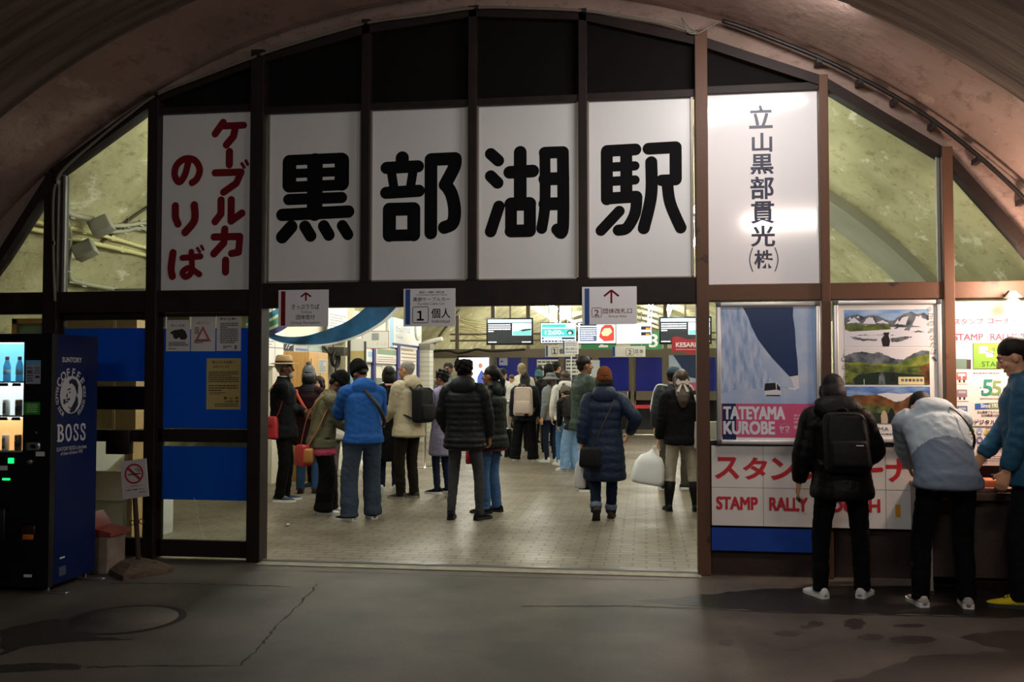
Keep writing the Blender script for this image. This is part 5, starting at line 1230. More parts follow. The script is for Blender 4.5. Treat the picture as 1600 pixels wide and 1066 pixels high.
sea_w = mat('white_cloth_hem', 'd8dcd4', .7)
streamer('long blue printed cloth streamer sweeping down behind the Group Reception sign', [(612, 464, 0), (586, 492, .1), (550, 515, .2), (510, 528, .3), (470, 533, .4), (430, 528, .5), (395, 505, .6)], [44, 38, 30, 24, 14, 10, 8], 3.2, [sea, sea_w], lambda j: 1 if j == 0 else 0)
streamer('striped purple, green and teal cloth streamer at the left edge of the doorway', [(452, 488, 0), (432, 502, .05), (412, 510, .1), (385, 512, .15)], [32, 34, 32, 26], 2.6, [mat('purple_cloth', '3a3f6a', .7), mat('green_cloth', '4f8a6a', .7), mat('pale_cloth', 'b8c0a0', .7), mat('teal_cloth', '2a6f86', .7)], lambda j: (0, 0, 2, 1, 1, 2, 3, 3)[j])

# ================================================================ back partition with doors, 17.4 m from the front
YB = 17.4; bz = lambda y: at(900, y, YB).z; bxx = lambda x: at(x, 590, YB).x
part_m = mat('taupe_partition_frame', '6d6152', .5)
ztop, zdoor = bz(545), bz(559)
xsB = [bxx(x) for x in (668, 722, 771, 819, 877, 930, 988, 1040, 1095, 1160)]
xa, xb = -5.6, 4.4
mb = MB(); mb.box(-7, YB, zdoor, xb, YB + .1, ztop); struct('trim_back', mb, part_m)
for i, x in enumerate(xsB):
    mb = MB(); mb.box(x - .05, YB - .01, 0, x + .05, YB + .11, zdoor); struct('trim_back_post_%d' % (i + 1), mb, part_m)
for i, x in enumerate((612, 714, 770, 825, 946, 1040, 1150)):
    X = bxx(x); mb = MB(); mb.box(X - .05, YB, ztop, X + .05, YB + .1, zarc(X, 5.75)); struct('trim_back_mullion_%d' % (i + 1), mb, part_m)
mb = MB(); zz1 = bz(523); mb.box(-5.2, YB + .02, zz1, 4, YB + .06, zz1 + .05); zz2 = bz(533); mb.box(-5.2, YB + .02, zz2, 4, YB + .06, zz2 + .05); struct('trim_back_rail', mb, part_m)
nd = 2
for i in range(len(xsB) - 1):
    a, b = xsB[i] + .05, xsB[i + 1] - .05
    if xsB[i] < bxx(760): continue
    d = thing('door_%d' % nd, None, None, ((a + b) / 2, YB + .05, 0)); d['kind'] = 'structure'; nd += 1
    mb = MB(); mb.box(a, YB + .03, .02, b, YB + .08, .14); mb.box(a, YB + .03, bz(625), b, YB + .08, bz(611)); mb.box(a, YB + .03, .02, a + .04, YB + .08, zdoor); mb.box(b - .04, YB + .03, .02, b, YB + .08, zdoor); mb.build('frame', part_m, d)
    mb = MB(); mb.box(a + .04, YB + .045, bz(611), b - .04, YB + .06, zdoor); mb.build('film', back_film, d)
    mb = MB(); mb.box(a + .04, YB + .045, .14, b - .04, YB + .06, bz(625)); mb.build('pane', mat('dark_door_glass', '15181c', .08), d)
    mb = MB(); mb.tube([(b - .07, YB + .02, bz(640)), (b - .07, YB + .02, bz(612))], .012, 6); mb.build('handle', chrome, d)
# left part of the back: pale wall with a cabinet, tv
mb = MB(); mb.box(-7, YB + .02, 0, bxx(771), YB + .08, zdoor); struct('wall_back', mb, cream)
mb = MB(); mb.box(2.9, 7.5, 0, 3.1, YB, 2.4); struct('wall_right', mb, cream)
Yt = 16.6
def screen(label, xl, xr, yt, yb, Y, draw, mats, name='display_screen', bez=.03, pole=True, floor=False):
    x0, x1, z0, z1 = sign_rect(xl, xr, yt, yb, Y); t = thing(name, label, 'screen', ((x0 + x1) / 2, Y, z0))
    mb = MB(); mb.rbox(x0, Y, z0, x1, Y + .06, z1, .006); mb.build('casing', black_gloss, t)
    L_ = MB().plane((x0 + bez, Y, z0 + bez), (1, 0, 0), (0, 0, 1), .003); draw(L_, x1 - x0 - 2 * bez, z1 - z0 - 2 * bez); L_.build('display', mats, t)
    mb = MB(); xm = (x0 + x1) / 2
    if floor: mb.rbox(x0 + .1, Y + .02, 0, x1 - .1, Y + .08, z0 + .05, .005)
    else: mb.tube([(xm, Y + .05, z0 + .1), (xm, Y + .05, zarc(xm, 5.7))], .02, 8)
    mb.build('mount', part_m, t)
ew = glow('screen_bright_white', 'f2f6fb', 1.5); ec = glow('screen_pale_cyan', 'b8e0f0', 1.3); ed = glow('screen_dark_grey', '23282c', .6); el = glow('screen_lake_teal', '6fc4bc', 1.2); et = glow('screen_turquoise', '46c4bc', 1.2); en = glow('screen_navy', '202a56', .9); er = glow('screen_red', 'd0453a', 1.0); eo = glow('screen_orange', 'e09a3a', 1.2)
def info(L_, w, h):
    L_.rect(0, 0, w, h, 0); L_.rect(0, h * .86, w, h, 1)
    for i, q in enumerate((.5, .5, .5, .14)): L_.fine(w * .01, h * (.74 - i * .09), w * (.02 + q), h * (.81 - i * .09), 1, 2, i + 3, .7)
    L_.rect(w * .56, h * .33, w * .995, h * .83, 2); L_.poly([(w * .57, h * .34), (w * .99, h * .34), (w * .99, h * .56), (w * .85, h * .62), (w * .7, h * .52), (w * .57, h * .5)], 3); L_.poly([(w * .72, h * .55), (w * .99, h * .62), (w * .99, h * .56), (w * .8, h * .5)], 0)
    L_.fine(w * .01, h * .03, w * .2, h * .08, 1, 2, 9, .8); L_.fine(w * .78, h * .03, w * .99, h * .08, 1, 2, 8, .8)
screen('dark information screen with a lake picture, leftmost of the hanging screens', 760, 833, 497, 539, 11.5, info, [ed, ec, ew, el])
screen('dark information screen with a lake picture at the right jamb behind the red flag', 1030, 1112, 495, 538, 11.5, info, [ed, ec, ew, el])
def clockscr(L_, w, h):
    L_.rect(0, 0, w, h, 0); L_.rect(w * .03, h * .78, w * .72, h * .94, 1); L_.rect(w * .02, h * .32, w * .98, h * .72, 1); L_.text('12:00', w * .12, h * .42, w * .58, h * .64, 0, .03); L_.text('発', w * .6, h * .42, w * .66, h * .52, 0); L_.disc(w * .84, h * .52, w * .09, h * .12, 2); L_.disc(w * .83, h * .5, w * .05, h * .07, 0); L_.rect(w * .03, h * .18, w * .97, h * .28, 3); L_.fine(w * .08, h * .19, w * .6, h * .27, 1, 0, 4, .6); L_.fine(w * .03, h * .03, w * .97, h * .13, 1, 3, 5, .8)
screen('turquoise departure screen showing 12:00 in the middle of the screen row', 844, 901, 504, 537, 11.5, clockscr, [ew, et, ed, en], bez=.015)
def redscr(L_, w, h):
    L_.rect(0, 0, w, h, 0); L_.rect(w * .05, h * .86, w * .5, h * .97, 1); L_.rect(w * .04, h * .1, w * .5, h * .8, 2); L_.fine(w * .06, h * .14, w * .48, h * .76, 6, 0, 3, .5); L_.poly([(w * .56, h * .3), (w * .62, h * .75), (w * .72, h * .9), (w * .9, h * .9), (w * .97, h * .7), (w * .97, h * .12), (w * .7, h * .08)], 3); L_.poly([(w * .62, h * .5), (w * .7, h * .72), (w * .86, h * .74), (w * .92, h * .55), (w * .8, h * .35), (w * .66, h * .36)], 4)
screen('screen with a red picture right of the departure screen', 902, 963, 503, 538, 11.5, redscr, [ew, en, glow('screen_slate', '5f6e88', .9), er, glow('screen_cream', 'ead8a8', 1.1)], bez=.02)
def wscr(L_, w, h):
    L_.rect(0, 0, w, h, 0)
    for i in range(2): L_.rect(w * .7, h * (.38 + .28 * i), w * .98, h * (.56 + .28 * i), 1); L_.fine(w * .84, h * (.4 + .28 * i), w * .97, h * (.5 + .28 * i), 1, 2, i, .8)
    L_.poly([(w * .6, h * .03), (w * .98, h * .03), (w * .98, h * .25), (w * .85, h * .2)], 3)
screen('glaring white screen with two small black boxes beside the red picture screen', 962, 1019, 504, 538, 11.5, wscr, [glow('screen_glare', 'fafcff', 2.0), ed, eo, glow('screen_mint', 'b8ead0', 1.2)], bez=.012)
def tvd(L_, w, h): L_.rect(0, 0, w, h, 0); L_.poly([(w * .6, 0), (w * .62, h * .4), (w * .75, h * .62), (w * .85, h * .5), (w * .95, h * .3), (w * .96, 0)], 1); L_.disc(w * .72, h * .75, w * .07, h * .08, 2)
screen('large white television standing at the back, behind the man in the hooded black jacket', 714, 767, 556, 612, 16.4, tvd, [glow('tv_white', 'eef2fa', 1.7), glow('tv_blue', '4a5fb0', .9), glow('tv_skin', 'c98a70', .9)], 'television', .05, floor=True)
# numbered plates behind the screens
def platef(num):
    def d(L_, f, k): a, b = {'2': (935, 950), '3': (1014, 1028)}[num]; tx(L_, f, num, a, 522, b, 543, 0, .03)
    return d
gp = mat('green_number_plate', '2f7a4a', .4)
sgn('green plate with a white number 2 under the red picture screen', 908, 962, 518, 546, 15.5, platef('2'), [w_sign], 'number_plate', gp, .04)
sgn('green plate with a white number 3 under the glaring white screen', 985, 1035, 518, 546, 15.5, platef('3'), [w_sign], 'number_plate', gp, .04)
def g1(L_, f, k): box2(L_, f, 853, 540, 856, 557, 1); outline(L_, f, k, 862, 543, 871, 555, .7, 2, 1.5); tx(L_, f, '１', 863, 545, 870, 553, 0, .03, keep=True); tx(L_, f, '個人', 874, 545, 886, 553, 0, .005)
def g2(L_, f, k): box2(L_, f, 957, 541.5, 961, 557, 1); outline(L_, f, k, 978, 545, 990, 555.5, .7, 2, 1.5); tx(L_, f, '2', 982, 547, 986.5, 554, 0, .02); tx(L_, f, '団 体', 992, 546, 1005, 552.5, 0, .005); tx(L_, f, 'Group', 994, 554, 1004, 556, 2)
sgn('small white gate sign with a boxed 1 hanging under the departure screen', 852, 899, 539.5, 557.5, 12.6, g1, [black_ink, blue_p, grey_ink])
sgn('small white gate sign with a boxed 2 hanging under the glaring screen', 957, 1008.5, 541, 557.5, 12.6, g2, [black_ink, blue_p, grey_ink])
# standing signs
def pole_sign(label, xl, xr, yt, yb, xp, yfoot, draw, mats):
    b = fl(xp, yfoot); Y = b.y; x0, x1, z0, z1 = sign_rect(xl, xr, yt, yb, Y); t = thing('stand_sign', label, 'sign', (b.x, Y, 0))
    MB().lathe([(.14, 0), (.14, .012), (.02, .02), (.014, .03)], (b.x, Y, 0), 20).tube([(b.x, Y, .02), (b.x, Y, z0 + .05)], .013, 8).build('pole', alu, t)
    mb = MB(); mb.box(x0, Y - .02, z0, x1, Y - .005, z1); L_ = mb.plane((x0, Y - .02, z0), (1, 0, 0), (0, 0, 1), .002); f = lambda x, y: ((x - xl) / (xr - xl) * (x1 - x0), (yb - y) / (yb - yt) * (z1 - z0)); draw(mb, f, (x1 - x0) / (xr - xl)); mb.build('board', mats, t)
pole_sign('white sign on a thin pole reading gate lettering, above the white padded jacket', 880, 904, 533, 553.5, 893, 722, lambda L_, f, k: (box2(L_, f, 880, 533, 882, 553.5, 1), tx(L_, f, '個人改札口', 884, 543.5, 902, 547.5, 2), L_.fine(*f(884, 541), *f(902, 535), 2, 3, 3, .3), L_.fine(*f(884, 552), *f(902, 549), 1, 3, 4, .4)), [w_sign, blue_p, black_ink, grey_ink])
pole_sign('grey backed sign on a pole behind the man in the green jacket', 903, 937, 563, 590, 936, 735, lambda L_, f, k: (L_.fine(*f(905, 587), *f(916, 566), 5, 3, 3, .4), box2(L_, f, 924, 563, 937, 590, 4)), [w_sign, blue_p, black_ink, grey_ink, mat('pale_grey_panel', 'b0b4b4', .5)])
def note(L_, f, k, x0, x1, y0, y1): L_.fine(*f(x0 + 1, y1 - 2), *f(x1 - 1, y0 + 1), 4, 0, 3, .45)
poster('white paper notice taped to the blue back door left of the pole sign', 839, 874, 562, 587, YB + .03, wlit, lambda L_, f, k: note(L_, f, k, 839, 874, 562, 587), [grey_ink])
poster('white paper notice taped to the blue back door behind the pole sign', 884, 911, 561, 586, YB + .03, wlit, lambda L_, f, k: note(L_, f, k, 884, 911, 561, 586), [grey_ink])
poster('pale stuck-on notice with a camera picture on the left blue back door', 780, 793, 553, 571, YB + .03, mat('pale_blue_sheet', 'a9b0d6', .5), lambda L_, f, k: (box2(L_, f, 783, 557, 787, 559, 0), box2(L_, f, 782, 564, 786, 566, 0)), [dk])
# snow poster at the back right
def dsp(L_, f, k): L_.rect(*f(1045, 622), *f(1100, 555), 0); L_.poly([f(*p) for p in ((1052, 555), (1090, 555), (1090, 592), (1078, 590), (1066, 576))], 1); L_.rect(*f(1045, 622), *f(1100, 598), 2)
poster('large snow poster with a pink band on the back wall behind the bow', 1045, 1100, 555, 622, YB - .02, wlit, dsp, [snow2, sky_n, pink_p], 'wall_poster', 'poster', .015)
# red flag
fb = fl(1104, 775); Yf = fb.y
P = [(1050, 527), (1056, 525.5), (1064, 527), (1072, 530), (1080, 530.5), (1088, 528.5), (1096, 527), (1102, 527)]; Q = [(1049.5, 551), (1056, 549), (1064, 549.5), (1072, 552), (1080, 554.5), (1087, 552.5), (1096, 551), (1102, 551)]
t = thing('red_flag', 'small red tour flag with white lettering at the right jamb of the doorway', 'flag', (at(1103, 540, Yf).x, Yf, 0))
mb = MB(); k_ = len(P); vs = []
for i in range(k_):
    for j in range(5):
        s = j / 4; vs.append(at(P[i][0] + (Q[i][0] - P[i][0]) * s, P[i][1] + (Q[i][1] - P[i][1]) * s, Yf + .03 * math.sin(i * 1.3)))
mb.add(vs, [(i * 5 + j, (i) * 5 + j + 1, (i + 1) * 5 + j + 1, (i + 1) * 5 + j) for i in range(k_ - 1) for j in range(4)], 0, True)
mb.build('cloth', mat('red_flag_cloth', 'b0323a', .6), t)
L_ = MB(); o_ = at(1056, 542.5, Yf - .06); e_ = at(1087, 535, Yf - .06); L_.plane(o_, (1, 0, 0), (0, 0, 1), 0); L_.text('KESARi', 0, 0, e_.x - o_.x, e_.z - o_.z, 0, .025); q_ = at(1056, 546, Yf - .06); L_.fine(0, q_.z - o_.z - .01, e_.x - o_.x, q_.z - o_.z + .005, 1, 0, 3, .4); L_.build('lettering', w_sign, t)
mb = MB(); x_ = at(1103, 540, Yf).x; mb.tube([(x_, Yf, 0), (x_, Yf, at(1103, 524, Yf).z)], .008, 8); mb.lathe([(.1, 0), (.1, .015), (.02, .03)], (x_, Yf, 0), 16); mb.build('pole', alu, t)
# queue barrier
def barrier(name, lab, x, y):
    t = thing('barrier_post', lab, 'barrier post', (x, y, 0), 0)
    MB().lathe([(.16, 0), (.16, .015), (.03, .03), (.025, .04), (.025, .9), (.035, .92), (.035, 1.0), (.0, 1.01)], (x, y, 0), 20).build('post', chrome, t); return t
ybp = 15.2
b1 = at(968, 640, ybp); b2 = at(1046, 640, ybp)
t1 = barrier('barrier_post', 'steel queue barrier post with a red belt, left of the gap before the back doors', b1.x, ybp); barrier('barrier_post', 'steel queue barrier post at the right end of the red belt', b2.x, ybp)
mb = MB(); mb.box(b1.x, ybp - .004, at(1000, 638.5, ybp).z, b2.x, ybp + .004, at(1000, 633, ybp).z); mb.build('belt', mat('red_belt', 'c02a30', .6), t1)
p = fl(655, 690); barrier('barrier_post', 'thin steel barrier post on a round base between the backpack and the lavender coat', fl(664, 731).x, fl(664, 731).y)
# cables over the back partition
mb = MB(); mb.tube(catmull([at(*q, 16.9) for q in ((675, 550), (700, 548), (715, 552), (730, 550), (745, 546), (765, 549), (790, 548), (820, 546))], 5), .03, 8); small('cable_bundle', 'black cable bundle draped along the top of the back partition', 'cable', mb, cable_b, tuple(at(740, 548, 16.9)))
rr = random.Random(5)
mb = MB()
for i in range(9):
    y0_ = 495 + i * 3.2; mb.tube(catmull([at(718, y0_ + rr.uniform(-2, 2), 17.6), at(735, y0_ + 4 + rr.uniform(-3, 3), 17.9), at(750, y0_ + 7, 18.2), at(775, y0_ + 9, 19), at(815, y0_ + 11, 20)], 4), .02, 6)
small('cable_bundle', 'pale bundle of many cables on the vault behind the leftmost screen', 'cable', mb, pipe_y, tuple(at(750, 512, 18.2)))
mb = MB(); mb.tube(catmull([at(*q, 17.2) for q in ((672, 548), (690, 520), (702, 505), (720, 478))], 5), .035, 8); small('conduit', 'dark slanted conduit left of the back glazing', 'pipe', mb, part_m, tuple(at(690, 520, 17.2)))
mb = MB(); mb.tube(catmull([at(*q, 15) for q in ((656, 540), (672, 534), (690, 530))], 5), .06, 8); small('air_duct', 'pale duct running from the tiled pillar to the vault', 'duct', mb, wlit, tuple(at(672, 534, 15)))
# ================================================================ people
def cloth(name, col, kind='plain', var=.12, rough=.85):
    if name in MATS: return MATS[name]
    dk_ = sum(hexc(col)) / 3 < .02
    if dk_: col = tuple(c * .55 for c in hexc(col))
    if kind == 'knit': return mat(name, col, .95, spec=.15, var=.25, vscale=60, bump=.7, bscale=120, stretch=(1, 1, .35))
    if kind == 'denim': return mat(name, col, .9, spec=.15, var=.3, vscale=14, bump=.35, bscale=60)
    if kind == 'puffer': return mat(name, col, .55, spec=.2, var=.1, vscale=8, bump=.35, bscale=22)
    if kind == 'shell': return mat(name, col, .65, spec=.2, var=.06, vscale=7, bump=.35, bscale=12)
    return mat(name, col, rough, spec=.15, var=var, vscale=9, bump=.4, bscale=16)
skinA = mat('fair_skin', 'c2906f', .5, var=.08, vscale=12); skinB = mat('brown_skin', '7d5138', .5, var=.1, vscale=12); skinC = mat('dark_brown_skin', '5f3b29', .5, var=.1, vscale=12)
hair_k = mat('black_hair', '0e0b0a', .5, spec=.25, var=.4, vscale=40, bump=.3, bscale=70, stretch=(3, 3, .15)); hair_b = mat('brown_hair', '35231a', .45, var=.45, vscale=40, bump=.3, bscale=70, stretch=(3, 3, .15)); hair_g = mat('grey_hair', '9a948c', .6, var=.3, vscale=40, bump=.5, bscale=80); hair_l = mat('ash_hair', '8d8069', .55, var=.3, vscale=30, bump=.5, bscale=60)
eye_w = mat('eye_white', 'd8d4cc', .3); eye_d = mat('dark_iris', '150d08', .2); lip_m = mat('lips', '8a4a40', .5)
sole_w = mat('white_rubber_sole', 'd8d8d4', .6); sole_k = mat('black_rubber_sole', '121212', .7)

def ik(a, b, l1, l2, hint):
    d = b - a; L = d.length
    if L > (l1 + l2) * .995: b = a + d * ((l1 + l2) * .995 / L); d = b - a; L = d.length
    x = (l1 * l1 - l2 * l2 + L * L) / (2 * L); h = math.sqrt(max(l1 * l1 - x * x, 0)); u = d / L
    hv = Vector(hint); hv = hv - u * hv.dot(u)
    if hv.length < 1e-6: hv = V(0, 1, 0)
    return a + u * x + hv.normalized() * h, b
def rot(v, axis, a): return Matrix.Rotation(a, 3, axis) @ v

class Fig: pass
def crease(o, s, amp, freq, seed=0):                      # folds of the cloth: real relief along the normals
    me = o.data; off = V(seed * 3.1, seed * 1.7, seed * .9); fx, fy, fz = (f / s for f in freq); n_ = len(me.vertices)
    co = [v.co.copy() for v in me.vertices]; nr = [v.normal.copy() for v in me.vertices]; out = []
    for c, n in zip(co, nr):
        w_ = mnoise.noise(V(c.x * 4, c.y * 4, c.z * 4) + off) * .35
        a = mnoise.noise(V(c.x * fx + c.z * 3 * w_, c.y * fy, c.z * fz + c.x * 5) + off); b = mnoise.noise(V(c.x * 26, c.y * 26, c.z * 34) + off)
        a = (1 - abs(a) * 2.2) * .6
        out.extend(c + n * ((a * .8 + b * .35 - .25) * amp * s))
    me.vertices.foreach_set('co', out); me.update()
def interp(keys, u):
    if u <= keys[0][0]: return keys[0][1:]
    for a, b in zip(keys, keys[1:]):
        if u <= b[0]:
            t = (u - a[0]) / (b[0] - a[0]); t = t * t * (3 - 2 * t)
            return tuple(p + (q - p) * t for p, q in zip(a[1:], b[1:]))
    return keys[-1][1:]
BODY_K = [(0, .15, .105), (.25, .135, .095), (.45, .13, .095), (.7, .155, .11), (.88, .15, .09), (1.0, .062, .06)]
JKT_K = [(0, .192, .150), (.3, .183, .142), (.55, .188, .146), (.75, .2, .146), (.90, .172, .112), (.97, .11, .088), (1.03, .082, .078)]

def person(label, foot, head=None, rz=0, H=None, lean=0, side=0, hp=0, hy=0, hands=None, hints=None, feet=None, w=1.0, dp=1.0, skin=None,
           jacket=None, jlen=.1, jkind='plain', sleeve=1.0, trousers=None, leg='regular', shoes=None, sole=None, shoe_kind='sneaker', hair='short', hairm=None, hat=None, hatm=None,
           hood=None, extra=None, group=None, face=True, hatz=0.0, puff=0, split=None, yoff=0, xoff=0, drop=0, boots=None, cuff=None, name='person', pitch_gap=.085, collar=True, hoodup=False, hoodw=1.0):
    F = Fig(); b = fl(*foot); b = V(b.x + xoff, b.y + yoff, 0)
    if H is None: H = at(head[0], head[1], b.y).z - hatz
    s = H / 1.70; F.s = s
    root = thing(name, label, 'person', b, rad(rz), group); F.root = root
    F.M = ROOTM[root.name] @ Matrix.Scale(s, 4); skin = skin or skinA
    a_top = rad(lean)
    base = V(0, -.16 * math.sin(a_top), .93 - drop - .05 * (1 - math.cos(a_top))); N_ = 26; Cc = [base]; Tt = []
    for i in range(N_ + 4):
        u = i / N_; a = a_top * (.5 + .5 * min(u, 1)); t = V(math.sin(rad(side)) * .9, math.sin(a), math.cos(a)).normalized(); Tt.append(t); Cc.append(Cc[-1] + t * (.53 / N_))
    def C(u): x = max(0, min(u * N_, N_ + 3)); i = int(x); return Cc[i].lerp(Cc[i + 1], x - i)
    def T(u): return Tt[max(0, min(int(u * N_), N_ + 3))]
    S = V(1, 0, 0)
    def B(u): return T(u).cross(S).normalized() * -1 if False else S.cross(T(u)).normalized() * -1
    # forward normal: perpendicular to the spine on the +y side
    def B(u):
        n = T(u).cross(S); n = n if n.y > 0 or n.z < 0 and abs(n.y) < 1e-6 else -n; return n.normalized()
    F.C, F.T, F.B = C, T, B
    # limbs
    sh = {}; el = {}; wr = {}
    hands = hands or {}
    for k, sg in (('L', -1), ('R', 1)):
        a = C(.885) + S * (sg * .168 * w) - B(.9) * .01; sh[k] = a
        tgt = hands.get(k, (sg * (.25 + .04 * (w - 1) * 5), .03, .83)); tgt = Vector(tgt)
        hint = (hints or {}).get(k, (sg * .5, -1, -.2))
        el[k], wr[k] = ik(a, tgt, .285, .25, hint)
    F.sh, F.el, F.wr = sh, el, wr
    feet = feet or {'L': (-.105, .0, -8 if False else 10), 'R': (.105, .02, -10)}
    hip = {}; kn = {}; an = {}; ft = {}
    for k, sg in (('L', -1), ('R', 1)):
        f = feet[k]; fx, fy, fyaw = f[:3]; lift = f[3] if len(f) > 3 else 0; pit = f[4] if len(f) > 4 else 0
        hip[k] = base + V(sg * .092 * w, 0, -.03)
        fwd = V(-math.sin(rad(fyaw)), math.cos(rad(fyaw)), 0); ft[k] = (V(fx, fy, lift), fyaw, pit)
        ank = V(fx, fy, lift + .085)
        kn[k], an[k] = ik(hip[k], ank, .412, .408, fwd + V(0, .3, 0))
    F.hip, F.kn, F.an = hip, kn, an
    # ---- head frame
    nb = C(1.0); hd = T(1.0)
    hdir = (Matrix.Rotation(-rad(hp) * .4, 3, 'X') @ V(0, math.sin(a_top * .9), math.cos(a_top * .9)))
    hc = nb + hdir * .155 + V(0, .015, 0)
    HM = Matrix.Translation(hc) @ Matrix.Rotation(rad(hy), 4, 'Z') @ Matrix.Rotation(-rad(hp), 4, 'X')
    F.HM = HM; R3 = HM.to_3x3()
    def h(x, y, z): return HM @ V(x, y, z)
    # ---- body: one continuous surface
    m = MB()
    us = [i / 20 for i in range(21)]
    m.tube([C(u) for u in us], [tuple(q * (w if i == 0 else 1) for i, q in enumerate(interp(BODY_K, u))) for u in us], 18, side=S)
    m.tube([C(.95), nb.lerp(hc, .45), h(0, -.02, -.03)], [.062, .054, .052], 14)
    m.ell(h(0, -.012, .022), (.075, .095, .098), 20, 14, M=R3.to_4x4()); m.ell(h(0, .022, -.045), (.06, .066, .074), 18, 12, M=R3.to_4x4()); m.ell(h(0, .062, -.092), (.03, .026, .024), 12, 8, M=R3.to_4x4())
    m.tube([h(0, .084, .02), h(0, .098, -.01), h(0, .108, -.03)], [.009, .012, .016], 10); m.ell(h(0, .075, .032), (.05, .018, .012), 12, 8, M=R3.to_4x4())
    for sg in (-1, 1):
        m.ell(h(sg * .077, -.008, -.012), (.011, .021, .032), 10, 8, M=R3.to_4x4()); m.ell(h(sg * .038, .062, -.03), (.026, .022, .024), 10, 8, M=R3.to_4x4())
    for k, sg in (('L', -1), ('R', 1)):
        m.tube([C(.86), sh[k], el[k].lerp(sh[k], .5), el[k], wr[k].lerp(el[k], .6), wr[k]], [.06, .052, .046, .040, .036, .026], 12)
        d = (wr[k] - el[k]).normalized(); pal = V(-sg, 0, 0) if abs(d.x) < .8 else V(0, 0, -1)
        pal = (pal - d * pal.dot(d)).normalized(); ac = d.cross(pal).normalized()
        if ac.y < 0: ac = -ac                             # thumb side forward / up
        p0 = wr[k]; m.tube([p0 - d * .02, p0 + d * .03, p0 + d * .075, p0 + d * .092], [(.024, .018), (.036, .017), (.041, .015), (.038, .012)], 12, side=ac)
        for j, (o, ln) in enumerate(((.030, .068), (.011, .078), (-.009, .072), (-.028, .056))):
            q = p0 + d * .088 + ac * o; e1 = (d * .92 + pal * .38).normalized(); e2 = (d * .55 + pal * .83).normalized(); e3 = (d * .1 + pal).normalized()
            m.tube([q - d * .02, q, q + e1 * ln * .42, q + e1 * ln * .42 + e2 * ln * .33, q + e1 * ln * .42 + e2 * ln * .33 + e3 * ln * .25], [.0095, .0095, .009, .0085, .007], 8)
        tq = p0 + d * .03 + ac * .032; m.tube([p0 + d * .02 + ac * .015, tq, tq + (d * .7 + ac * .6 + pal * .3).normalized() * .035, tq + (d * .85 + ac * .4 + pal * .5).normalized() * .062], [.013, .0125, .0105, .008], 8)
        m.tube([hip[k] + V(0, 0, .03), hip[k], kn[k].lerp(hip[k], .5), kn[k], an[k].lerp(kn[k], .65), an[k]], [.08, .074, .058, .042, .036, .03], 14)
        m.tube([an[k] + V(0, 0, .02), an[k] - V(0, 0, .05)], .034, 12)
        fp, fyaw, pit = ft[k]; RM = Matrix.Translation(an[k]) @ Matrix.Rotation(rad(fyaw), 4, 'Z') @ Matrix.Rotation(rad(pit), 4, 'X')
        m.tube([RM @ V(0, -.04, -.055), RM @ V(0, .05, -.055), RM @ V(0, .14, -.062)], [.028, .03, .024], 10)
    me = remesh(m.mesh('body', skin, Matrix.Scale(s, 4)), .0078 * (1 if s > .8 else s), 1)
    me.materials.clear(); me.materials.append(skin)
    F.body = link_part('body', me, root)
    sc = Matrix.Scale(s, 4)
    def part(nm, mb, mats, vox=None, sm=2, parent=None):
        if vox:
            me = remesh(mb.mesh(nm, mats, sc), vox * s, sm); me.materials.clear()
            for q in (mats if isinstance(mats, list) else [mats]): me.materials.append(q)
        else: me = mb.mesh(nm, mats, sc)
        return link_part(nm, me, parent or root)
    F.part = part
    if face:
        for sg in (-1, 1):
            q = MB(); q.ell(h(sg * .031, .0725, .006), (.0135, .009, .0075), 12, 8, 0, R3.to_4x4()); q.ell(h(sg * .031, .0795, .006), (.0055, .0035, .0055), 10, 6, 1, R3.to_4x4()); part('eye', q, [eye_w, eye_d])
            q = MB(); q.tube([h(sg * .015, .0885, .030), h(sg * .032, .087, .036), h(sg * .050, .077, .030)], [.004, .0045, .003], 6); part('eyebrow', q, hairm or hair_k)
        q = MB(); q.ell(h(0, .0865, -.062), (.022, .008, .006), 12, 6, 0, R3.to_4x4()); q.ell(h(0, .0855, -.069), (.018, .008, .005), 12, 6, 0, R3.to_4x4()); part('lips', q, lip_m)
    # ---- trousers
    LW = {'slim': (.088, .060, .045), 'regular': (.098, .072, .060), 'wide': (.108, .098, .10), 'baggy': (.112, .105, .115)}[leg]
    if trousers:
        q = MB(); q.tube([base - V(0, 0, .07), base, C(.12), C(.24)], [(.155 * w, .122), (.172 * w, .135), (.165 * w, .125), (.15 * w, .115)], 18, side=S)
        for k, sg in (('L', -1), ('R', 1)):
            an2 = an[k] - V(0, 0, .035) if boots is None else an[k].lerp(kn[k], .52)
            P = catmull([hip[k] + V(0, 0, .03), hip[k].lerp(kn[k], .35), kn[k], kn[k].lerp(an2, .5), an2], 4)
            n = len(P); R_ = []
            for i in range(n):
                t = i / (n - 1); r_ = LW[0] + (LW[1] - LW[0]) * min(t / .5, 1) if t < .5 else LW[1] + (LW[2] - LW[1]) * (t - .5) / .5
                wr_ = 1 + (.05 * math.sin(i * 2.1 + sg) if t > .7 else .015 * math.sin(i * 1.7))
                R_.append(r_ * wr_)
            q.tube(P, R_, 16, rnd=.12)
        crease(part('trousers', q, trousers, .0115, 2), s, .008, (8, 8, 19), seed=len(ROOTM) + 3)
    if cuff:
        for k in 'LR':
            d = (kn[k] - an[k]).normalized(); c0 = an[k] + d * .01; q = MB(); q.tube([c0, c0 + d * .012, c0 + d * .05, c0 + d * .06], [LW[2] + .006, LW[2] + .012, LW[2] + .014, LW[2] + .008], 16, rnd=.1); part('trouser_cuff', q, cuff)
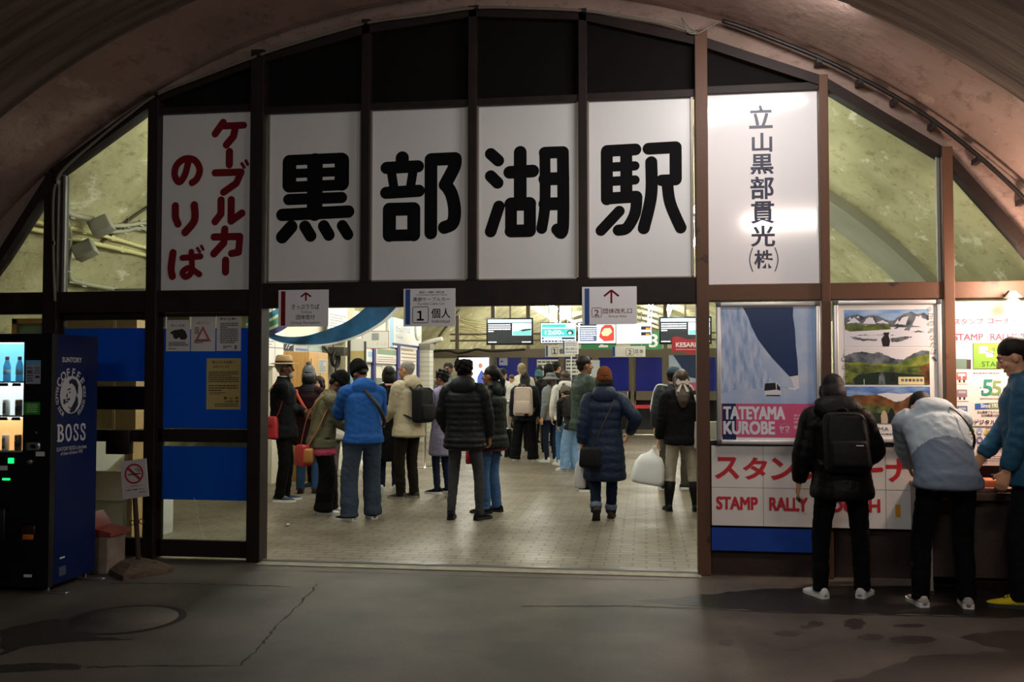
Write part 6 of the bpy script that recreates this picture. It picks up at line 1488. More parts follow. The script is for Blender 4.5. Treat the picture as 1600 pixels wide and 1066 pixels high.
    # ---- shoes
    for k, sg in (('L', -1), ('R', 1)):
        fp, fyaw, pit = ft[k]
        SM = Matrix.Translation(an[k]) @ Matrix.Rotation(rad(fyaw), 4, 'Z') @ Matrix.Rotation(rad(pit), 4, 'X') @ Matrix.Translation(V(0, 0, -.085))
        hi = {'sneaker': .085, 'boot': .16, 'tall': .36}[shoe_kind]
        prof = [(-.075, .020, .05), (-.068, .032, .078), (-.04, .038, .088), (.0, .038, .092), (.04, .039, .082), (.08, .043, .064), (.12, .047, .052), (.155, .044, .044), (.185, .032, .034), (.198, .014, .024)]
        u_ = MB(); vs = []; n = 14
        for y, hw, ht in prof:
            for j in range(n):
                a = 2 * PI * j / n; x = hw * math.copysign(abs(math.cos(a)) ** .75, math.cos(a)); z = .012 + (ht - .012) * (.5 + .5 * math.sin(a)) ; vs.append(SM @ V(x * (1 if z < ht * .6 else .85), y, z))
        fs = [(i * n + j, i * n + (j + 1) % n, (i + 1) * n + (j + 1) % n, (i + 1) * n + j) for i in range(len(prof) - 1) for j in range(n)]
        fs = [tuple(reversed(f)) for f in fs]; fs += [tuple(range(n)), tuple(reversed(range((len(prof) - 1) * n, len(prof) * n)))]
        u_.add(vs, fs, 0, True)
        if hi > .1:
            d = (kn[k] - an[k]).normalized(); u_.tube([SM @ V(0, 0, .05), an[k] + d * .03, an[k] + d * (hi - .085) * .6, an[k] + d * (hi - .085)], [.043, .047, .064 if hi > .2 else .05, (.074 if hi > .2 else .053)], 16, rnd=.1)
        else: u_.tube([SM @ V(0, -.01, .06), SM @ V(0, -.012, .1)], [.034, .036], 14, rnd=.1)
        so = part('shoe', u_, [shoes or sole_k])
        q = MB(); O = []
        for y, hw, ht in prof: O.append((hw + .004, y))
        ring = [V(x, y, 0) for x, y in O] + [V(-x, y, 0) for x, y in reversed(O)]
        nn = len(ring); th = .026 if sole is not None and shoe_kind == 'sneaker' else .018
        vs = [SM @ (p + V(0, 0, 0)) for p in ring] + [SM @ (p + V(0, 0, th + (.008 if p.y < 0 else .0))) for p in ring]
        q.add(vs, [tuple(range(nn))[::-1] if False else tuple(range(nn)), tuple(reversed(range(nn, 2 * nn)))] + [((i + 1) % nn, i, i + nn, (i + 1) % nn + nn) for i in range(nn)], 0)
        part('sole', q, sole or sole_k, parent=so)
        if shoe_kind == 'sneaker':
            q = MB()
            for i in range(4):
                y = .03 + i * .02; z = .088 - i * .0085; q.tube([SM @ V(-.022, y, z - .003), SM @ V(0, y + .004, z + .003), SM @ V(.022, y, z - .003)], .0025, 6)
            part('laces', q, sole or sole_k, parent=so)
    # ---- jacket
    if jacket:
        jw = w; K = [(u, rx * jw, ry * dp) for u, rx, ry in JKT_K]
        F.K = K
        q = MB(); P = []; R_ = []
        n1 = max(3, int(jlen / .02)); flare = .03 * min(jlen / .4, 1)
        for i in range(n1, 0, -1):
            z = jlen * i / n1; P.append(base - V(0, .02 * math.sin(a_top), z)); t = z / max(jlen, .01); R_.append((K[0][1] + flare * t + .012 * min(1, t * 3), K[0][2] + flare * t + .016 * min(1, t * 3)))
        for i in range(53): u = i / 52 * 1.03; P.append(C(u)); R_.append(interp(K, u))
        if puff:
            acc = 0
            for i in range(len(P)):
                if i: acc += (P[i] - P[i - 1]).length
                if True:
                    g = abs(math.sin(PI * acc / pitch_gap)) ** .6; fade = 1 if acc < jlen + .47 else .3
                    R_[i] = tuple(r_ * (1 + puff * (g - .55) * fade) + puff * .06 for r_ in R_[i])
        q.tube(P, R_, 22, side=S, rnd=.12)
        sr = {'plain': (.078, .066, .054, .046), 'shell': (.084, .072, .060, .050), 'puffer': (.083, .080, .070, .052)}[jkind]
        for k, sg in (('L', -1), ('R', 1)):
            e, ww = el[k], wr[k].lerp(el[k], .05)
            a0 = C(.84) + S * (sg * .09 * w)
            q.tube([C(.965), C(.95).lerp(sh[k], .55) + T(.9) * .012, sh[k] + T(.9) * .004], [(.075), (.070), (.066 if jkind != 'puffer' else .072)], 16)
            Pp = catmull([a0, sh[k], sh[k].lerp(e, .55), e, e.lerp(ww, .5), ww], 6); n = len(Pp); Rr = []
            for i in range(n):
                t = i / (n - 1); r_ = interp([(0, sr[0]), (.3, sr[0]), (.6, sr[1]), (.85, sr[2]), (1, sr[3])], t)[0]
                if puff: r_ *= 1 + puff * 1.1 * (abs(math.sin(PI * i / 3.4)) - .5)
                else: r_ *= 1 + .035 * math.sin(i * 1.9 + sg)
                Rr.append(r_)
            q.tube(Pp, Rr, 16, rnd=.15)
        if collar: q.tube([C(.97), C(1.03), C(1.09)], [(.098, .09), (.082, .08), (.078, .078)], 16, side=S, rnd=.1)
        if hood == 'self':
            c_ = C(.97) - B(.95) * .095; q.ell(c_, (.15, .062, .095), 16, 10, M=R_from(S, B(.95), T(.95))); q.ell(c_ + T(.95) * .05 + B(.95) * .03, (.125, .075, .06), 16, 10, M=R_from(S, B(.95), T(.95)))
        F.jk = part('jacket', q, jacket, .0105 if puff else .0118, 2)
        crease(F.jk, s, .004 if puff else .0085, (7, 7, 15), seed=len(ROOTM))
        if split:                                          # lower colour panel of a two-tone jacket
            lowm, usplit = split; me = F.jk.data; me.materials.append(lowm)
            c_ = C(usplit) * s; t_ = T(usplit)
            for p in me.polygons:
                v = Vector(p.center); d = (v - c_).dot(t_)
                if abs(v.x) < .205 * s * w and d < .03 * s * (1 - (v.x / (.165 * s * w)) ** 2 * 1.9): p.material_index = 1
        if hood and hood != 'self':
            q = MB(); M4 = R_from(S, B(.95), T(.95)); c_ = C(.98) - B(.95) * .10
            q.ell(c_, (.15 * hoodw, .065, .10), 18, 10, M=M4); q.ell(c_ + T(.95) * .055 + B(.95) * .035, (.135 * hoodw, .085, .062), 18, 10, M=M4); q.ell(c_ + B(.95) * .10 + T(.95) * .03, (.115, .06, .045), 16, 8, M=M4)
            part('hood', q, hood, .011, 2)
    # ---- hair, hat
    hm = hairm or hair_k; q = MB(); R4 = R3.to_4x4()
    if hoodup:
        q2 = MB(); q2.ell(h(0, -.03, .03), (.105, .115, .125), 18, 12, M=R4); q2.tube([C(.95), h(0, -.05, -.06)], [(.11, .09), (.10, .09)], 16); part('hood', q2, jacket, .011, 2)
    elif hair:
        if hair in ('short', 'fringe', 'pony', 'bun', 'curly'):
            q.ell(h(0, -.024, .044), (.084, .103, .090), 20, 14, M=R4); q.ell(h(0, -.06, -.015), (.066, .046, .062), 16, 10, M=R4)
            if hair == 'curly':
                for i in range(26):
                    a = i * 2.4; z = -.02 + .12 * (i / 26); r_ = math.sqrt(max(.001, 1 - ((z - .04) / .11) ** 2)); q.ell(h(.085 * r_ * math.cos(a), -.025 + .10 * r_ * math.sin(a) * (1 if math.sin(a) < 0 else .55), z + .015), (.028, .028, .026), 8, 6)
        if hair == 'cropped': q.ell(h(0, -.022, .036), (.0785, .097, .088), 20, 14, M=R4); q.ell(h(0, -.055, -.012), (.06, .043, .05), 16, 10, M=R4)
        if hair in ('bob', 'long'):
            q.ell(h(0, -.024, .042), (.088, .106, .094), 20, 14, M=R4); q.ell(h(0, -.040, -.035), (.094, .085, .105), 18, 12, M=R4)
            for sg in (-1, 1): q.tube([h(sg * .07, .03, .06), h(sg * .083, .025, 0), h(sg * .080, .02, -.09)], [.022, .024, .018], 10)
        if hair == 'long':
            q.tube([h(0, -.07, .0), h(0, -.085, -.10), C(.92) - B(.9) * .150, C(.80) - B(.75) * .17, C(.66) - B(.7) * .172], [(.085, .05), (.088, .045), (.086, .036), (.07, .028), (.035, .014)], 14, side=S)
        if hair == 'pony':
            q.ell(h(0, -.125, .02), (.03, .03, .03), 10, 8); q.tube([h(0, -.13, .02), h(0, -.16, -.04), h(0, -.15, -.14), C(.86) - B(.9) * .17], [.028, .036, .034, .012], 12)
        if hair == 'bun': q.ell(h(0, -.10, .085), (.05, .05, .045), 12, 8)
        hm2 = part('hair', q, hm, .0095, 1)
    if hat:
        q = MB(); HMr = R4
        def hl(prof, c, sx, sy, mi=0, n=26): q.lathe(prof, h(*c), n, mi, sx, sy, R4)
        if hat in ('beanie', 'pompom'):
            hl([(.98, -.03), (1.06, -.028), (1.09, 0), (1.06, .028), (1.01, .032), (1.0, .055), (.93, .085), (.76, .115), (.48, .138), (.15, .148)], (0, -.015, .03), .088, .106)
            if hat == 'pompom': q.ell(h(0, -.03, .195), (.036, .036, .034), 12, 8)
            part('hat', q, hatm)
        elif hat == 'fedora':
            hl([(.098, 0), (.155, -.008), (.157, -.004), (.10, .010)], (0, -.008, .055), 1, 1.12, 0); hl([(.092, 0), (.092, .04), (.086, .085), (.07, .10), (.03, .095)], (0, -.008, .06), 1, 1.12, 0); o_ = part('hat', q, hatm)
            q = MB(); hl([(.0935, .002), (.0945, .004), (.0945, .026), (.0925, .028)], (0, -.008, .06), 1, 1.12); part('hat_band', q, mat('dark_hat_band', '1a1715', .7), parent=o_)
        elif hat == 'bucket':
            hl([(.092, 0), (.165, -.045), (.167, -.04), (.094, .012)], (0, -.01, .05), 1, 1.1); hl([(.091, 0), (.088, .05), (.07, .085), (.03, .092)], (0, -.01, .05), 1, 1.12); part('hat', q, hatm)
        elif hat == 'cap':
            hl([(.09, -.01), (.0915, .02), (.085, .06), (.062, .088), (.02, .10)], (0, -.012, .045), 1, 1.15); q.tube([h(0, .07, .05), h(0, .12, .043), h(0, .165, .03)], [(.078, .007), (.075, .006), (.045, .005)], 14, side=R3 @ V(1, 0, 0), rnd=.3); part('hat', q, hatm)
    return F
def R_from(S, B, T): return Matrix(((S.x, B.x, T.x, 0), (S.y, B.y, T.y, 0), (S.z, B.z, T.z, 0), (0, 0, 0, 1)))
def link_part(nm, me, parent):
    o = bpy.data.objects.new(nm, me); COL.objects.link(o); o.parent = parent; return o

# ---------------------------------------------------------------- bags: top-level things built in the wearer's frame
def bag(F, name, label, cat, parts):
    """parts: [(part name, builder in the wearer's frame, materials)]"""
    allv = [F.M @ v for _, mb, _ in parts for v in mb.v]
    lo = V(min(v.x for v in allv), min(v.y for v in allv), min(v.z for v in allv)); hi = V(max(v.x for v in allv), max(v.y for v in allv), max(v.z for v in allv))
    t = thing(name, label, cat, ((lo.x + hi.x) / 2, (lo.y + hi.y) / 2, lo.z))
    for nm, mb, m in parts:
        mb.v = [F.M @ v for v in mb.v]; mb.build(nm, m, t)
    return t
def backpack(F, label, m, m2=None, w=.30, hgt=.44, d=.15, uc=.55, strapm=None, emblem=None, off=0.0, sidex=0.0):
    S, B, T = V(1, 0, 0), F.B(uc), F.T(uc); K = F.K; ry = interp(K, uc)[1]
    c = F.C(uc) - B * (ry + d / 2 + off) + S * sidex; M = Matrix.Translation(c) @ R_from(S, B, T)
    q = MB(); q.rbox(-w / 2, -d / 2, -hgt / 2, w / 2, d / 2, hgt / 2, min(.055, d * .4), 0, M, 4)
    for v in q.v:                                   # narrower and rounder towards the top
        l = M.inverted() @ v; t = max(0, (l.z + hgt * .05) / (hgt * .55)); l.x *= 1 - .14 * t * t; l.y = l.y if l.y > 0 else l.y * (1 - .15 * t * t); v[:] = (M @ l)[:]
    pk = MB(); pk.rbox(-w * .40, -d / 2 - .035, -hgt * .42, w * .40, -d / 2 + .03, hgt * .02, .025, 0, M, 3)
    zp = MB()
    zp.tube(catmull([M @ V(x, -d / 2 - .002 + .02 * (z > .3 * hgt), z) for x, z in ((-w * .44, -hgt * .1), (-w * .43, hgt * .28), (-w * .28, hgt * .44), (w * .28, hgt * .44), (w * .43, hgt * .28), (w * .44, -hgt * .1))], 5), .0045, 6)
    hd = MB(); hd.tube(catmull([M @ V(-.05, d * .3, hgt * .46), M @ V(-.03, d * .25, hgt * .56), M @ V(.03, d * .25, hgt * .56), M @ V(.05, d * .3, hgt * .46)], 4), .009, 8)
    P = [('body', q, m), ('pocket', pk, m2 or m), ('zip', zp, strapm or m), ('handle', hd, strapm or m)]
    for sg in (-1, 1):
        st_ = MB(); tb = F.C(.95); fr = interp(K, .7)
        pts = [M @ V(sg * .085, d / 2, hgt * .40), F.C(.93) + S * (sg * .105) - B * .04 + F.T(.93) * .075, F.C(.88) + S * (sg * .115) + F.B(.9) * .115 + F.T(.9) * .035, F.C(.68) + S * (sg * .13) + F.B(.7) * (fr[1] + .012), F.C(.42) + S * (sg * .165) + F.B(.5) * (fr[1] * .65), M @ V(sg * w * .5, d * .4, -hgt * .36)]
        st_.tube(catmull(pts, 5), (.024, .008) if False else [(.024, .008)] * (5 * 5 + 1), 8, side=(1, 0, 0)); P.append(('strap', st_, strapm or m))
    if emblem:
        e = MB(); e.plane(M @ V(0, -d / 2 - .036, -hgt * .3), S, T, .002); e.n = -B; emblem(e); P.append(('emblem', e, [emblem_m, black_ink]))
    return bag(F, 'backpack', label, 'backpack', P)
emblem_m = mat('pale_emblem', 'c9c9c6', .5)
def strap_path(F, pts, r=(.016, .005), side=(0, 1, 0)):
    q = MB(); P = catmull([V(*p) for p in pts], 6); q.tube(P, [r] * len(P), 8, side=side); return q
def purse(c, w, h_, d, M=None, r=.03):
    q = MB(); MM = Matrix.Translation(V(*c)) @ (M or Matrix.Identity(4)); q.rbox(-w / 2, -d / 2, -h_ / 2, w / 2, d / 2, h_ / 2, min(r, d * .4), 0, MM, 3)
    for v in q.v:
        l = MM.inverted() @ v; t = (l.z + h_ / 2) / h_; l.x *= 1.06 - .16 * t; l.y *= 1.1 - .35 * t; v[:] = (MM @ l)[:]
    return q
def plastic_bag(c, w, h_, d, M=None, seed=1):
    """a full carrier bag that hangs from a point c"""
    rnd = random.Random(seed); q = MB(); n = 20; prof = [(.02, .0), (.10, -.10), (.34, -.22), (.46, -.42), (.52, -.7), (.54, -.9), (.50, -.985), (.40, -1.0)]
    vs = []
    for r_, z in prof:
        for j in range(n):
            a = 2 * PI * j / n; k = 1 + rnd.uniform(-.07, .07); ca, sa = math.cos(a), math.sin(a)
            vs.append(V(math.copysign(abs(ca) ** .6, ca) * r_ * w * k, math.copysign(abs(sa) ** .6, sa) * r_ * d * k, z * h_))
    MM = Matrix.Translation(V(*c)) @ (M or Matrix.Identity(4)); vs = [MM @ v for v in vs]
    fs = [(i * n + j, (i + 1) * n + j, (i + 1) * n + (j + 1) % n, i * n + (j + 1) % n) for i in range(len(prof) - 1) for j in range(n)]
    fs += [tuple(range((len(prof) - 1) * n, len(prof) * n))[::-1], tuple(range(n))]
    q.add(vs, fs, 0, True); return q
# ================================================================ the people in the hall
blk = cloth('black_wool', '15151a'); blk_sh = cloth('black_shell', '16171c', 'shell'); navy_j = cloth('dark_navy_shell', '1b2231', 'shell'); red_l = mat('red_leather', 'a8242c', .42, var=.1, vscale=8, bump=.2, bscale=18)
denim = cloth('blue_denim', '3d5d86', 'denim'); denim_d = cloth('dark_denim', '1e2a40', 'denim'); denim_l = cloth('light_denim', '7fa3cc', 'denim'); blkt = cloth('black_trousers', '101014'); shoe_g = cloth('grey_runner', '3b4450'); shoe_w = cloth('white_runner', 'd6d4ce', var=.05)
knit_k = cloth('black_knit', '101013', 'knit'); shoe_k = cloth('black_runner', '131316')
NARROW = dict(L=(-.09, .03, 8), R=(.09, -.03, -8))

# man in the straw hat
F = person('older man in a straw hat and black coat, by the left jamb', (441, 783), (437, 560), -72, hatz=.035, skin=skinC, jacket=cloth('black_coat', '14141a'), jlen=.16, jkind='shell', trousers=blkt, shoes=shoe_g, sole=sole_w, hair='cropped', hairm=hair_g, hat='fedora', hatm=mat('straw_hat_weave', 'b8986a', .8, var=.2, vscale=70, bump=.5, bscale=150),
           hands={'L': (.06, .27, 1.08), 'R': (-.04, .25, 1.05)}, feet=NARROW, w=1.05, dp=1.08)
q = MB(); H_ = F.HM; q.ell(H_ @ V(0, .072, -.088), (.046, .036, .04), 14, 10, M=H_.to_3x3().to_4x4()); F.part('beard', q, hair_g)
q = MB()
for sg in (-1, 1): q.tube([H_ @ V(sg * .032 + .021 * math.cos(t), .094, .006 + .018 * math.sin(t)) for t in [i * 2 * PI / 14 for i in range(15)]], .0028, 6, side=(0, 1, 0), caps=False); q.tube([H_ @ V(sg * .053, .09, .01), H_ @ V(sg * .078, .0, .01)], .0026, 6)
q.tube([H_ @ V(-.011, .097, .008), H_ @ V(.011, .097, .008)], .0026, 6); F.part('glasses', q, mat('black_plastic_rim', '0c0c0c', .3))
q = MB(); q.tube([F.C(.99), F.C(1.06), F.C(1.10)], [(.072, .068), (.066, .064), (.064, .062)], 16, side=(1, 0, 0), rnd=.1); F.part('shirt_collar', q, mat('white_shirt', 'd8d8d6', .8))
c = (-.02 + .16, -.24, .86)
strap = strap_path(F, [(.16, -.05, 1.02), (.15, -.16, 1.25), (.12, -.10, 1.45), (.10, .03, 1.46), (.17, .16, 1.25), (.20, .02, 1.02)])
bagq = purse((.16, -.18, .90), .30, .27, .13, Matrix.Rotation(rad(70), 4, 'Z')); st2 = strap_path(F, [(.22, -.06, 1.02), (.185, .0, 1.22), (.15, -.02, 1.44), (.13, -.1, 1.42), (.20, -.2, 1.25), (.20, -.27, 1.02)], (.018, .005), (1, 0, 0))
fl_ = MB(); fl_.rbox(-.09, -.02, -.05, .09, .0, .05, .012, 0, Matrix.Translation(V(.235, -.18, .98)) @ Matrix.Rotation(rad(70), 4, 'Z'))
bag(F, 'handbag', 'bright red leather handbag on the shoulder of the man in the straw hat', 'handbag', [('body', bagq, red_l), ('flap', fl_, red_l), ('strap', st2, red_l)])

# grey pompom beanie
F = person('person in a grey pompom beanie and maroon coat seen from behind at the left', (481, 771), (481, 573), 8, hatz=.06, jacket=cloth('maroon_coat', '33141d'), jlen=.25, trousers=denim, shoes=cloth('brown_shoe', '3a2a22'), hair='bob', hat='pompom', hatm=cloth('grey_knit', '6d7276', 'knit'))
q = MB(); q.tube([F.C(.93), F.C(1.0), F.C(1.08), F.C(1.14)], [(.13, .12), (.115, .11), (.10, .10), (.085, .085)], 16, side=(1, 0, 0)); F.part('scarf', q, cloth('charcoal_scarf', '2a2b2e', 'knit'))
bag(F, 'sling_bag', 'orange red sling strap and small bag on the back of the maroon coat', 'bag', [('strap', strap_path(F, [(-.15, -.155, 1.42), (-.05, -.175, 1.25), (.06, -.18, 1.08), (.16, -.13, .95)], (.02, .006), (1, 0, 0)), mat('orange_red_strap', 'd2503a', .6)), ('body', purse((-.17, -.16, 1.40), .12, .10, .05), mat('orange_red_strap', 'd2503a', .6))])
# woman's face in the gap
F = person('woman with dark hair facing the camera, only her face showing behind the olive jacket', (497, 760), (495, 592), 165, jacket=cloth('dusty_coat', '4a3a3c'), trousers=blkt, hair='bob', skin=skinA)

# olive jacket woman
F = person('woman in a black beanie and olive jacket bowing her head over her hands', (507, 803), None, -62, H=1.57, lean=14, hp=44, skin=skinC, jacket=cloth('olive_jacket', '5f5c46', 'shell'), jlen=.12, jkind='shell', trousers=cloth('wide_black_trousers', '0e0e11'), leg='baggy', shoes=shoe_w, sole=sole_w, hair='short', hat='beanie', hatm=knit_k,
           hands={'L': (-.05, .34, 1.03), 'R': (.08, .32, .98)}, feet=dict(L=(-.09, .07, 5), R=(.09, -.03, -5)), w=1.06, dp=1.1)
q = MB(); P = [F.C(0) - V(0, 0, z) for z in (.20, .16, .10, .04)]; q.tube(P, [(.225, .18), (.215, .172), (.205, .165), (.2, .16)], 22, side=(1, 0, 0), rnd=.05)
for i, v in enumerate(q.v): v.z += .012 * math.sin(i * 1.9)
F.part('tunic_hem', q, cloth('pink_tunic', 'c4506a'))
bag(F, 'shoulder_bag', 'brown and red shoulder bag on the hip of the olive jacketed woman', 'handbag', [('body', purse((.06, -.27, .72), .26, .25, .14, Matrix.Rotation(rad(15), 4, 'Z')), red_l), ('pocket', purse((.16, -.22, .72), .14, .18, .12, Matrix.Rotation(rad(70), 4, 'Z')), mat('tan_leather', 'a86f34', .5)), ('strap', strap_path(F, [(.14, -.22, .84), (.21, -.10, 1.08), (.18, .02, 1.36), (.13, -.06, 1.43), (.10, -.22, 1.2), (.0, -.29, .84)], (.018, .005), (1, 0, 0)), mat('tan_strap', 'a8623a', .6))])
# person with hair bun behind
F = person('woman with a black hair bun and white top, behind the blue fleece jacket', (533, 781), (520, 580), 30, hatz=.03, jacket=cloth('white_top', 'c9c5bc'), jlen=.1, trousers=cloth('grey_trousers', '6b6a66'), shoes=shoe_k, sole=sole_w, hair='bun', face=True, hp=10)

# blue jacket man
F = person('man in a blue fleece jacket and black beanie with a diagonal black strap, head bowed', (566, 813), (556, 570), 38, hatz=.0, lean=9, hp=34, hy=18, skin=skinB, jacket=cloth('bright_blue_fleece', '22539a', var=.12), jlen=.08, jkind='shell', trousers=cloth('slate_trousers', '3d495a'), leg='wide', shoes=shoe_k, sole=sole_w, hair='cropped', hat='beanie', hatm=knit_k,
           hands={'L': (-.02, .33, 1.12), 'R': (.10, .32, 1.08)}, hints={'L': (-1, -.4, -.3), 'R': (1, -.4, -.3)}, feet=dict(L=(-.14, .02, 30), R=(.14, .04, -6)), w=1.12, dp=1.12, hood='self')
bag(F, 'sling_bag', 'black sling bag strap running diagonally over the blue fleece jacket', 'bag', [('strap', strap_path(F, [(-.10, .12, 1.42), (-.07, -.02, 1.52), (-.02, -.12, 1.42), (.10, -.185, 1.25), (.205, -.12, 1.06), (.2, .05, 1.0)], (.022, .006), (1, 0, 0)), cable_b), ('body', purse((.12, .22, .98), .20, .24, .09), cable_b)])
# black coat person
F = person('person with black bobbed hair in a long black coat between the blue and beige jackets', (607, 766), (606, 577), 12, jacket=cloth('long_black_coat', '0f0f12'), jlen=.5, trousers=denim_d, shoes=shoe_w, sole=sole_w, hair='bob')
q = MB(); q.tube([F.C(.98), F.C(1.06)], [(.09, .085), (.08, .078)], 16, side=(1, 0, 0)); F.part('collar', q, cloth('pale_pink_collar', 'd8a8a4'))
# beige jacket man
F = person('grey haired man in glasses and a beige jacket facing the ticket wall', (637, 779), (632, 568), 62, hy=12, lean=3, skin=skinA, jacket=cloth('beige_jacket', 'b8ad92', 'shell'), jlen=.14, jkind='shell', trousers=cloth('dark_olive_trousers', '272019'), shoes=cloth('grey_slip_on', '3c3a38'), sole=mat('grey_sole', '8a8680', .6), hair='cropped', hairm=hair_g, hood='self', hands={'L': (-.12, .28, .98), 'R': (.18, .2, .92)}, w=1.1, dp=1.12, feet=NARROW)
q = MB(); H_ = F.HM
for sg in (-1, 1): q.tube([H_ @ V(sg * .032 + .021 * math.cos(t), .094, .006 + .018 * math.sin(t)) for t in [i * 2 * PI / 14 for i in range(15)]], .003, 6, side=(0, 1, 0), caps=False); q.tube([H_ @ V(sg * .053, .09, .01), H_ @ V(sg * .080, .0, .01)], .003, 6)
F.part('glasses', q, mat('black_plastic_rim', '0c0c0c', .3))
backpack(F, 'black backpack hanging on the back of the man in the beige jacket', blk_sh, w=.30, hgt=.44, d=.17, uc=.45, off=.0)

# lavender coat woman with a phone
F = person('woman in a lavender coat holding up a white phone case, partly behind the black jacket', (692, 771), (688, 582), 68, hp=14, skin=skinB, jacket=cloth('lavender_coat', '857f9f', 'shell'), jlen=.38, jkind='shell', trousers=denim_d, leg='slim', shoes=shoe_k, sole=sole_w, hair='curly', hands={'L': (-.04, .34, 1.28), 'R': (.06, .36, 1.22)}, hints={'L': (-.5, -.2, -1), 'R': (.5, -.2, -1)}, feet=NARROW)
q = MB(); c = (F.wr['L'] + F.wr['R']) / 2 + V(0, .12, .02); q.rbox(-.05, -.012, -.09, .05, .012, .09, .008, 0, Matrix.Translation(c) @ Matrix.Rotation(rad(-50), 4, 'X') @ Matrix.Rotation(rad(70), 4, 'Y'))
bag(F, 'phone_case', 'white phone case held up in both hands by the woman in lavender', 'phone', [('cover', q, mat('white_phone_case', 'e4e4e0', .4))])
# forehead man
F = person('dark haired man behind the lavender coat, only his forehead and hair showing', (700, 724), (704, 570), 178, skin=skinB, jacket=cloth('grey_jacket', '5a5e62'), trousers=cloth('grey_trousers', '6b6a66'), shoes=cloth('blue_grey_runner', '566474'), sole=sole_w, hair='short')

# black puffer man
pk = cloth('black_puffer_nylon', '15181c', 'puffer')
F = person('tall man in a hooded black puffer jacket and charcoal jeans, back turned', (726, 812), (738, 569), -6, hatz=-.01, hy=-14, skin=skinB, jacket=pk, jlen=.16, jkind='puffer', puff=.07, pitch_gap=.062, trousers=cloth('charcoal_jeans', '3d3e42', 'denim'), leg='slim', shoes=shoe_k, sole=sole_k, hair='curly', hairm=cloth('dark_red_brown_hair', '1f1214'), hood=cloth('black_hood_nylon', '1a1e22', 'puffer'), hands={'L': (-.23, .16, .92), 'R': (.24, .14, .88)}, hints={'L': (-1, -.7, 0), 'R': (1, -.7, 0)}, feet=dict(L=(-.15, -.02, 12), R=(.17, .0, -22)), w=1.1, dp=1.1)
# woman facing left
F = person('woman with a black ponytail and dark green jacket, face in profile', (768, 801), (773, 577), 74, skin=skinB, jacket=cloth('dark_green_black_coat', '141a18', 'puffer'), jlen=.16, jkind='puffer', puff=.035, pitch_gap=.08, trousers=denim, leg='regular', shoes=shoe_k, sole=sole_k, hair='pony', hood=cloth('dark_green_hood', '1b2622', 'puffer'), hands={'L': (-.1, .26, .98), 'R': (.16, .24, .96)}, w=1.12, dp=1.15, feet=NARROW)
q = MB(); P = [F.C(0) - V(0, 0, z) for z in (.19, .15, .1)]; q.tube(P, [(.222, .185), (.215, .18), (.205, .172)], 22, side=(1, 0, 0), rnd=.05); F.part('tunic_hem', q, cloth('maroon_tunic', '5a1f26'))
bag(F, 'carrier_bag', 'red carrier bag hanging between the black puffer jacket and the blue jeans', 'bag', [('body', plastic_bag((-.02, .27, .93), .22, .36, .08, Matrix.Rotation(rad(10), 4, 'Z')), mat('red_carrier_bag', 'a61f2c', .5)), ('handle', strap_path(F, [(-.05, .27, .9), (-.06, .27, .97), (.02, .27, .97), (.02, .27, .9)], (.008, .003)), mat('red_carrier_bag', 'a61f2c', .5))])

# the queue further back
F = person('adult in a white shirt holding a small child, between the ponytail and the beige backpack', (785, 714), (784, 579), -18, hp=6, jacket=cloth('white_shirt_cloth', 'd4d2cb'), jlen=.12, trousers=blkt, shoes=shoe_k, hair='short', hands={'L': (-.05, .28, 1.12), 'R': (.22, .22, 1.15)})
F = person('small dark haired child in white carried by the adult in white', (797, 722), None, 150, H=.98, hp=22, jacket=cloth('white_child_top', 'cfcdc6'), jlen=.05, trousers=cloth('pale_child_trousers', 'a8a49c'), shoes=shoe_w, hair='short', hairm=hair_b, yoff=.28, name='child')
F.root.location.z = .56; ROOTM[F.root.name] = Matrix.Translation(F.root.location) @ Matrix.Rotation(rad(150), 4, 'Z')
F = person('grey haired person in a white top before the blue doors', (815, 705), (815, 571), 12, jacket=cloth('ivory_top', 'd0cbbd'), trousers=blkt, shoes=shoe_k, hair='short', hairm=hair_l)
F = person('woman in a navy jacket and wide black trousers with a beige backpack', (820, 721), (824, 586), 0, jacket=cloth('navy_hooded_jacket', '1a2030', 'shell'), jlen=.12, jkind='shell', trousers=cloth('black_wide_trousers', '121318'), leg='baggy', shoes=shoe_w, sole=sole_w, hair='long', hairm=hair_k, hood='self', feet=dict(L=(-.20, 0, 6), R=(.17, -.02, -6)), w=1.1, hp=6)
backpack(F, 'large beige backpack with a dark oval badge on the woman in navy', cloth('beige_pack_cloth', 'b4a59b', 'shell'), w=.38, hgt=.56, d=.20, uc=.48, strapm=cloth('tan_straps', '7d6a58'), emblem=lambda e: e.disc(.08, -.09, .045, .026, 1))
F = person('person in a teal beanie ahead of the beige backpack', (842, 700), (841, 581), 20, hatz=.03, jacket=cloth('dark_teal_coat', '20343a'), trousers=cloth('grey_trousers', '6b6a66'), shoes=shoe_w, sole=sole_w, hair='short', hat='beanie', hatm=cloth('teal_knit', '4f7f88', 'knit'))
F = person('person with a brown haired head glimpsed above the teal beanie', (832, 700), (833, 575), -30, jacket=cloth('brown_coat', '3a2d26'), trousers=blkt, shoes=shoe_k, hair='short', hairm=hair_k, yoff=1.4)
F = person('person in a black coat with the hood up, before the left paper notice', (858, 707), (858, 573), -12, jacket=cloth('black_hooded_coat', '131418', 'shell'), jlen=.3, jkind='shell', trousers=blkt, shoes=shoe_k, hair=None, hoodup=True)
F = person('black haired man glimpsed between the hooded coat and the right paper notice', (866, 700), (864, 568), -35, jacket=cloth('black_parka', '18191d', 'shell'), jkind='shell', trousers=blkt, shoes=shoe_k, hair='short', yoff=.5)
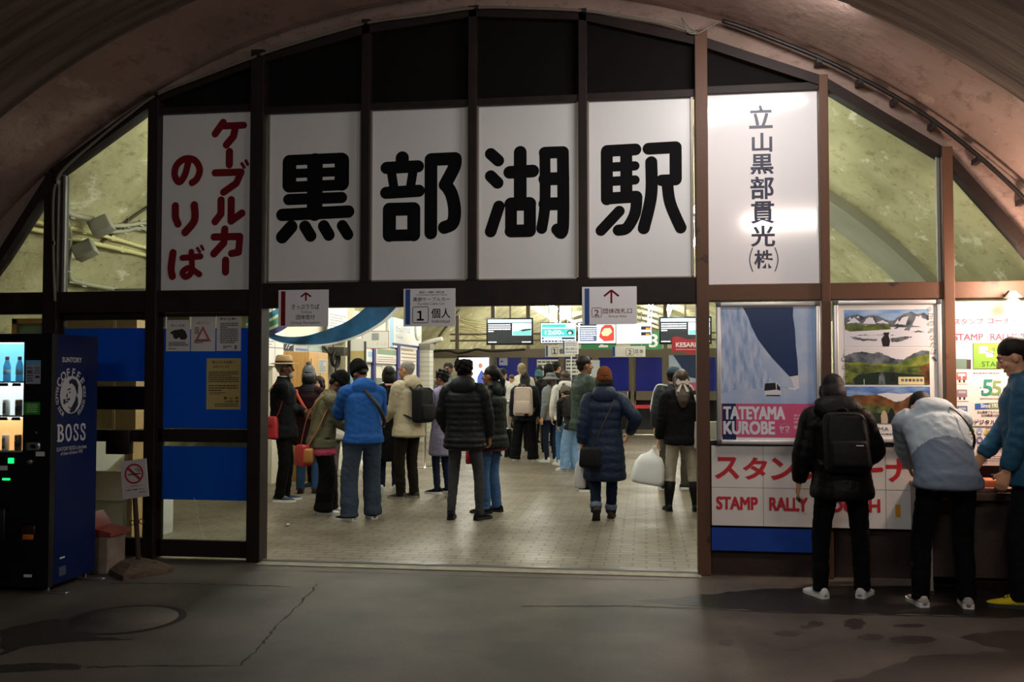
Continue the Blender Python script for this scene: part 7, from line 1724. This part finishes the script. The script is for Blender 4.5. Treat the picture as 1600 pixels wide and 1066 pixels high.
F = person('woman in a grey felt hat and tan vest in the queue, looking left', (861, 722), (862, 584), 58, hatz=.03, jacket=cloth('grey_sleeve_cloth', '7a8288'), jlen=.1, trousers=denim_d, leg='slim', shoes=shoe_w, sole=sole_w, hair='long', hairm=hair_b, hat='bucket', hatm=cloth('grey_felt', '76777a'), feet=NARROW)
q = MB(); us = [i / 20 for i in range(20)]; q.tube([F.C(u) - V(0, 0, .10 * (1 - u) ** 3) for u in us], [tuple(x + .016 for x in interp(JKT_K, u)) for u in us], 22, side=(1, 0, 0), rnd=.1); F.part('vest', q, cloth('tan_vest', '937f5f'), .0115, 2)
F = person('woman in a white puffer jacket and blue jeans with long brown hair', (884, 727), (881, 583), 8, hy=10, jacket=cloth('white_puffer_nylon', 'd2d2d0', 'puffer'), jlen=.1, jkind='puffer', puff=.05, pitch_gap=.09, trousers=cloth('mid_blue_denim', '4d739e', 'denim'), leg='slim', shoes=shoe_w, sole=sole_w, hair='long', hairm=hair_b, hood=cloth('white_puffer_nylon', 'd2d2d0', 'puffer'), feet=dict(L=(-.13, 0, 28), R=(.12, .1, 4)))
backpack(F, 'flat black backpack worn high on the white puffer jacket', blk_sh, w=.30, hgt=.42, d=.10, uc=.5)
F = person('youngster in light jeans and a black jacket bending beside the man in green', (893, 736), None, 30, H=1.42, lean=38, hp=30, jacket=cloth('youngster_black_jacket', '17181b', 'shell'), jkind='shell', trousers=denim_l, leg='wide', shoes=shoe_w, sole=sole_w, hair='short', hat='pompom', hatm=cloth('taupe_knit', '6a625a', 'knit'), feet=dict(L=(-.12, .05, 40), R=(.1, .0, 30)), hands={'L': (-.1, .4, .7), 'R': (.12, .4, .72)})
backpack(F, 'bulging black rucksack on the back of the bending youngster', blk_sh, w=.36, hgt=.46, d=.22, uc=.45)

# green jacket man
F = person('man in a dark green jacket looking right, half hidden by the long navy puffer coat', (913, 767), (921, 561), -62, skin=skinB, jacket=cloth('dark_green_jacket', '2f3d35', 'shell'), jlen=.14, jkind='shell', trousers=cloth('black_jeans', '16181e', 'denim'), shoes=shoe_k, sole=sole_w, hair='short', feet=dict(L=(-.1, .08, 2), R=(.1, -.04, -6)), w=1.1, dp=1.12, hands={'L': (-.2, .14, .84), 'R': (.22, .08, .84)})
# long navy puffer
F = person('woman in a long navy puffer coat and rust brown beanie walking into the hall', (945, 812), (946, 580), 2, hatz=.03, jacket=cloth('navy_puffer_nylon', '17233a', 'puffer'), jlen=.46, jkind='puffer', puff=.055, pitch_gap=.098, trousers=denim_d, leg='regular', shoes=cloth('brown_boot_leather', '43352c'), sole=mat('dark_brown_sole', '2a2019', .8), shoe_kind='boot', hair='bob', hat='beanie', hatm=cloth('rust_knit', '6f3b1c', 'knit'), hood=cloth('navy_puffer_nylon', '17233a', 'puffer'), cuff=cloth('turned_up_denim', '6f8096', 'denim'), feet=dict(L=(-.10, -.10, 6, .05, -52), R=(.07, .12, -6)), hands={'L': (-.27, -.02, .86), 'R': (.29, .10, 1.0)}, hints={'L': (-1, -1, 0), 'R': (1, -1, 0)}, w=1.08, dp=1.05)
bag(F, 'shoulder_bag', 'small black shoulder bag on the left hip of the long navy puffer coat', 'handbag', [('body', purse((-.16, -.22, .74), .26, .24, .11, Matrix.Rotation(rad(-15), 4, 'Z'), .05), blk_sh), ('strap', strap_path(F, [(-.13, -.215, .84), (-.02, -.21, 1.1), (.10, -.15, 1.36), (.12, -.04, 1.46), (.1, .1, 1.38)], (.008, .004), (1, 0, 0)), cable_b)])
bag(F, 'carrier_bag', 'narrow white carrier bag in the left hand of the walking woman in navy', 'bag', [('body', plastic_bag((-.29, .02, .72), .13, .36, .09, seed=3), mat('white_plastic_film', 'd6d8da', .4, var=.06, bump=.3, bscale=9)), ('handle', strap_path(F, [(-.305, .02, .70), (-.30, .01, .79), (-.275, .01, .79), (-.27, .02, .70)], (.008, .003)), mat('white_plastic_film', 'd6d8da'))])
# cap man behind bow woman
cap_j = cloth('charcoal_down', '23282e', 'puffer')
F = person('man in a dark cap and charcoal down jacket behind the woman with the bow', (1054, 765), (1066, 577), -6, hatz=.02, hy=-40, jacket=cap_j, jlen=.14, jkind='puffer', puff=.06, pitch_gap=.11, trousers=cloth('grey_brown_trousers', '4b463f'), shoes=cloth('navy_runner', '1d2836'), sole=sole_w, hair='short', hat='cap', hatm=cloth('blue_grey_cap', '3a4654'), feet=dict(L=(-.17, -.04, 10), R=(.14, .05, -60)), w=1.18, dp=1.1)
q = MB()
for sg in (-1, 1): q.tube(catmull([F.sh[k_] + V(sg * .03, -.04, .075) if False else p_ for p_ in [F.C(.99) + V(sg * .09, -.05, .03), (F.sh['L'] if sg < 0 else F.sh['R']) + V(sg * .045, -.03, .085), (F.sh['L'] if sg < 0 else F.sh['R']).lerp(F.el['L'] if sg < 0 else F.el['R'], .5) + V(sg * .09, -.015, .0), (F.el['L'] if sg < 0 else F.el['R']) + V(sg * .078, 0, 0)]], 5), .009, 8)
F.part('piping', q, sole_w)
# woman with the bow
F = person('woman in a black jacket and cream trousers with a pale bow in her dark hair', (1066, 799), (1060, 583), 4, jacket=cloth('black_short_jacket', '0f0f12'), jlen=.10, jkind='shell', trousers=cloth('cream_trousers', '9d9484'), leg='regular', shoes=cloth('tall_black_boot', '0d0d0f', 'shell'), sole=sole_k, shoe_kind='tall', boots=True, hair='long', hairm=hair_b, feet=dict(L=(-.165, 0, 8), R=(.165, 0, -8)), w=1.08, dp=1.08, hands={'L': (-.29, .05, .84), 'R': (.27, .02, .86)})
q = MB(); H_ = F.HM
for sg in (-1, 1):
    q.prism([H_ @ V(0, -.150, -.03), H_ @ V(sg * .055, -.158, .012), H_ @ V(sg * .085, -.152, -.03), H_ @ V(sg * .062, -.152, -.062)], H_.to_3x3() @ V(0, -.022, 0)); q.prism([H_ @ V(0, -.152, -.04), H_ @ V(sg * .03, -.156, -.05), H_ @ V(sg * .075, -.165, -.135), H_ @ V(sg * .045, -.168, -.15)], H_.to_3x3() @ V(0, -.010, 0))
q.ell(H_ @ V(0, -.165, -.032), (.018, .02, .02), 10, 8); F.part('hair_bow', q, mat('pale_satin', 'c3bab2', .4, var=.1))
bag(F, 'tote_bag', 'pale grey tote bag hanging from the right shoulder of the woman with the bow', 'handbag', [('body', purse((.29, -.08, .94), .32, .34, .10, Matrix.Rotation(rad(8), 4, 'Z'), .02), mat('pale_grey_canvas', 'a09c94', .8, var=.06)), ('strap', strap_path(F, [(.22, -.135, 1.09), (.19, -.16, 1.25), (.15, -.07, 1.44), (.17, .05, 1.38), (.26, .0, 1.09)], (.012, .004), (1, 0, 0)), mat('pale_grey_canvas', 'a09c94'))])
bag(F, 'carrier_bag', 'full white plastic carrier bag in the left hand of the woman with the bow', 'bag', [('body', plastic_bag((-.36, .03, .76), .38, .44, .22, Matrix.Rotation(rad(9), 4, 'Y'), 5), mat('white_plastic_film', 'd6d8da', .4, var=.06, bump=.3, bscale=9)), ('handle', strap_path(F, [(-.37, .03, .74), (-.33, .04, .80), (-.29, .05, .77), (-.31, .05, .72)], (.012, .003)), mat('white_plastic_film', 'd6d8da'))])

# ================================================================ the three people outside
F = person('person with black bobbed hair in a black puffer jacket and backpack before the framed posters', (1316, 934), (1290, 594), 2, H=1.53, lean=11, hp=34, side=-3, jacket=cloth('black_matte_puffer', '0c0b0d', 'puffer'), jlen=.15, jkind='puffer', puff=.045, pitch_gap=.10, trousers=cloth('black_slacks', '0d0d0f'), leg='regular', shoes=cloth('white_mesh_runner', 'd9dade', var=.05), sole=sole_w, hair='bob', hood=cloth('black_matte_puffer', '0c0b0d', 'puffer'), hoodw=1.28, hands={'L': (-.31, .08, .84), 'R': (.20, .25, .98)}, hints={'L': (-1, -1, 0), 'R': (1, -.8, -.2)}, feet=dict(L=(-.165, 0, 22), R=(.16, .03, -30)), w=1.14, dp=1.08)
backpack(F, 'black backpack with a tiny white mark on the person in the black puffer jacket', cloth('black_pack_cloth', '17161a', 'shell'), w=.34, hgt=.46, d=.15, uc=.48, emblem=lambda e: e.rect(.045, .105, .10, .112, 0))
q = MB(); c = F.wr['L'] + V(.0, .03, -.10)
for sg in (-1, 1): q.ell(c + V(.0, sg * .030, -.03), (.012, .026, .022), 12, 8, 0); 
q.tube([c + V(0, -.05, -.02), c + V(0, 0, .02), c + V(0, .05, -.01)], .004, 6); bag(F, 'sunglasses', 'dark sunglasses dangling from the left hand before the stamp board', 'sunglasses', [('frame', q, mat('glossy_black', '08080a', .15))])
F = person('person in a pale blue and grey jacket bending low over the stamp desk', (1473, 947), None, 3, H=1.62, lean=50, hp=72, side=0, jacket=cloth('pale_blue_jacket', 'a9b9c2', 'shell'), jlen=.06, jkind='shell', trousers=cloth('black_slacks_two', '0c0c0e'), leg='regular', shoes=cloth('pale_grey_runner', 'a8a49c'), sole=sole_w, hair='short', hood='self', split=(cloth('slate_blue_jacket', '69788a', 'shell'), .40), hands={'L': (-.03, .56, .88), 'R': (.10, .56, .88)}, hints={'L': (-1, .1, -.5), 'R': (1, .1, -.5)}, feet=dict(L=(-.15, 0, 4), R=(.16, -.02, -14)), w=1.16, dp=1.06)
bag(F, 'sling_bag', 'thin dark bag strap across the right shoulder of the pale blue jacket', 'bag', [('strap', strap_path(F, [tuple(F.C(.97) + F.B(.95) * -.14 + V(.03, 0, 0)), tuple(F.C(.9) + F.B(.9) * -.135 + V(.10, 0, 0)), tuple(F.C(.7) + F.B(.7) * -.150 + V(.155, 0, 0)), tuple(F.C(.45) + F.B(.5) * -.10 + V(.205, 0, 0)), tuple(F.C(.3) + F.B(.3) * .10 + V(.20, 0, 0))], (.010, .004), (1, 0, 0)), cable_b), ('body', purse(tuple(F.C(.3) + F.B(.3) * .2 + V(.12, 0, 0)), .18, .16, .08), blk_sh)])
F = person('tall man in a teal jacket and yellow trainers looking down at the stamp desk', (1611, 948), (1597, 536), 70, hp=24, lean=5, skin=skinA, jacket=cloth('teal_jacket', '24506a', 'shell', rough=.6), jlen=.14, jkind='shell', trousers=cloth('dark_cargo_trousers', '15161a'), leg='regular', shoes=cloth('yellow_runner', 'd8c22a', var=.08), sole=mat('dark_green_sole', '26302a', .7), hair='short', hairm=hair_k, hood='self', hands={'L': (-.23, .13, .85), 'R': (.12, .32, .86)}, feet=dict(L=(-.10, .06, 5), R=(.10, -.04, -5)), w=1.1, dp=1.1)
a_ = fl(450, 822)
mb = MB(); mb.ell((a_.x, a_.y, .012), (.022, .018, .012), 8, 6)
for i, v in enumerate(mb.v): v += V(.006 * math.sin(i * 3.3), .006 * math.cos(i * 2.1), .003 * math.sin(i * 5.1))
small('paper_scrap', 'crumpled white paper scrap on the hall floor near the left jamb', 'paper', mb, mat('scrap_paper', 'd8d6d0', .7), tuple(a_))
bpy.data.scenes.remove(TMP)
